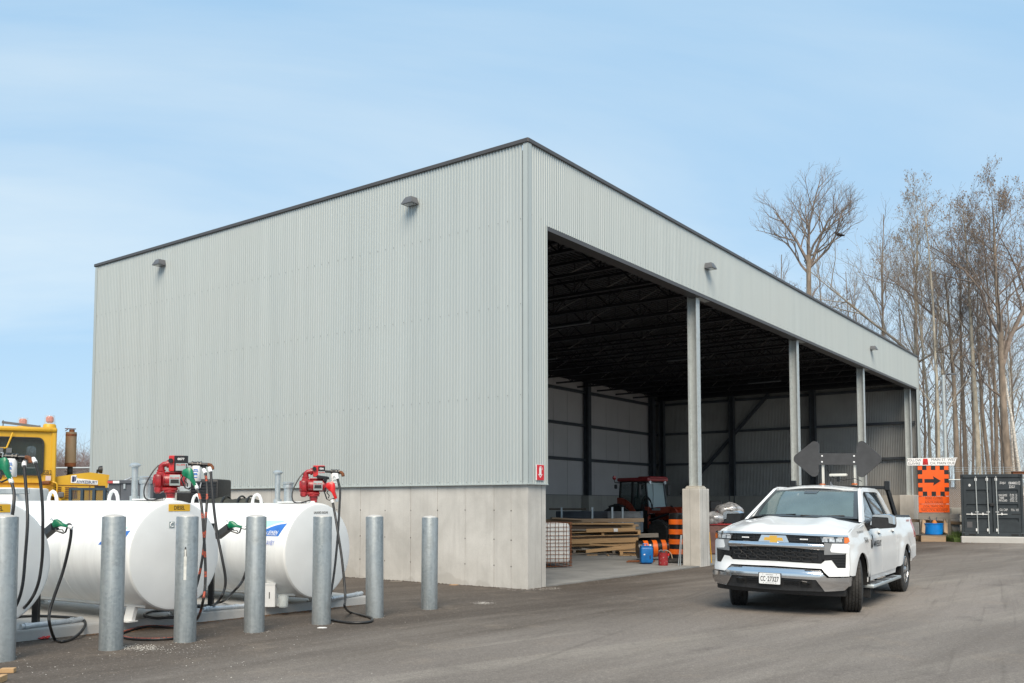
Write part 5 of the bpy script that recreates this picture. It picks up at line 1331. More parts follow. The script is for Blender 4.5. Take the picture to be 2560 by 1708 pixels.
mb = MB(); mb.tube([(yx(30), -.74, yz(1082)), (yx(28), -.80, yz(1090)), (yx(18), -.95, yz(1121)), (yx(-8), -.98, yz(1123))], .020, 6); mb.build('mirror_arm', YL, ym)
mb = MB(); mb.box((yx(24), -.97, yz(1127)), (.10, .03, .10)); mb.box((yx(4), -.98, yz(1128)), (.10, .03, .12)); mb.build_each('mirror', MT['lamp_grey'], ym)
mb = MB(); mb.lathe([(0, 0), (.07, .02), (.085, .07), (.085, .10), (0, .11)], 16, T(yx(243), -.2, yz(1168)) @ R(pi / 2, 'Y')); mb.cyl((yx(241), -.2, yz(1182)), (yx(243), -.2, yz(1168)), .02, 6); mb.build('work_lamp', MT['black_plastic'], ym)
mb = MB(); mb.tube(smooth_path([(yx(130), -.72, yz(1204)), (yx(138), -.74, yz(1206)), (yx(141), -.74, yz(1215)), (yx(140), -.74, yz(1233))], 4), .016, 6); mb.build('grab_rail', YL, ym)
mb = MB(); mb.box((yx(151), -.72, yz(1236)), (.12, .14, .12), bev=.02); mb.build_each('side_lamp', MT['lamp_grey'], ym)
mb = MB(); mb.box((yx(113), -.76, yz(1206)), (.16, .06, .08), bev=.02); mb.build('door_hinge', MT['rust'], ym)
mb = MB(); text_mb(mb, 'SB2', .1, T(yx(117), -.755, yz(1180)) @ UP, width=.15, height=.105, bold=.012); mb.build('fleet_number', MT['ink'], ym)
mb = MB(); mb.box((yx(118.5), -.754, yz(1194)), (.10, .004, .10)); mb.build('sticker', pm('pale_sticker', (.62, .50, .50), .6), ym)
mb = MB(); MS = T(yx(208), -.5785, yz(1199)) @ UP @ R(RD(-2))
mb.prism([(-.26, -.055), (.27, -.075), (.27, .015), (-.14, .045), (-.16, .115), (-.26, .10)], .003, MS); lo_ = mb.build('logo_backing', MT['plate_white'], ym)
mb = MB(); mb.prism([(-.24, -.035), (-.19, -.035), (-.185, .085), (-.24, .085)], .003, MS, d0=.003); mb.prism([(-.185, -.02), (-.165, -.02), (-.155, .10), (-.18, .07)], .003, MS, d0=.003); text_mb(mb, 'AWKESBURY', .1, MS @ T(.055, -.025, .006), width=.41, height=.065, bold=.015); mb.build('logo_lettering', MT['navy'], ym)
# white tailgate box (left of the yellow machine, in front of its wheel)
o = tag(MB().box((0, 0, .97), (2.2, 1.1, 1.86), bev=.05, seg=2).build('white_trailer_box', MT['tank_white'], None, loc=tuple(W(-58, 1259, 17.2) * V((1, 1, 0))), rz=RD(-3)), 'white covered trailer box standing under the yellow machine fender', 'trailer')
mb = MB(); mb.box((.2, -.552, 1.83), (2.3, .03, .10), bev=.01); mb.build('top_rail', MT['galv_pipe'], o)
for x in (-.6, .6): big_wheel(o, (x, -.5, .28), .28, .18, MT['galv_pipe'])
# blue mesh-sided utility trailer
UD = 17.6
u0 = W(178, 1259, UD)
ut = thing('utility_trailer', 'blue utility trailer with mesh side panels behind the diesel tank', 'trailer', (u0.x, u0.y, 0), RD(-2))
k = UD / CAMF; ux = lambda px: (px - 178) * k; uz = lambda py: 1.6 + (1259 - py) * k
m_blue = pm('dull_blue_steel', (.035, .06, .085), .5, .2, var=.2, vs=5)
mb = MB(); mb.box((ux(232), 0, uz(1222)), (ux(290) - ux(174), .04, .05)); mb.box((ux(232), 0, uz(1256)), (ux(290) - ux(174), .04, .05)); mb.box((ux(232), .6, .55), (ux(290) - ux(174), 1.2, .1)); mb.build('rail', m_blue, ut)
for px in (176, 206, 236, 263, 289):
    mb = MB(); mb.box((ux(px), -.005, (uz(1221) + .5) / 2), (.05, .05, uz(1221) - .5)); mb.build('stake', m_blue, ut)
mb = MB(); z0, z1 = uz(1256), uz(1223); x0, x1 = ux(177), ux(289); st_ = .042; n = int((x1 - x0) / st_)
for i in range(-8, n):
    for sg in (1, -1):
        a = x0 + i * st_; h = z1 - z0
        p, q = ((a, z0), (a + h * 1.3, z1)) if sg > 0 else ((a, z1), (a + h * 1.3, z0))
        if p[0] < x0: 
            f = (x0 - p[0]) / (q[0] - p[0]); p = (x0, p[1] + (q[1] - p[1]) * f)
        if q[0] > x1:
            f = (x1 - p[0]) / (q[0] - p[0]); q = (x1, p[1] + (q[1] - p[1]) * f)
        if p[0] < q[0]: mb.bar((p[0], .01, p[1]), (q[0], .01, q[1]), .006, .009, up=(0, 1, 0))
mb.build('mesh_panel', m_blue, ut, kind='stuff')
for sx in (-.3, .5):
    big_wheel(ut, (ux(232) + sx, .1, .33), .33, .2, MT['galv_pipe'])
# grey steel tool chest on stand, behind the vent pipes
CD = 17.2
c0 = W(312, 1259, CD); k = CD / CAMF; bxp = lambda px: (px - 312) * k; bz = lambda py: 1.6 + (1259 - py) * k
m_box = pm('grey_tool_box', (.085, .092, .105), .45, var=.12, vs=3)
tb_ = thing('tool_chest', 'long dark grey tool box standing behind the diesel tank pipes', 'tool box', (c0.x, c0.y, 0), RD(-3))
mb = MB(); mb.box((bxp(345), 0, (bz(1208) + .7) / 2), (bxp(402) - bxp(289), .6, bz(1208) - .7), bev=.015); mb.box((bxp(345), 0, .35), (.9, .5, .7)); mb.build('body', m_box, tb_)
mb = MB(); mb.box((bxp(345), -.01, bz(1205)), (bxp(402) - bxp(288), .64, .07), bev=.012); mb.build('lid', m_box, tb_)
mb = MB(); mb.box((bxp(319), -.302, bz(1228)), (.012, .006, .4)); mb.box((bxp(372), -.302, bz(1228)), (.012, .006, .4)); mb.build_each('seam', MT['black_plastic'], tb_)
mb = MB(); mb.box((bxp(331), -.32, bz(1216)), (.035, .02, .09)); mb.build('latch', MT['galv_pipe'], tb_)
mb = MB(); mb.box((bxp(296), -.34, bz(1205.5)), (.10, .01, .045)); mb.box((bxp(311), -.34, bz(1205.5)), (.12, .01, .045), mi=1); mb.build_each('reflector_tape', [pm('tape_red', (.45, .06, .06), .5), MT['white_ink']], tb_)
o = tag(MB().lathe([(0, 0), (.03, 0), (.035, .05), (.0, .055)], 12, R(.5, 'Y')).build('drain_valve', MT['rust'], None, loc=tuple(W(333, 1196, 17.1))), 'small rusty valve lying on top of the grey tool box', 'valve')
mb = MB(); mb.tube([(-.02, 0, .02), (-.10, 0, -.02), (-.16, 0, -.04)], .02, 6); mb.build('handle', MT['lens'], o)
# black louvred generator housing
g0 = W(490, 1259, 17.6); k = 17.6 / CAMF; gx = lambda px: (px - 490) * k; gzz = lambda py: 1.6 + (1259 - py) * k
gn = thing('generator', 'black louvred generator housing behind the diesel pump hoses', 'generator', (g0.x, g0.y, 0), RD(-4))
mb = MB(); mb.box((gx(512), .3, (gzz(1197) + .3) / 2), (gx(548) - gx(476), .7, gzz(1197) - .3), bev=.04, seg=2); mb.box((gx(458), .3, (gzz(1230) + .3) / 2), (gx(474) - gx(436), .6, gzz(1230) - .3), bev=.02); mb.build('housing', MT['black_plastic'], gn)
for i in range(7):
    mb = MB(); mb.box((gx(512), -.06, gzz(1206 + 7 * i)), (.50, .02, .032), R(0, 'X')); mb.build('slat', MT['dark_steel'], gn)
mb = MB(); mb.tube([(gx(507), -.09, gzz(1206)), (gx(506), -.1, gzz(1213)), (gx(505), -.09, gzz(1219))], .012, 5); mb.build('handle', MT['lens'], gn)
mb = MB(); mb.box((gx(512), .3, .15), (.9, .6, .3)); mb.build('skid', MT['dark_steel'], gn)
# tarpaulin-covered roll
r0 = W(592, 1259, 17.4)
mb = MB()
def tarp(u, v):
    x = (u - .5) * 1.02; a = pi * v; n = .06 * MN.noise(V((x * 5, v * 4, 1))) + .03 * MN.noise(V((x * 14, v * 9, 4)))
    return (x, -.32 * cos(a) * (1 + n), 1.18 + (.52 + n - .10 * max(0, u - .8) * 3) * sin(a) ** .6)
mb.grid(40, 20, tarp); mb.box((0, 0, .6), (1.0, .6, 1.2))
o = tag(mb.build('tarpaulin_roll', pm('olive_tarpaulin', (.035, .036, .028), .7, var=.4, vs=7, bump=.3, bs=25), None, loc=(r0.x, r0.y, 0), rz=RD(-4)), 'crumpled dark olive tarpaulin bundle showing above the gasoline tank barrel', 'tarpaulin')
mb = MB()
for x in (.10, .28, -.2): mb.tube([(x, -.34 * cos(pi * v / 12), 1.19 + .56 * sin(pi * v / 12) ** .6) for v in range(13)], .02, 5)
mb.build('strap', MT['satin_black'], o)
# ================================================================ inside the shed
FZ = .03
def at(px, py, D): return W(px, py, D)
# caged white tank at the corner
ic = B(4.99, 2.99, FZ)
ibc = thing('caged_liquid_tank', 'white plastic liquid tank in a rusty wire cage just inside the shed corner', 'tank', tuple(ic), RD(16))
mb = MB(); mb.box((0, 0, .60), (.98, .98, 1.0), bev=.10, seg=3); mb.build('bottle', pm('milky_plastic', (.66, .67, .66), .4, var=.08, vs=3), ibc)
for sx, sy in ((0, -1), (0, 1), (1, 0), (-1, 0)):
    for q in (-.47, -.40, -.33, -.13, -.05, .08, .17, .30, .37, .47):
        w_ = MB(); a = (sx * .515 + (q if sx == 0 else 0), sy * .515 + (q if sy == 0 else 0))
        w_.cyl((a[0], a[1], .03), (a[0], a[1], 1.12), .007, 5); w_.build('cage_bar', MT['rust'], ibc)
for z in (.04, .13, .23, .33, .43, .52, .61, .70, .79, .90, 1.0, 1.10):
    w_ = MB(); w_.tube([(-.515, -.515, z), (.515, -.515, z), (.515, .515, z), (-.515, .515, z)], .007, 5, closed=True); w_.build('cage_hoop', MT['rust'], ibc)
# lumber pile : individual pallets and boards
rnd = random.Random(3)
PK = .70
def brd(name, label, cat, x, y, z, L, w_, h, rz, mat, group, ry=0):
    z = .03 + (z - .03) * PK
    mb = MB(); mb.box((0, 0, 0), (L, w_, h), bev=.004)
    o = mb.build(name, mat, None); o.location = (x, y, z + h / 2); o.rotation_euler = (0, ry, rz); tag(o, label, cat, group); return o
def pallet(label, x, y, z, L, Wd, rz, mat, group, ry=0):
    z = .03 + (z - .03) * PK
    o = thing('pallet', label, 'pallet', (x, y, z), rz, group); o.rotation_euler = (0, ry, rz)
    for k in range(5):
        b_ = MB(); b_.box((0, -Wd / 2 + .06 + (Wd - .12) * k / 4, .125), (L, .10, .022)); b_.build('deck_board', mat, o)
    for k in range(3):
        b_ = MB(); b_.box((0, -Wd / 2 + .06 + (Wd - .12) * k / 2, .011), (L, .10, .022)); b_.build('base_board', mat, o)
    for x_ in (-L / 2 + .06, 0, L / 2 - .06):
        b_ = MB(); b_.box((x_, 0, .068), (.09, Wd, .09)); b_.build('stringer', mat, o)
    return o
WD_, WM_, WG_, WK_ = MT['wood'], MT['wood_mid'], MT['wood_grey'], MT['wood_dark']
LY = RD(-3)
pg = 'pallets in the timber pile'; bg_ = 'loose boards on the timber pile'
pallet('grey pallet at the bottom of the timber pile beside the caged tank', 2.0, 29.4, FZ, 2.6, 1.2, LY, WG_, pg)
pallet('pale pallet lying lowest at the right end of the timber pile', 4.05, 28.2, FZ, 1.5, 1.1, RD(-4), WD_, pg)
brd('timber_beam', 'grey squared beam under the lower pallet of the timber pile', 'beam', 2.6, 29.0, .17, 3.0, .16, .14, LY, WG_, bg_)
pallet('pale pallet second from the floor on the left of the timber pile', 2.3, 29.6, .32, 2.6, 1.2, RD(-1), WD_, pg)
brd('board', 'long pale plank sloping off the front of the timber pile', 'board', 3.2, 28.15, .24, 1.9, .14, .10, RD(6), WD_, bg_, RD(-5))
brd('board', 'thin pale board laid askew above the sloping plank', 'board', 3.35, 28.2, .38, 1.7, .12, .03, RD(9), WD_, bg_, RD(-7))
brd('board', 'short pale batten crossing the askew board', 'board', 3.0, 28.3, .40, 1.2, .08, .04, RD(-8), WD_, bg_, RD(4))
brd('board', 'broken grey board end sticking out at the front of the timber pile', 'board', 2.5, 28.2, .20, .8, .2, .05, RD(14), WG_, bg_, RD(8))
brd('timber_beam', 'pale squared beam at mid height of the timber pile', 'beam', 2.6, 28.75, .50, 2.75, .14, .15, RD(1), WD_, bg_, RD(-1.5))
brd('timber_beam', 'weathered grey beam reaching furthest right in the timber pile', 'beam', 3.0, 29.0, .70, 3.3, .18, .13, RD(1), WG_, bg_, RD(-1.5))
pallet('pale pallet lying on the weathered grey beam', 2.85, 29.2, .84, 2.4, 1.1, RD(1), WD_, pg, RD(-1.5))
brd('board', 'pale board with a white paper tag stapled on it', 'board', 3.10, 28.6, 1.02, 1.55, .06, .115, RD(1), WD_, bg_, RD(-1.5))
o = MB().box((0, 0, 0), (.13, .004, .10)).build('paper_tag', MT['white_ink'], None); o.location = (3.25, 28.555, .03 + .99 * PK + .06); tag(o, 'white paper tag on the pale board of the timber pile', 'tag')
pallet('brown pallet high in the timber pile over the caged tank', 2.3, 29.6, 1.0, 2.4, 1.2, RD(-2), WM_, pg, RD(1))
brd('timber_beam', 'dark splintered board under the top plank of the timber pile', 'beam', 2.7, 29.0, 1.16, 2.2, .22, .10, RD(2), WK_, bg_, RD(2))
brd('board', 'long pale plank crowning the timber pile', 'board', 2.55, 28.9, 1.34, 2.6, .24, .05, RD(1), WD_, bg_)
brd('board', 'brown rough plank on the very top of the timber pile', 'board', 2.65, 29.5, 1.42, 3.2, .30, .12, RD(0), WM_, bg_, RD(-.6))
brd('board', 'short brown offcut on top of the pile above the caged tank', 'board', 1.75, 29.3, 1.55, 1.0, .2, .05, RD(8), WM_, bg_, RD(3))
for i, (x, z, L) in enumerate(((1.3, .28, .9), (1.5, .66, 1.0), (1.45, .95, .9), (1.4, 1.22, 1.0))):
    brd('board', 'board end in the dark left side of the timber pile beside the caged tank', 'board', x + .1, 28.75 + .1 * i, z, L, .12, .04, RD(3 * i - 4), (WM_, WG_, WM_, WK_)[i], bg_)
for i in range(18):
    zq = .10 + .068 * i
    brd('board', 'rough board packed inside the timber pile', 'board', 2.45 + .3 * rnd.random(), 29.0 + .5 * rnd.random(), zq, 2.0 + .9 * rnd.random(), .5, .055 + .03 * rnd.random(), RD(rnd.gauss(0, 2)), (WD_, WM_, WG_, WK_)[i % 4], 'rough boards inside the timber pile', RD(rnd.gauss(0, .6)))
for i in range(7):                                    # splintered scraps at the foot
    brd('wood_scrap', 'small wood scrap on the floor before the timber pile', 'wood scrap', 2.4 + 2.2 * rnd.random(), 27.7 + .3 * rnd.random(), FZ, .15 + .3 * rnd.random(), .05, .02, rnd.random() * 3, (WD_, WM_)[i % 2], 'wood scraps on the shed floor')
# scaffold frames stacked behind the pile
def frame_stack(label, x0, x1, D, z0, z1, n, mat):
    o = thing('scaffold_stack', label, 'scaffold frames', (x0, D, z0), 0, 'stacked scaffold frames'); L = x1 - x0
    for i in range(n):
        z = (z1 - z0) * (i + .5) / n
        for y in (0, .9):
            f = MB(); f.cyl((0, y, z), (L, y, z), .021, 7); f.build('frame_tube', mat, o)
        f = MB(); f.tube([(L, 0, z), (L + .10, .1, z + .02), (L + .10, .8, z + .02), (L, .9, z)], .02, 6); f.build('frame_end', mat, o)
    for x in (.15, L - .6):
        f = MB(); f.box((x, -.04, (z1 - z0) / 2 + .04), (.06, .04, z1 - z0 + .22)); f.build('bundle_strap', MT['galv_pipe'], o)
    return o
frame_stack('stack of dark scaffold frames behind the timber pile', 1.55, 3.35, 31.2, 1.02, 1.34, 9, MT['grey_steel'])
frame_stack('stack of bright galvanised scaffold frames nearest the tractor', 3.25, 4.35, 30.9, .62, 1.34, 18, pm('scaffold_zinc', (.17, .19, .21), .42, .5, var=.2, vs=6))
mb = MB(); mb.box((0, 0, .30), (2.9, .8, .58)); o = mb.build('crate_stand', WK_, None); o.location = (2.9, 31.7, FZ); tag(o, 'dark crate carrying the scaffold frames behind the timber pile', 'crate')
mb = MB(); mb.box((-.5, 0, .80), (1.8, .8, .40)); mb.build('crate_box', WK_, o)
for i in range(5):
    brd('leaning_board', 'wooden slat leaning against the back wall behind the caged tank', 'board', 1.55 + .28 * i, 34.5, FZ + .95, .9, .12, .03, RD(4), WM_, 'slats by the back wall', RD(48))
brd('board', 'dark board across the top of the leaning slats', 'board', 2.1, 34.4, 1.95, 1.4, .1, .06, 0, WK_, 'slats by the back wall')
# traffic drums
def drum(label, loc, M, n, h):
    o = thing('traffic_drum', label, 'traffic drum', loc, 0, 'orange and black traffic drums'); o.rotation_euler = M
    mb = MB(); mb.lathe([(.25, 0), (.25, .06), (.235, .065), (.225, h - .03), (.20, h), (0, h + .01)], 28); mb.build('body', MT['satin_black'], o)
    for i in range(n):
        z = h * (.17 + .80 * i / n); z1 = z + h * .42 / n
        b_ = MB(); b_.lathe([(.233, z), (.2385, z + .004), (.2365, z1 - .004), (.229, z1)], 28, close=True); b_.build('reflective_band', MT['orange_drum'], o)
    return o
dp = W(1693, 1259, 24.6)
drum('tall upright orange and black traffic drum beside the concrete pedestal', (dp.x, dp.y, FZ), (0, 0, 0), 4, 1.32)
mb = MB(); mb.box((0, 0, .04), (.62, .62, .08), bev=.02); mb.lathe([(.3, .08), (.27, .12), (.0, .12)], 20); o = mb.build('drum_base', MT['rubber'], None); o.location = (dp.x, dp.y - .02, FZ); tag(o, 'black rubber base ring under the upright traffic drum', 'rubber base')
dl = W(1592, 1259, 25.6)
d2 = drum('orange and black traffic drum lying on its side left of the upright one', (dl.x, dl.y, FZ + .30), (0, RD(88), RD(4)), 3, .95)
bdp = W(1614.5, 1259, 24.0)
o = tag(MB().box((0, 0, .23), (.33, .30, .43), bev=.05, seg=3).box((0, 0, .455), (.30, .26, .03), bev=.01).build('blue_drum', MT['blue_plastic'], None, loc=(bdp.x, bdp.y, FZ)), 'blue plastic drum on the floor before the lying traffic drum', 'drum')
mb = MB(); mb.tube([(-.08, 0, .46), (-.08, 0, .52), (.02, 0, .52), (.02, 0, .46)], .018, 6); mb.build('handle', MT['blue_plastic'], o)
mb = MB(); mb.cyl((.10, -.03, .47), (.10, -.03, .51), .03, 10); mb.build('cap', MT['white_ink'], o)
mb = MB(); mb.box((-.07, -.152, .25), (.04, .004, .03)); mb.box((.08, -.152, .18), (.03, .004, .09), mi=1); mb.build_each('label_remnant', [MT['white_ink'], MT['navy']], o)
rdp = W(1656.5, 1259, 23.4)
rp = thing('red_pail', 'scratched red metal pail beside the blue drum', 'pail', (rdp.x, rdp.y, FZ))
m_pail = pm('scratched_red_metal', (.32, .02, .025), .5, .1, var=.15, vs=20, col2=(.42, .30, .28), lo=.60, hi=.72)
mb = MB(); mb.lathe([(.118, 0), (.118, .015), (.123, .02), (.123, .30), (.127, .305), (.127, .32), (.11, .325), (0, .325)], 26); mb.build('body', m_pail, rp)
mb = MB(); mb.cyl((0, 0, .32), (0, 0, .36), .06, 10); mb.tube([(.0, 0, .35), (-.05, 0, .40), (-.12, -.02, .36)], .014, 6); mb.tube([(.02, 0, .35), (.09, 0, .40), (.13, 0, .36)], .012, 6); mb.build('pump_head', MT['grey_steel'], rp)
mb = MB(); mb.tube(smooth_path([(.06, 0, .38), (.14, -.03, .36), (.20, -.05, .28), (.225, -.05, .18)]), .013, 6); mb.build('hose', MT['wood_mid'], rp)
mb = MB(); mb.tube([(-.125, 0, .30), (-.1, -.1, .37), (0, -.14, .40), (.1, -.1, .37), (.125, 0, .30)], .005, 5); mb.build('bail', MT['galv_pipe'], rp)
mb = MB(); mb.box((.13, -.03, .27), (.05, .04, .06), bev=.01); mb.build('spout', MT['meter_red'], rp)
for i, (x0, x1) in enumerate(((1696, 1702), (1700.5, 1704))):
    a = W(x0, 1416, 23.2); c = W(x1, 1338, 23.25); a.z = FZ
    o = tag(MB().cyl((0, 0, 0), tuple(c - a), .012, 6).build('steel_rod', MT['galv_pipe'], None, loc=tuple(a)), 'thin steel rod leaning on the left side of the concrete pedestal', 'rod', 'rods leaning on the pedestal')
for i in range(3):
    a = G(1560 + 20 * i, 1402 - 4 * i, FZ + .02)
    brd('rebar_rod', 'rusty rod on the floor behind the red pail', 'rod', 3.45 + .05 * i, 24.6 + .2 * i, FZ, .75, .03, .03, RD(5 - 3 * i), MT['rust'], 'rusty rods on the floor')
# things behind the truck's bonnet : wrapped bundles on a red bin, black crate, long-handled tool
sk = W(1815, 1259, 29.0)
o = tag(MB().box((0, 0, .46), (2.0, 1.3, .92), bev=.03).build('steel_bin', pm('dull_red_bin', (.16, .085, .075), .7, .1, var=.25, vs=4), None, loc=(sk.x, sk.y, FZ), rz=RD(-8)), 'dull red steel bin between the pedestal and the truck bonnet', 'bin')
mb = MB(); mb.box((0, 0, .93), (2.06, 1.36, .05), bev=.01); mb.build('rim', m_pail, o)
m_wrap = pm('silver_plastic_wrap', (.40, .40, .41), .18, .35, var=.5, vs=9, bump=.6, bs=14)
for i, (px, py, r_, lab) in enumerate(((1785, 1296, .32, 'lower crumpled silver wrapped bag on the red bin'), (1830, 1290, .34, 'middle crumpled silver wrapped bag against the truck mirror'), (1822, 1277, .40, 'upper crumpled silver wrapped bag behind the truck mirror'))):
    mb = MB(); p = W(px, py, 28.6 + .4 * (i == 2))
    sd_ = i * 11
    def bag(u, v):
        a = 2 * pi * u; b_ = pi * v; n = 1 + .22 * MN.noise(V((cos(a) * 1.6, sin(a) * 1.6, v * 3 + sd_))) + .10 * MN.noise(V((cos(a) * 5, sin(a) * 5, v * 9 + sd_)))
        return (r_ * 1.15 * sin(b_) * cos(a) * n, r_ * sin(b_) * sin(a) * n, r_ * .62 * cos(b_) * n)
    mb.grid(32, 18, bag); o = mb.build('wrapped_bag', m_wrap, None, 50); o.location = (p.x, p.y, max(p.z, FZ + .95 + r_ * .4)); tag(o, lab, 'bag', 'silver wrapped bags on the red bin')
p = W(1787, 1275, 31)
o = tag(MB().box((0, 0, .3), (.4, .4, .5), bev=.02).box((0, 0, -.5), (.3, .3, 1.1)).build('black_crate', MT['satin_black'], None, loc=(p.x, p.y, p.z - .25)), 'black crate standing behind the silver bags', 'crate')
mb = MB(); 
for i in range(4): mb.box((0, -.203, .12 + .11 * i), (.36, .01, .03))
mb.build_each('crate_rib', MT['dark_steel'], o)
a = W(1779, 1405, 24.4); a.z = FZ; c = W(1773, 1330, 24.3)
o = tag(MB().cyl((0, 0, 0), tuple(c - a), .014, 6).build('long_handle', pm('yellow_handle', (.75, .42, .03), .5), None, loc=tuple(a)), 'yellow tool handle leaning on the right side of the concrete pedestal', 'handle')
o = tag(MB().box((0, 0, .02), (.4, .06, .02)).build('orange_strap', MT['orange_drum'], None, loc=tuple(W(1772, 1291, 29.2))), 'orange band on the red bin beside the silver bags', 'strap')

# ================================================================ tractor
TD = 37.0
tp = W(1612, 1259, TD)
tr = thing('tractor', 'red-orange farm tractor with cab and front loader inside the shed', 'tractor', (tp.x, tp.y, FZ), RD(-48))
TRD = pm('tractor_orange', (.33, .05, .022), .4, var=.12, vs=4, coat=.2); TRF = pm('tractor_roof_red', (.34, .028, .028), .4, var=.1, coat=.2)
TB = MT['satin_black']
def bt(name, fn, mat, par=tr, sm_=35):
    mb = MB(); fn(mb); return mb.build(name, mat, par, sm_)
tr.scale = (.93, .93, .97)
# local +x = forward
bt('chassis', lambda m: (m.box((.9, 0, .75), (2.6, .5, .5), bev=.04), m.box((-.5, 0, .8), (1.0, .7, .6), bev=.04)), TB)
bt('bonnet', lambda m: (m.box((1.55, 0, 1.22), (1.5, .72, .55), bev=.10, seg=3), m.box((2.25, 0, 1.05), (.12, .66, .7), bev=.04)), TRD)
def cabf(m):
    for sy in (-1, 1):
        for a, c in (((-.95, .62, 1.25), (-.85, .60, 2.55)), ((-.10, .74, 1.0), (-.12, .66, 2.55)), ((.75, .62, 1.15), (.55, .60, 2.55))):
            m.bar((a[0], sy * a[1], a[2]), (c[0], sy * c[1], c[2]), .07, .07)
        m.bar((-.95, sy * .62, 1.25), (.75, sy * .66, 1.15), .07, .10); m.box((.2, sy * .66, .98), (1.0, .06, .75)); m.bar((-.85, sy * .6, 2.55), (.55, sy * .6, 2.55), .06, .08)
    for x in (-.9, .68): m.bar((x, -.62, 1.22), (x, .62, 1.22), .06, .12)
    m.box((-.2, 0, 1.15), (.6, .6, .5), bev=.06); m.box((-.45, 0, 1.6), (.14, .5, .6), bev=.05)
bt('cab_frame', cabf, TB)
bt('cab_glass', lambda m: (m.add([(.73, -.6, 1.2), (.73, .6, 1.2), (.56, .58, 2.5), (.56, -.58, 2.5)], [(0, 1, 2, 3)])), m_clear('tractor_windscreen', (.50, .62, .62), .62, .05))
bt('cab_glass', lambda m: ([m.add([(-.9, sy * .64, 1.3), (.68, sy * .66, 1.2), (.53, sy * .6, 2.5), (-.83, sy * .6, 2.5)], [(0, 1, 2, 3)]) for sy in (-1, 1)], m.add([(-.93, -.6, 1.3), (-.93, .6, 1.3), (-.84, .58, 2.5), (-.84, -.58, 2.5)], [(0, 1, 2, 3)])), m_clear('tractor_side_glass', (.06, .12, .11), .55, .05))
bt('cab_roof', lambda m: (m.box((-.12, 0, 2.63), (1.75, 1.42, .16), bev=.06, seg=2), m.box((.45, 0, 2.70), (.7, 1.2, .10), bev=.04)), TRF)
bt('roof_lamp', lambda m: [m.lathe([(0, 0), (.07, 0), (.07, .06), (.03, .09)], 12, T(.74, sy * .5, 2.50) @ R(-pi / 2, 'Y')) for sy in (-1, 1)], MT['lens'])
bt('indicator_lamp', lambda m: [m.lathe([(0, -.04), (.09, -.03), (.09, .03), (0, .04)], 12, T(-.95, sy * .92, 2.72) @ R(pi / 2, 'Y')) for sy in (-1, 1)], MT['red_lens'])
bt('lamp_bracket', lambda m: [m.tube([(-.85, sy * .6, 2.50), (-.92, sy * .92, 2.52), (-.95, sy * .92, 2.64)], .02, 5) for sy in (-1, 1)] + [m.box((-.9, sy * .88, 2.34), (.14, .10, .18), bev=.03) for sy in (-1, 1)] + [m.box((.55, sy * .98, 2.2), (.06, .14, .45), bev=.02) for sy in (-1, 1)] + [m.bar((.5, sy * .6, 2.45), (.55, sy * .98, 2.38), .03, .03) for sy in (-1, 1)], TB)
for sy in (-1, 1):
    def fend(m, sy=sy):
        pts = [(-.75 + .87 * cos(RD(a)), .80 + .87 * sin(RD(a))) for a in range(-5, 100, 10)]
        for a, c in zip(pts, pts[1:]): m.bar((a[0], sy * .86, a[1]), (c[0], sy * .86, c[1]), .42, .04, up=(0, 1, 0))
        m.prism(pts + [(-.75, .78)], .03, MX(((1, 0, 0, 0), (0, 0, -1, sy * .66), (0, 1, 0, 0), (0, 0, 0, 1))))
    bt('fender', fend, TRD, tr, 50)
    big_wheel(tr, (-.75, sy * .88, .80), .80, .46, TRD, 0 if sy < 0 else pi, lugs=16)
    big_wheel(tr, (1.45, sy * .82, .48), .50, .30, TRD, (0 if sy < 0 else pi) + RD(8), 'front_wheel', 14)
    def arm(m, sy=sy):
        y = sy * .60
        def pl(pts): m.prism(pts, .09, MX(((1, 0, 0, 0), (0, 0, 1, y - .045), (0, 1, 0, 0), (0, 0, 0, 1))))
        pl([(.55, 1.45), (1.9, 1.52), (2.15, 1.42), (2.10, 1.22), (1.85, 1.28), (.60, 1.22)])
        pl([(1.80, 1.50), (2.15, 1.42), (2.85, .45), (2.65, .35), (1.85, 1.22)])
        m.box((.62, y, 1.05), (.28, .14, .9), bev=.02)
    bt('loader_arm', arm, TRD)
    bt('loader_ram', lambda m: (m.cyl((.7, sy * .60, .95), (1.8, sy * .60, 1.22), .05, 10), m.cyl((1.9, sy * .6, 1.55), (2.6, sy * .6, .85), .04, 10)), MT['dark_steel'])
    bt('decal', lambda m: (m.box((1.15, sy * .651, 1.40), (.45, .006, .09)), m.box((2.33, sy * .651, .95), (.09, .006, .28), R(0, 'Y'))), MT['grey_ink'])
bt('bucket', lambda m: (m.prism([(2.65, .10), (3.25, .12), (3.2, .2), (2.8, .25), (2.72, .75), (2.62, .75)], 1.9, MX(((1, 0, 0, 0), (0, 0, 1, -.95), (0, 1, 0, 0), (0, 0, 0, 1))))), TRD)
bt('hydraulic_hose', lambda m: [m.tube(smooth_path([(.5, -.72, 1.2), (.45, -.74, 1.7), (.65, -.72, 1.95), (.9, -.70, 1.75), (.95, -.68, 1.4)]), .022, 6), m.tube(smooth_path([(.58, -.70, 1.2), (.55, -.72, 1.62), (.72, -.70, 1.86), (.95, -.68, 1.6), (1.0, -.66, 1.4)]), .022, 6), m.tube([(.62, -.2, 2.45), (.72, -.3, 2.0), (.78, -.42, 1.4)], .012, 5)], MT['hose'])
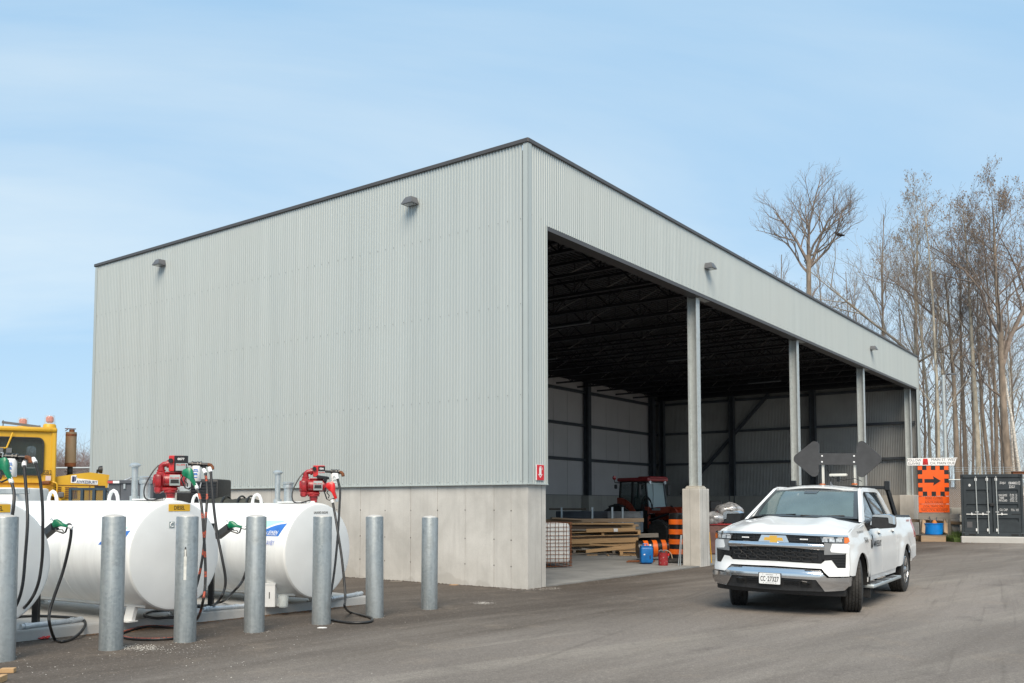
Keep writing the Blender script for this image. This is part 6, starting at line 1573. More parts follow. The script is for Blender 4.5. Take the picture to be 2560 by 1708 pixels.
# ================================================================ right edge of the yard
SD = 39.3
k = SD / CAMF
sx0 = W(2335.5, 1259, SD).x
gx = lambda px: (px - 2335.5) * k
gz_ = lambda py: 1.6 + (1259 - py) * k
st = thing('road_sign_stand', 'orange road closed sign on a wooden trestle with an arrow', 'road sign', (sx0, SD, 0), RD(-3))
def board(name, x0, x1, z0, z1, mat, y=0, par=st):
    mb = MB(); mb.box(((x0 + x1) / 2, y, (z0 + z1) / 2), (x1 - x0, .015, z1 - z0)); return mb.build(name, mat, par)
ORG = MT['orange']
ob = board('arrow_panel', gx(2297.5), gx(2372.5), gz_(1239), gz_(1163.5), ORG)
mb = MB(); q = (gx(2372.5) - gx(2297.5)) / 7; h0 = gz_(1239); hh = (gz_(1163.5) - h0) / 7
for i, j in ((1, 0), (3, 0), (5, 0), (1, 6), (3, 6), (5, 6), (0, 1), (0, 3), (0, 5), (6, 1), (6, 3), (6, 5)):
    mb.box((gx(2297.5) + q * (i + .5), -.010, h0 + hh * (j + .5)), (q, .005, hh))
cx_, cz_ = gx(2333), gz_(1201.5)
MS = T(cx_, -.0085, cz_) @ UP; u = k
mb.prism([(-20 * u, -4.6 * u), (3 * u, -4.6 * u), (1 * u, -12 * u), (20 * u, 0), (1 * u, 12 * u), (3 * u, 4.6 * u), (-20 * u, 4.6 * u)], .004, MS)
mb.build('black_marking', MT['ink'], ob)
for z0, z1, l1, l2, w1, w2 in ((1258.5, 1240.5, 'ROAD CLOSED', 'ROUTE FERM\u00c9E', 41, 44), (1280, 1260, 'LOCAL TRAFFIC ONLY', 'TRAFIC LOCAL SEULEMENT', 54, 66)):
    bo = board('tab_panel', gx(2297.5), gx(2372.5), gz_(z0), gz_(z1), ORG)
    mb = MB(); zc = (z0 + z1) / 2
    text_mb(mb, l1, .1, T(gx(2335), -.0085, gz_(zc - 5)) @ UP, width=w1 * k, height=5.4 * k, bold=0)
    text_mb(mb, l2, .1, T(gx(2335), -.0085, gz_(zc + 4.8)) @ UP, width=w2 * k, height=5.4 * k, bold=0)
    mb.box((gx(2335), -.009, gz_(zc)), (w2 * k, .003, .6 * k)); mb.build('tab_lettering', MT['ink'], bo)
board('backing_board', gx(2297), gx(2373), gz_(1297), gz_(1281), MT['wood_grey'], .03)
# arrow-shaped white name board on top
mb = MB(); MS = T(0, -.02, 0) @ UP
mb.prism([(gx(2271.5), gz_(1163)), (gx(2271.5), gz_(1145)), (gx(2395), gz_(1143.5)), (gx(2390), gz_(1153)), (gx(2387), gz_(1163))], .014, MS); nb = mb.build('name_board', MT['white_ink'], st)
mb = MB(); MT2 = lambda px, py: T(gx(px), -.0355, gz_(py)) @ UP
for s, px, py, w_ in (('FOLLOW', 2289, 1150, 34), ('SUIVRE', 2288.5, 1158.3, 30)):
    text_mb(mb, s, .1, MT2(px, py), width=w_ * k, height=6 * k, bold=0)
mb.build('name_lettering', MT['ink'], nb)
mb = MB()
for s, px, py, w_ in (('MAIN ST. WEST', 2362.5, 1148.5, 63), ('CH. MAIN OUE', 2357.5, 1157.3, 60)):
    text_mb(mb, s, .1, MT2(px, py), width=w_ * k, height=6 * k, bold=0)
mb.build('name_lettering', MT['ink'], nb)
mb = MB(); mb.prism([(gx(2309), gz_(1161.5)), (gx(2323), gz_(1161.5)), (gx(2321.5), gz_(1146)), (gx(2310.5), gz_(1146))], .003, T(0, -.0345, 0) @ UP); mb.build('red_marker', pm('marker_red', (.55, .015, .012), .5, var=.05), nb)
mb = MB(); text_mb(mb, 'D-1', .1, T(gx(2316), -.039, gz_(1157.5)) @ UP, width=11 * k, height=6.5 * k, bold=.01); mb.build('marker_lettering', pm('deep_red_ink', (.14, .01, .01), .5), nb)
# trestle and base
WG_ = MT['wood_grey']; WM_ = MT['wood_mid']
def sbar(name, a, c, w_, h_, mat=WG_):
    mb = MB(); mb.bar(a, c, w_, h_, up=(0, 1, 0)); return mb.build(name, mat, st)
for px in (2303, 2362): sbar('post', (gx(px), .06, .2), (gx(px), .06, gz_(1160)), .09, .05)
sbar('brace', (gx(2294), -.55, .36), (gx(2309), .0, gz_(1300)), .14, .05, WM_)
sbar('brace', (gx(2347), -.60, .36), (gx(2362), .0, gz_(1300)), .15, .05, WM_)
sbar('brace', (gx(2383), .25, .30), (gx(2369), .05, gz_(1298)), .12, .05)
sbar('upright', (gx(2363), -.1, .1), (gx(2363), -.1, gz_(1297)), .10, .06); sbar('upright', (gx(2371.5), .0, .12), (gx(2371.5), .0, gz_(1297)), .07, .05)
for y in (-.6, .3): sbar('base_beam', (gx(2287), y, .12), (gx(2346), y, .10), .26, .10, WM_)
sbar('base_beam', (gx(2346), -.1, .22), (gx(2384), -.1, .24), .14, .12); sbar('base_beam', (gx(2343), -.15, .06), (gx(2384), -.15, .08), .10, .1, WM_)
for i in range(4): sbar('deck_board', (gx(2288), -.55 + .28 * i, .265), (gx(2347), -.55 + .28 * i, .265), .02, .2)
# blue tub on the trestle base
bp = W(2332, 1259, SD - .15)
tub = thing('blue_tub', 'bright blue plastic tub sitting on the base of the road sign trestle', 'tub', (bp.x, bp.y, .28))
mb = MB(); mb.lathe([(.34, 0), (.37, .03), (.385, .45), (.40, .46), (.40, .49), (.385, .49), (.36, .06), (0, .05)], 30); mb.build('shell', MT['blue_tub'], tub)
mb = MB(); mb.tube([(-.05, 0, .3), (-.12, .1, .78)], .02, 6); mb.tube([(.1, .05, .3), (.2, .1, .75)], .016, 6); mb.build_each('hand_tools', MT['grey_steel'], tub)
mb = MB(); mb.lathe([(0, 0), (.09, .02), (.11, .1), (.05, .2), (0, .2)], 12, T(.05, 0, .42)); mb.v = [(x, y, z + .05 * MN.noise(V((x * 12, y * 12, z * 9)))) for x, y, z in mb.v]; mb.build('orange_rope', pm('orange_rope', (.55, .2, .05), .8, var=.3, vs=30), tub)
# long plank rail behind, and pale slab leaning behind the trestle
a = W(2275, 1301, 40.6); c = W(2416, 1309, 40.2)
o = tag(MB().bar((0, 0, 0), tuple(c - a), .06, .13).build('plank_rail', WM_, None, loc=tuple(a)), 'long wooden rail running behind the trestle towards the container', 'rail')
mb = MB(); mb.bar((.5, .1, -.05), (.5, .1, -.9), .08, .08); mb.bar((2.2, .1, -.15), (2.2, .1, -.95), .08, .08); mb.build('rail_post', WG_, o)
p = W(2382, 1259, 40.4)
mb = MB(); mb.box((0, 0, .46), (.52, .12, .92), bev=.01); o = tag(mb.build('pale_slab', MT['pad'], None, loc=(p.x, p.y, 0), rz=RD(-4)), 'pale upright slab leaning behind the road sign trestle', 'slab')
mb = MB(); mb.box((.02, .1, 1.05), (.5, .3, .22), bev=.01); mb.build('ledge', MT['pad'], o)
# concrete blocks
for px, py, w_, h_, D, lab in ((2384, 1278, .46, .30, 42.4, 'weathered concrete block on top of the block stack by the fence'), (2378, 1300, .50, .42, 42.6, 'left concrete block of the stack between trestle and container'), (2399, 1302, .34, .46, 42.9, 'narrow right concrete block of the stack beside the container'), (2385, 1326, .9, .46, 42.7, 'lowest concrete block of the stack beside the container')):
    p = W(px, py, D); mb = MB(); mb.box((0, 0, 0), (w_ * 1.05, .6, h_ * 1.05), bev=.04, seg=2)
    tag(mb.build('concrete_block', MT['block'], None, loc=tuple(p)), lab, 'concrete block', 'stacked concrete blocks')
# container on a concrete kerb
CDp = 37.6
k2 = CDp / CAMF; k3 = k2 / 1.125; CX = W(2479.5, 1259, CDp).x
kb = thing('concrete_kerb', 'long concrete kerb beam under the shipping container', 'kerb', (CX - .05, CDp - .25, 0), RD(-24))
mb = MB(); mb.box((2.1, 0, .12), (6.7, .45, .28), bev=.03); mb.build('beam', MT['pad'], kb)
ct = thing('shipping_container', 'dark grey shipping container with white lettering and four locking rods', 'container', (CX, CDp, .27), RD(-26))
cx2 = lambda px: (px - 2479.5) * k3
cz2 = lambda py: 1.6 + (1259 - py) * k2 - .27
HC = cz2(1185); WC = 2.28; KM = MT['container']
mb = MB(); mb.box((0, 1.6, HC / 2), (WC - .06, 3.0, HC - .04)); mb.build('box', KM, ct)
for x in (-WC / 2 + .045, WC / 2 - .045): mb = MB(); mb.box((x, .0, HC / 2), (.09, .16, HC - .02), bev=.01); mb.build('corner_post', KM, ct)
mb = MB(); mb.box((0, .0, HC - .07), (WC - .02, .17, .14), bev=.01); mb.build('top_rail', KM, ct)
mb = MB(); mb.box((0, .0, .08), (WC - .02, .17, .16), bev=.01); mb.build('bottom_rail', KM, ct)
for x in (-WC / 2 + .07, WC / 2 - .07):
    for z in (.07, HC - .07):
        mb = MB(); mb.box((x, -.03, z), (.15, .15, .15), bev=.02); cc = mb.build('corner_casting', KM, ct)
        mb = MB(); mb.box((x, -.107, z), (.06, .006, .07), bev=.002); mb.build('casting_hole', MT['dark_inside'], cc)
for x in (-.75, .80): mb = MB(); mb.box((x, -.087, .06), (.26, .006, .06)); mb.build('fork_pocket', MT['dark_inside'], ct)
def door(x0, x1):
    mb = MB(); z0, z1 = .17, HC - .15; N = 3; zs = [cz2(1228), cz2(1264), cz2(1299)][::-1]
    prof = [(z0, 0), ]
    for z in zs: prof += [(z - .075, 0), (z - .055, .045), (z + .055, .045), (z + .075, 0)]
    prof += [(z1, 0)]
    vs = []; fs = []
    xi0, xi1 = x0 + .10, x1 - .10
    for z, d in prof: vs += [(x0, 0, z), (xi0, 0, z), (xi0 + .02, d, z), (xi1 - .02, d, z), (xi1, 0, z), (x1, 0, z)]
    for i in range(len(prof) - 1):
        for j in range(5): fs.append((i * 6 + j, i * 6 + j + 1, (i + 1) * 6 + j + 1, (i + 1) * 6 + j))
    mb.add(vs, fs); mb.add([(x0, 0, z0), (x0, 0, z1), (x0, .07, z0), (x0, .07, z1), (x1, 0, z0), (x1, 0, z1), (x1, .07, z0), (x1, .07, z1)], [(0, 1, 3, 2), (4, 5, 7, 6)])
    mb.v = [(x, y - .05, z) for x, y, z in mb.v]
    return mb.build('door', KM, ct, 20)
dl_, dr_ = door(-WC / 2 + .10, cx2(2480)), door(cx2(2482), WC / 2 - .09)
for d_, pxs in ((dl_, (2440.5, 2468.5)), (dr_, (2491, 2534))):
    for px in pxs[:2] if d_ is dl_ else pxs[:1]:
        x = cx2(px); mb = MB(); mb.cyl((x, -.10, cz2(1190)), (x + .03, -.10, cz2(1333)), .019, 8); mb.build('locking_rod', MT['galv_post'], d_)
        mb = MB()
        for z in (cz2(1198), cz2(1324)): mb.box((x, -.075, z), (.09, .05, .12), bev=.01)
        mb.box((x + .02, -.08, cz2(1279)), (.12, .03, .03)); mb.build_each('rod_bracket', MT['white_ink'], d_)
        sgn = -1 if d_ is dl_ else 1
        mb = MB(); mb.bar((x, -.11, cz2(1285)), (x + sgn * .38, -.11, cz2(1284.5)), .02, .03, up=(0, 0, 1)); mb.box((x + sgn * .18, -.12, cz2(1284)), (.05, .03, .10), bev=.01); mb.build('lock_handle', MT['white_ink'], d_)
mb = MB(); mb.box((cx2(2480), -.10, cz2(1261)), (.17, .07, .13), bev=.015); mb.build('lock_box', MT['black_plastic'], ct)
mb = MB(); mb.lathe([(0, .003), (.055, .003), (.055, 0)], 20, T(cx2(2425), -.052, cz2(1212)) @ S(.75, 1, 1) @ R(pi / 2, 'X')); sl = mb.build('round_sticker', MT['white_ink'], dl_)
mb = MB(); mb.box((cx2(2425), -.056, cz2(1212)), (.02, .002, .06)); mb.build('sticker_mark', MT['grey_ink'], dl_)
mb = MB(); mb.box((cx2(2422.5), -.053, cz2(1311)), (.20, .004, .24)); mb.build('grey_label', pm('plain_grey_label', (.09, .09, .095), .6), dl_)
mb = MB(); TT = lambda px, py: T(cx2(px - 2), -.053, cz2(py)) @ UP
for s, px, py, w_, h_ in (('ZXJU', 2509.5, 1207.5, 14.5, 6.4), ('084802', 2535.5, 1207.5, 22, 6.4), ('3', 2552, 1207.5, 2.6, 5), ('22G1', 2532, 1216.5, 13.5, 6.4),
    ('MAX.GROSS', 2509.5, 1237.5, 20.5, 5.2), ('TARE', 2506, 1244, 12, 5.2), ('PAYLOAD', 2509.5, 1250.5, 20, 5.2), ('30.480', 2531.5, 1235.7, 10.5, 2.4), ('67.200', 2531.5, 1239, 10.5, 2.4), ('2.180', 2532.3, 1242.4, 9, 2.4), ('4.810', 2532.3, 1245.7, 9, 2.4), ('28.300', 2531.5, 1249, 10.5, 2.4), ('62.390', 2531.5, 1252.3, 10.5, 2.4),
    ('KG', 2542, 1235.7, 3.4, 2.4), ('LB', 2542, 1239, 3.4, 2.4), ('KG', 2542, 1242.4, 3.4, 2.4), ('LB', 2542, 1245.7, 3.4, 2.4), ('KG', 2542, 1249, 3.4, 2.4), ('LB', 2542, 1252.3, 3.4, 2.4),
    ('CU. CAP.', 2510.5, 1273.5, 20.5, 5.8), ('33.2', 2532, 1272.3, 8, 2.6), ('1172', 2533, 1275.5, 8, 2.6), ('CU.M.', 2543.5, 1272.3, 7, 2.6), ('CU.FT.', 2543.5, 1275.5, 7, 2.6)):
    text_mb(mb, s, .1, TT(px, py), width=w_ * k3, height=h_ * k2, bold=0)
mb.box((cx2(2547.4), -.0535, cz2(1207.5)), (.012, .002, .115)); mb.box((cx2(2552.8), -.0535, cz2(1207.5)), (.012, .002, .115)); mb.box((cx2(2550.1), -.0535, cz2(1203.8)), (.09, .002, .012)); mb.box((cx2(2550.1), -.0535, cz2(1211.3)), (.09, .002, .012))
mb.build('container_lettering', MT['white_ink'], dr_)
mb = MB(); mb.box((cx2(2538), -.052, cz2(1284.5)), (.32, .006, .03)); mb.build('handle_slot', MT['dark_inside'], dr_)
# rusty beam on top, edge of the photo
p = W(2552, 1176, 38.4); o = tag(MB().box((0, 0, 0), (.75, .14, .09)).box((0, 0, .05), (.75, .2, .02)).box((0, 0, -.05), (.75, .2, .02)).build('rusty_beam', MT['rust'], None, loc=(p.x, p.y, HC + .27 + .085)), 'short rusty steel beam lying on the container roof', 'beam')
# grass strip
rg = random.Random(5); mb = MB()
for i in range(2600):
    x = W(2400, 1259, 39.2).x - .75 + 1.3 * rg.random(); y = 38.3 + 2.2 * rg.random(); h = .15 + .35 * rg.random(); a = rg.random() * 6.3; dx, dy = .012 * cos(a), .012 * sin(a); bx, by = .1 * (rg.random() - .5), .1 * (rg.random() - .5)
    mb.add([(x - dx, y - dy, 0), (x + dx, y + dy, 0), (x + bx, y + by, h)], [(0, 1, 2)])
mb.box((W(2400, 1259, 39.2).x - .1, 39.4, .08), (1.3, 2.2, .2))
o = mb.build('grass', pm('spring_grass', (.07, .115, .022), .8, var=.35, vs=6), None, 0); o['kind'] = 'stuff'
# chain-link fences
def chain_fence(label, a, c, h, n, mesh=True, barb=True):
    a = V(a); c = V(c); d = (c - a); L = d.length
    o = thing('chain_link_fence', label, 'fence', tuple(a), atan2(d.y, d.x), None)
    mb = MB(); mb.cyl((0, 0, h), (L, 0, h), .028, 8); mb.build('top_rail', MT['galv_post'], o)
    for i in range(n + 1):
        mb = MB(); mb.cyl((L * i / n, .04, -.2), (L * i / n, .04, h + (.35 if barb else .05)), .035, 8); (mb.cyl((L * i / n, .04, h + .3), (L * i / n, -.22, h + .62), .018, 6) if barb else 0); mb.build('post', MT['galv_post'], o)
    mb = MB()
    for q in range(3 if barb else 0): mb.cyl((0, -.05 - .075 * q, h + .40 + .09 * q), (L, -.05 - .075 * q, h + .40 + .09 * q), .006, 4)
    if barb: mb.build_each('barbed_wire', MT['galv_pipe'], o)
    if mesh:
        mb = MB(); s_ = .085; x = -h
        while x < L:
            for sg in (1, -1):
                p, q = ((x, .02), (x + h, h - .02)) if sg > 0 else ((x, h - .02), (x + h, .02))
                if p[0] < 0: f = -p[0] / (q[0] - p[0]); p = (0, p[1] + (q[1] - p[1]) * f)
                if q[0] > L: f = (L - p[0]) / (q[0] - p[0]); q = (L, p[1] + (q[1] - p[1]) * f)
                if q[0] > p[0]: mb.tube([(p[0], 0, p[1]), (q[0], 0, q[1])], .0045, 3, cap=False)
            x += s_
        mb.build('wire_mesh', MT['galv_pipe'], o, 0, kind='stuff')
    return o
chain_fence('chain-link fence with a white top rail before the leaf-littered bank', (19.0, 43.6, 0), (32, 42.4, 0), 2.75, 4)
chain_fence('distant chain-link fence with a pale top rail behind the yellow loader', (-30, 31.5, 0), (-12.2, 29.5, 0), 2.78, 6, True, False)
# lamp post
lp = W(2367, 1259, 46); lpo = thing('lamp_post', 'slim pale lamp post with a flat lamp head among the trees', 'lamp post', (lp.x, lp.y, 0))
zt_ = W(2367, 938, 46).z
mb = MB(); mb.tube([(0, 0, 0), (0, 0, zt_)], [.10, .075], 12); mb.box((0, 0, .1), (.4, .4, .2)); mb.build('shaft', MT['galv_post'], lpo)
mb = MB(); mb.bar((0, 0, zt_ - .03), (.22, 0, zt_ + .05), .07, .06); mb.box((.40, 0, zt_ + .05), (.42, .3, .07), bev=.02); mb.build('lamp_head', MT['lamp_grey'], lpo)
mb = MB(); mb.box((.42, 0, zt_ + .01), (.3, .22, .02)); mb.build('lens', MT['lens'], lpo)
# ================================================================ trees
def branch_tree(seed, H, r0, style):
    """leafless tree: returns (trunk MB, crown MB, bud MB)"""
    rd_ = random.Random(seed); tr_, cr, bd = MB(), MB(), MB()
    st = dict(fork=.45, nb=16, up=.55, len=.30, lv=3, buds=0, wob=.02, twig=.016, lean=(0, 0), split=None); st.update(style)
    # trunk
    n = 14; pts = []; p = V((0, 0, -.3)); d = V((st['lean'][0], st['lean'][1], 1)).normalized(); top = st.get('top', .97)
    for i in range(n + 1):
        pts.append(p.copy())
        d = (d + V((rd_.gauss(0, st['wob']), rd_.gauss(0, st['wob']), 0))).normalized(); p = p + d * (H * top / n)
    rad = [r0 * .80 * (1 - (.93 if top > .9 else .40) * (i / n) ** 1.1) + .015 for i in range(n + 1)]; rad[0] *= 1.2
    tr_.tube(pts, rad, 10)
    def limb(p, d, L, r, lv):
        m = 5 if lv > 0 else 3
        q = [p.copy()]; dd = d.copy()
        for i in range(m):
            dd = (dd + V((rd_.gauss(0, .16), rd_.gauss(0, .16), rd_.gauss(.05, .10)))).normalized(); q.append(q[-1] + dd * L / m)
        tip = st['twig'] * .6
        cr.tube(q, [max(tip, r * (1 - .78 * i / m)) for i in range(m + 1)], 5 if r > .05 else (4 if lv > 0 else 3), cap=False)
        if st['buds'] and lv == 0:
            for i in range(1, m + 1):
                if rd_.random() < .42:
                    c = q[i] + V((rd_.gauss(0, .04), rd_.gauss(0, .04), rd_.gauss(0, .04))); a = rd_.random() * 6.3; s_ = .018 + .024 * rd_.random()
                    bd.add([(c.x + s_ * cos(a), c.y + s_ * sin(a), c.z), (c.x - s_ * cos(a), c.y - s_ * sin(a), c.z + .01), (c.x, c.y, c.z - s_ * 2.4)], [(0, 1, 2)])
        if lv == 0: return
        nb = {3: 6, 2: 6, 1: 5}[lv]
        for j in range(nb):
            t = .22 + .76 * (j + rd_.random() * .6) / nb; ii = min(m - 1, int(t * m)); pp = q[ii].lerp(q[ii + 1], t * m - ii)
            ax = (q[ii + 1] - q[ii]).normalized(); a = rd_.random() * 2 * pi; o_ = ax.orthogonal().normalized(); o_ = MX.Rotation(a, 3, ax) @ o_
            nd_ = (ax * .75 + o_ * (.55 + .3 * rd_.random()) + V((0, 0, .25))).normalized()
            limb(pp, nd_, L * (.62 - .22 * t) * (.8 + .4 * rd_.random()), max(tip, r * (.52 - .25 * t)), lv - 1)
    nb = st['nb']
    for i in range(nb):
        t = st['fork'] + (1 - st['fork']) * (i + .5 * rd_.random()) / nb
        f = t * n; ii = min(n - 1, int(f)); p = pts[ii].lerp(pts[ii + 1], f - ii); a = i * 2.4 + rd_.gauss(0, .4)
        up = st['up'] * (.8 + .4 * rd_.random()) + .5 * max(0, t - .6)
        d = V((cos(a), sin(a), up * 1.4)).normalized()
        L = H * st['len'] * (1.12 - .72 * (t - st['fork']) / (1 - st['fork'])) * (.75 + .5 * rd_.random())
        rr_ = rad[ii] * .46
        limb(p, d, L, max(.02, rr_), st['lv'] if L > H * .12 else st['lv'] - 1)
    for (t, az, el, L, r) in st.get('limbs', []):
        f = t * n; ii = min(n - 1, int(f)); p = pts[ii].lerp(pts[ii + 1], f - ii)
        limb(p, V((cos(az) * cos(el), sin(az) * cos(el), sin(el))), L, r, 3)
    return tr_, cr, bd
def plant_tree(name, label, group, seed, x, y, H, r0, style, bark, twig, z=None):
    t = thing(name, label, 'tree', (x, y, bank_z(x, y) if z is None else z), 0, group)
    a, c, b_ = branch_tree(seed, H, r0, style)
    a.build('trunk', bark, t, 60); c.build('crown', twig, t, 60)
    if b_.v: b_.build('buds', MT['bud'], t, 0)
    return t
BK, BP_, BI, TWG, TWP = MT['bark'], MT['bark_pale'], MT['birch'], MT['twig'], MT['twig_pale']
def tx(px, D): return (px - 1280) / CAMF * D
def th(py, D): return 1.6 + (1259 - py) / CAMF * D
tg = 'bare trees behind the yard'
crow_tree = plant_tree('bare_tree', 'dark bare tree with a crow, forking above the shed roof', tg, 11, tx(2032, 58), 58, th(440, 58), .27, dict(fork=.80, nb=2, up=.8, len=.06, lv=2, wob=.006, twig=.009, top=.80, limbs=[(.95, .2, 1.0, 4.4, .12), (.97, 3.3, 1.0, 4.6, .12), (1.0, 1.8, 1.25, 4.4, .11), (1.0, 4.6, 1.2, 4.8, .11), (.95, 0, .62, 4.6, .10), (.93, 2.8, .70, 4.4, .09), (.80, 3.14, .25, 3.0, .08), (.78, .1, .15, 2.6, .06), (.99, 5.6, .9, 4.2, .09)]), BK, TWG, 0)
plant_tree('bare_tree', 'thin broken-looking bare tree at the left end of the wood above the roof', tg, 23, tx(1942, 60), 60, th(600, 60), .15, dict(fork=.74, nb=4, up=1.0, len=.12, lv=2, twig=.0065, limbs=[(.78, 3.1, .7, 3.8, .06), (.70, 2.7, .9, 4.2, .05)]), BK, TWG, 0)
plant_tree('poplar_tree', 'pale barked budding poplar rising above the far shed corner', tg, 5, tx(2281, 56), 56, th(500, 56) - 2, .17, dict(fork=.46, nb=13, up=1.25, len=.26, lv=3, buds=1, wob=.008, twig=.0065, lean=(.02, 0), limbs=[(.50, 3.0, .95, 8.5, .10), (.48, 0.1, .8, 6, .08)]), BP_, TWP, 2)
plant_tree('budding_tree', 'tall budding tree with a thick twisting trunk near the photo edge', tg, 17, tx(2528, 50), 50, th(470, 50) - 2.4, .29, dict(fork=.48, nb=13, up=1.3, len=.27, lv=3, buds=1, wob=.028, twig=.0065, lean=(-.05, 0), limbs=[(.45, .1, 1.05, 9.5, .17), (.56, 3.0, 1.0, 7, .10), (.35, 3.2, .5, 3.5, .06)]), BK, TWG)
plant_tree('budding_tree', 'tall slim budding tree with a straight trunk left of the twisting one', tg, 29, tx(2447, 51), 51, th(470, 51) - 2.4, .18, dict(fork=.50, nb=11, up=1.3, len=.22, lv=3, buds=1, wob=.008, twig=.0065), BP_, TWG)
plant_tree('bare_tree', 'dark straight bare tree directly right of the lamp post', tg, 31, tx(2394, 52), 52, th(640, 52) - 2.4, .20, dict(fork=.42, nb=12, up=1.3, len=.26, lv=3, wob=.008, twig=.0065, limbs=[(.75, 2.7, .9, 5, .08)]), BK, TWG)
plant_tree('bare_tree', 'brown bare tree close beside the dark straight one', tg, 37, tx(2416, 53), 53, th(620, 53) - 2.4, .16, dict(fork=.45, nb=11, up=1.4, len=.20, lv=3, wob=.010, lean=(-.01, 0), twig=.0065), BK, TWG)
plant_tree('bare_tree', 'leaning slim bare tree between the straight budding tree and the twisting one', tg, 41, tx(2475, 51.5), 51.5, th(700, 51.5) - 2.4, .14, dict(fork=.45, nb=11, up=1.3, len=.2, lv=3, wob=.018, lean=(-.04, 0), twig=.0065), BK, TWG)
plant_tree('bare_tree', 'slender bare tree directly left of the twisting trunk', tg, 43, tx(2490, 52.5), 52.5, th(560, 52.5) - 2.4, .14, dict(fork=.5, nb=10, up=1.2, len=.2, lv=3, twig=.0065), BK, TWG)
plant_tree('birch_tree', 'white birch at the right photo edge over the container', tg, 47, tx(2554, 50), 50, th(700, 50) - 2.4, .11, dict(fork=.5, nb=10, up=.9, len=.18, lv=2, wob=.03, lean=(-.03, 0), twig=.0065), BI, TWP)
plant_tree('birch_tree', 'thin crooked white birch behind the container roof', tg, 53, tx(2540, 54), 54, th(760, 54) - 2.4, .09, dict(fork=.4, nb=10, up=.9, len=.2, lv=2, wob=.05, twig=.0065), BI, TWP)
plant_tree('budding_tree', 'tall budding tree behind the right photo edge', tg, 59, tx(2615, 56), 56, th(440, 56) - 2.4, .24, dict(fork=.46, nb=13, up=1.1, len=.27, lv=3, buds=1, twig=.0065), BK, TWG)
# the mass of thinner trees further back: four shapes copied, each its own tree
protos = []
for i, (sd_, H, r0, stl, bk, tw) in enumerate(((101, 15, .10, dict(fork=.22, nb=15, up=1.3, len=.24, lv=2, twig=.0065), BK, TWG), (102, 17, .12, dict(fork=.3, nb=14, up=1.4, len=.22, lv=2, twig=.0065, wob=.02), BK, TWG), (103, 14, .09, dict(fork=.2, nb=15, up=1.2, len=.25, lv=2, twig=.0065, wob=.025), BK, TWG), (104, 16, .10, dict(fork=.25, nb=14, up=1.3, len=.23, lv=2, twig=.0065, wob=.02), BP_, TWP))):
    a, c, _ = branch_tree(sd_, H, r0, stl); protos.append((a.mesh('trunk', bk, 60), c.mesh('crown', tw, 60)))
rt = random.Random(77); wg = 'thin bare trees of the wood behind the fence'
spots = [(1985, 66), (2072, 64), (2110, 62), (2146, 66), (2180, 63), (2222, 68), (2310, 62), (2324, 57), (2345, 68), (2374, 72), (2431, 60), (2462, 66), (2505, 62), (2545, 66), (2304, 52), (2343, 50), (2130, 60), (2205, 58), (2255, 60), (2360, 60), (2405, 68), (2485, 70), (2525, 60), (2565, 62)]
for i, (px, D) in enumerate(spots):
    x = tx(px, D); pr = protos[i % 4]; o = thing('thin_tree', 'one of the thin bare trees of the wood behind the fence', 'tree', (x, D, bank_z(x, D)), rt.random() * 6.3, wg)
    s_ = .8 + .35 * rt.random(); o.scale = (s_, s_, s_)
    link('trunk', pr[0], o); link('crown', pr[1], o)
# low brush under the wood, and the far reddish tree line on the left
def brush(name, n, fn, hgt, mat, seed, rad=.012, kind='stuff'):
    rb = random.Random(seed); mb = MB()
    for i in range(n):
        x, y, z = fn(rb); h = hgt * (.45 + .8 * rb.random()); p = V((x, y, z)); q = [p]; d = V((rb.gauss(0, .22), rb.gauss(0, .22), 1))
        for k_ in range(3): d = d + V((rb.gauss(0, .2), rb.gauss(0, .2), 0)); q.append(q[-1] + d.normalized() * h / 3)
        mb.tube(q, [rad, rad * .8, rad * .6, rad * .35], 3, cap=False)
        for j in range(4):
            b_ = q[1].lerp(q[3], .15 + .8 * rb.random()); e = b_ + V((rb.gauss(0, .22) * h, rb.gauss(0, .2) * h, (.12 + .22 * rb.random()) * h)); mb.tube([b_, e], [rad * .5, rad * .25], 3, cap=False)
    o = mb.build(name, mat, None, 0); o['kind'] = kind; return o
def fb1(rb):
    y = 49 + 26 * rb.random(); x = (1900 + 720 * rb.random() - 1280) / CAMF * y; return x, y, bank_z(x, y)
brush('undergrowth', 1100, fb1, 4.6, TWG, 9, .007)
def fb2(rb):
    y = 110 + 22 * rb.random(); x = -78 + 34 * rb.random(); return x, y, -.2
brush('far_treeline', 5200, fb2, 7.6, MT['twig_red'], 19, .024)
# crow on the dark bare tree
cp = W(2098, 590, 57.6)
crow = thing('crow', 'black crow perched on a branch of the dark bare tree', 'bird', tuple(cp), RD(160))
mb = MB(); mb.tube([(-.34, 0, -.02), (-.2, 0, .02), (-.08, 0, .05), (.05, 0, .10), (.13, 0, .16), (.18, 0, .215), (.24, 0, .225), (.28, 0, .215), (.36, 0, .20)], [.03, .06, .10, .12, .10, .075, .072, .045, .008], 10); mb.build('body', MT['satin_black'], crow, 60)
for s_ in (1, -1):
    mb = MB(); mb.tube([(.05, s_ * .10, .12), (-.1, s_ * .12, .06), (-.3, s_ * .06, .0)], [.05, .06, .01], 8); mb.build('wing', MT['satin_black'], crow, 60)
    mb = MB(); mb.cyl((.0, s_ * .04, .0), (.02, s_ * .04, -.09), .012, 5); mb.build('leg', MT['satin_black'], crow)
c0 = V(cp) - V(crow_tree.location)
mb = MB(); mb.tube(smooth_path([(0, 0, 17.6), (.8, 0, 18.0), tuple(c0 + V((-.35, 0, -.32))), tuple(c0 + V((0, 0, -.105))), tuple(c0 + V((.5, .05, .25))), tuple(c0 + V((1.0, .05, 1.0)))], 3), [.07 - .0042 * i for i in range(16)], 6); mb.build('limb', BK, crow_tree, 60)
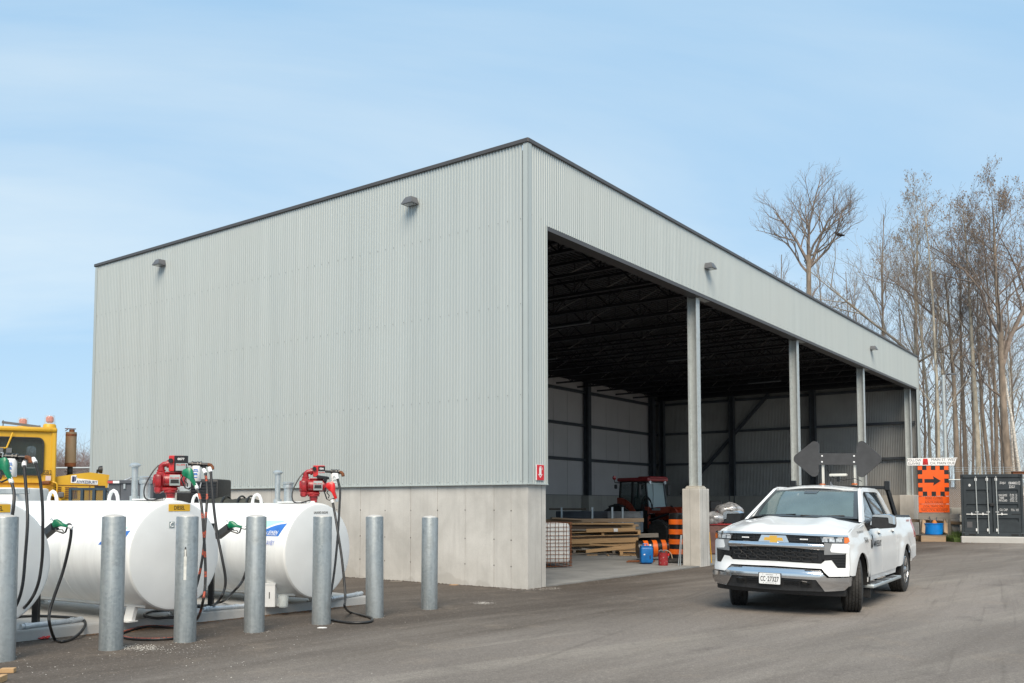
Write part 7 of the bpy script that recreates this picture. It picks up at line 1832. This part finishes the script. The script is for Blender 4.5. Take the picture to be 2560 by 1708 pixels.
for i in range(16):
    D = 41 + 12 * rt.random(); x = (.60 + .052 * i + .02 * rt.random()) * D; y = D - .12 * i
    pr = protos[i % 4]; o = thing('thin_tree', 'bare tree of the wood along the right side of the yard', 'tree', (x, y, bank_z(x, y)), rt.random() * 6, 'wood along the right of the yard')
    o.scale = (1.1, 1.1, 1.15); link('trunk', pr[0], o); link('crown', pr[1], o)
# ================================================================ litter and grit on the asphalt
rg = random.Random(21)
def scatter(name, mat, pts, smin, smax, seed, hk=.7):
    rb = random.Random(seed); mb = MB()
    for p in pts:
        s = smin + (smax - smin) * rb.random() ** 2; a = rb.random() * 6.3
        vs = [(p[0] + s * cos(a + k * 2 * pi / 5) * (.7 + .5 * rb.random()), p[1] + s * sin(a + k * 2 * pi / 5) * (.7 + .5 * rb.random()), p[2]) for k in range(5)] + [(p[0], p[1], p[2] + s * hk)]
        mb.add(vs, [(k, (k + 1) % 5, 5) for k in range(5)])
    o = mb.build(name, mat, None, 0); o['kind'] = 'stuff'; return o
pts = []
for i in range(240):
    px = 20 + rg.random() * 760; py = 1560 + (rg.random() ** 1.3) * 140; p = G(px, py, .001); pts.append(p)
for i in range(420):
    px = 305 + rg.random() * 85 + rg.gauss(0, 10); py = 1619 + rg.gauss(0, 3.5); pts.append(G(px, py, .001))
for i in range(160):
    px = 330 + rg.random() * 200; py = 1622 + rg.gauss(0, 8); pts.append(G(px, py, .001))
for i in range(380):
    px = 1250 + rg.random() * 150; py = 1473 + rg.gauss(0, 2.0) - abs(px - 1325) * .02; pts.append(G(px, py, .001))
for i in range(120):
    px = 1375 + rg.random() * 380; py = 1466 - (px - 1375) * .128 + rg.random() ** 2 * 14; pts.append(G(px, py, .001))
for i in range(220):
    px = 1208 + rg.gauss(0, 11); py = 1508 + rg.gauss(0, 1.5); pts.append(G(px, py, .001))
for i in range(220):
    pts.append(V((-6 + 16 * rg.random(), 5 + 22 * rg.random(), .001)))
scatter('gravel', pm('pale_grit', (.42, .40, .365), .9, var=.35, vs=40), pts, .0025, .0085, 4)
pts = []
for (px, py, h) in BOL:
    p = G(px, py); p = V((p.x, p.y + .12, .001))
    for i in range(34):
        a = rg.random() * 6.3; r_ = .125 + abs(rg.gauss(0, .035)); pts.append(p + V((r_ * cos(a), r_ * sin(a), 0)))
scatter('bollard_grit', pm('mixed_grit', (.20, .18, .16), .9, var=.7, vs=60), pts, .004, .016, 12, .5)
pts = []
for i in range(700):
    t_ = rg.random() * 9; p = B(-.012 - abs(rg.gauss(0, .03)), t_, .001); pts.append(p)
for i in range(120): pts.append(B(rg.random() * .65, -.01 - abs(rg.gauss(0, .03)), .001))
scatter('wall_foot_dirt', pm('dark_crumbs', (.07, .055, .045), .95, var=.6, vs=50), pts, .006, .026, 13, .6)
pts = []
for i in range(220):
    s = -1.0 + 3.2 * rg.random(); pts.append(PW(s, -.04 - abs(rg.gauss(0, .07)), .004))
for i in range(110):
    s = -2.05 + 1.1 * rg.random(); pts.append(PW(s, -.05 - abs(rg.gauss(0, .09)), .004))
scatter('dead_leaves', pm('dead_leaves', (.15, .085, .048), .9, var=.55, vs=30), pts, .012, .035, 6, .2)
rl = random.Random(8); mb = MB(); c = G(92, 1598, .005)
for i in range(26):
    p = c + V((rl.gauss(0, .07), rl.gauss(0, .03), .01)); a = rl.random() * 3; mb.tube([p, p + V((.06 * cos(a), .06 * sin(a), .015)), p + V((.09 * cos(a + .6), .09 * sin(a + .6), .0))], .008, 4)
tag(mb.build('red_ribbon', MT['meter_red'], None, 0), 'tangle of red ribbon scraps at the foot of the pad', 'ribbon')
mb = MB(); c = G(58, 1600, .005)
for i in range(9):
    p = c + V((rl.gauss(0, .07), rl.gauss(0, .02), .01)); a = rl.random() * 3; mb.tube([p, p + V((.06 * cos(a), .06 * sin(a), .02))], .012, 4)
tag(mb.build('dark_scrap', MT['satin_black'], None, 0), 'dark scraps at the foot of the pad left of the red ribbon', 'scrap')
p = G(20, 1682, .0); o = MB().box((0, 0, .022), (.125, .07, .044), bev=.004).build('wood_offcut', MT['wood'], None, loc=tuple(p), rz=.15); tag(o, 'pale wood offcut on the asphalt at the lower left, the whole one', 'wood offcut')
p = G(0, 1706, .0); o = MB().box((0, 0, .03), (.06, .16, .06), bev=.004).build('wood_offcut', MT['wood'], None, loc=tuple(p), rz=.1); tag(o, 'wood offcut cut by the lower left corner of the photo', 'wood offcut')
p = G(806, 1570, .0); mb = MB(); mb.prism([(-.06, -.03), (.02, -.035), (.06, -.005), (.03, .03), (-.04, .03)], .008); tag(mb.build('paper_scrap', MT['white_ink'], None, loc=tuple(p)), 'white paper scrap on the asphalt before the bollard at the pad end', 'paper')
p = G(1135, 1463, .0); mb = MB(); mb.prism([(-.09, -.03), (.05, -.05), (.09, 0), (.0, .05)], .015); tag(mb.build('brown_leaf', pm('tan_leaf', (.4, .25, .14), .9), None, loc=tuple(p)), 'tan leaf scrap on the asphalt at the foot of the concrete wall', 'leaf')
p = G(990, 1454, .0); mb = MB(); mb.prism([(-.13, -.02), (.12, -.03), (.14, .02), (-.1, .03)], .01); tag(mb.build('pale_stick', MT['wood_grey'], None, loc=tuple(p)), 'pale flat stick by the concrete wall behind the bollards', 'stick')
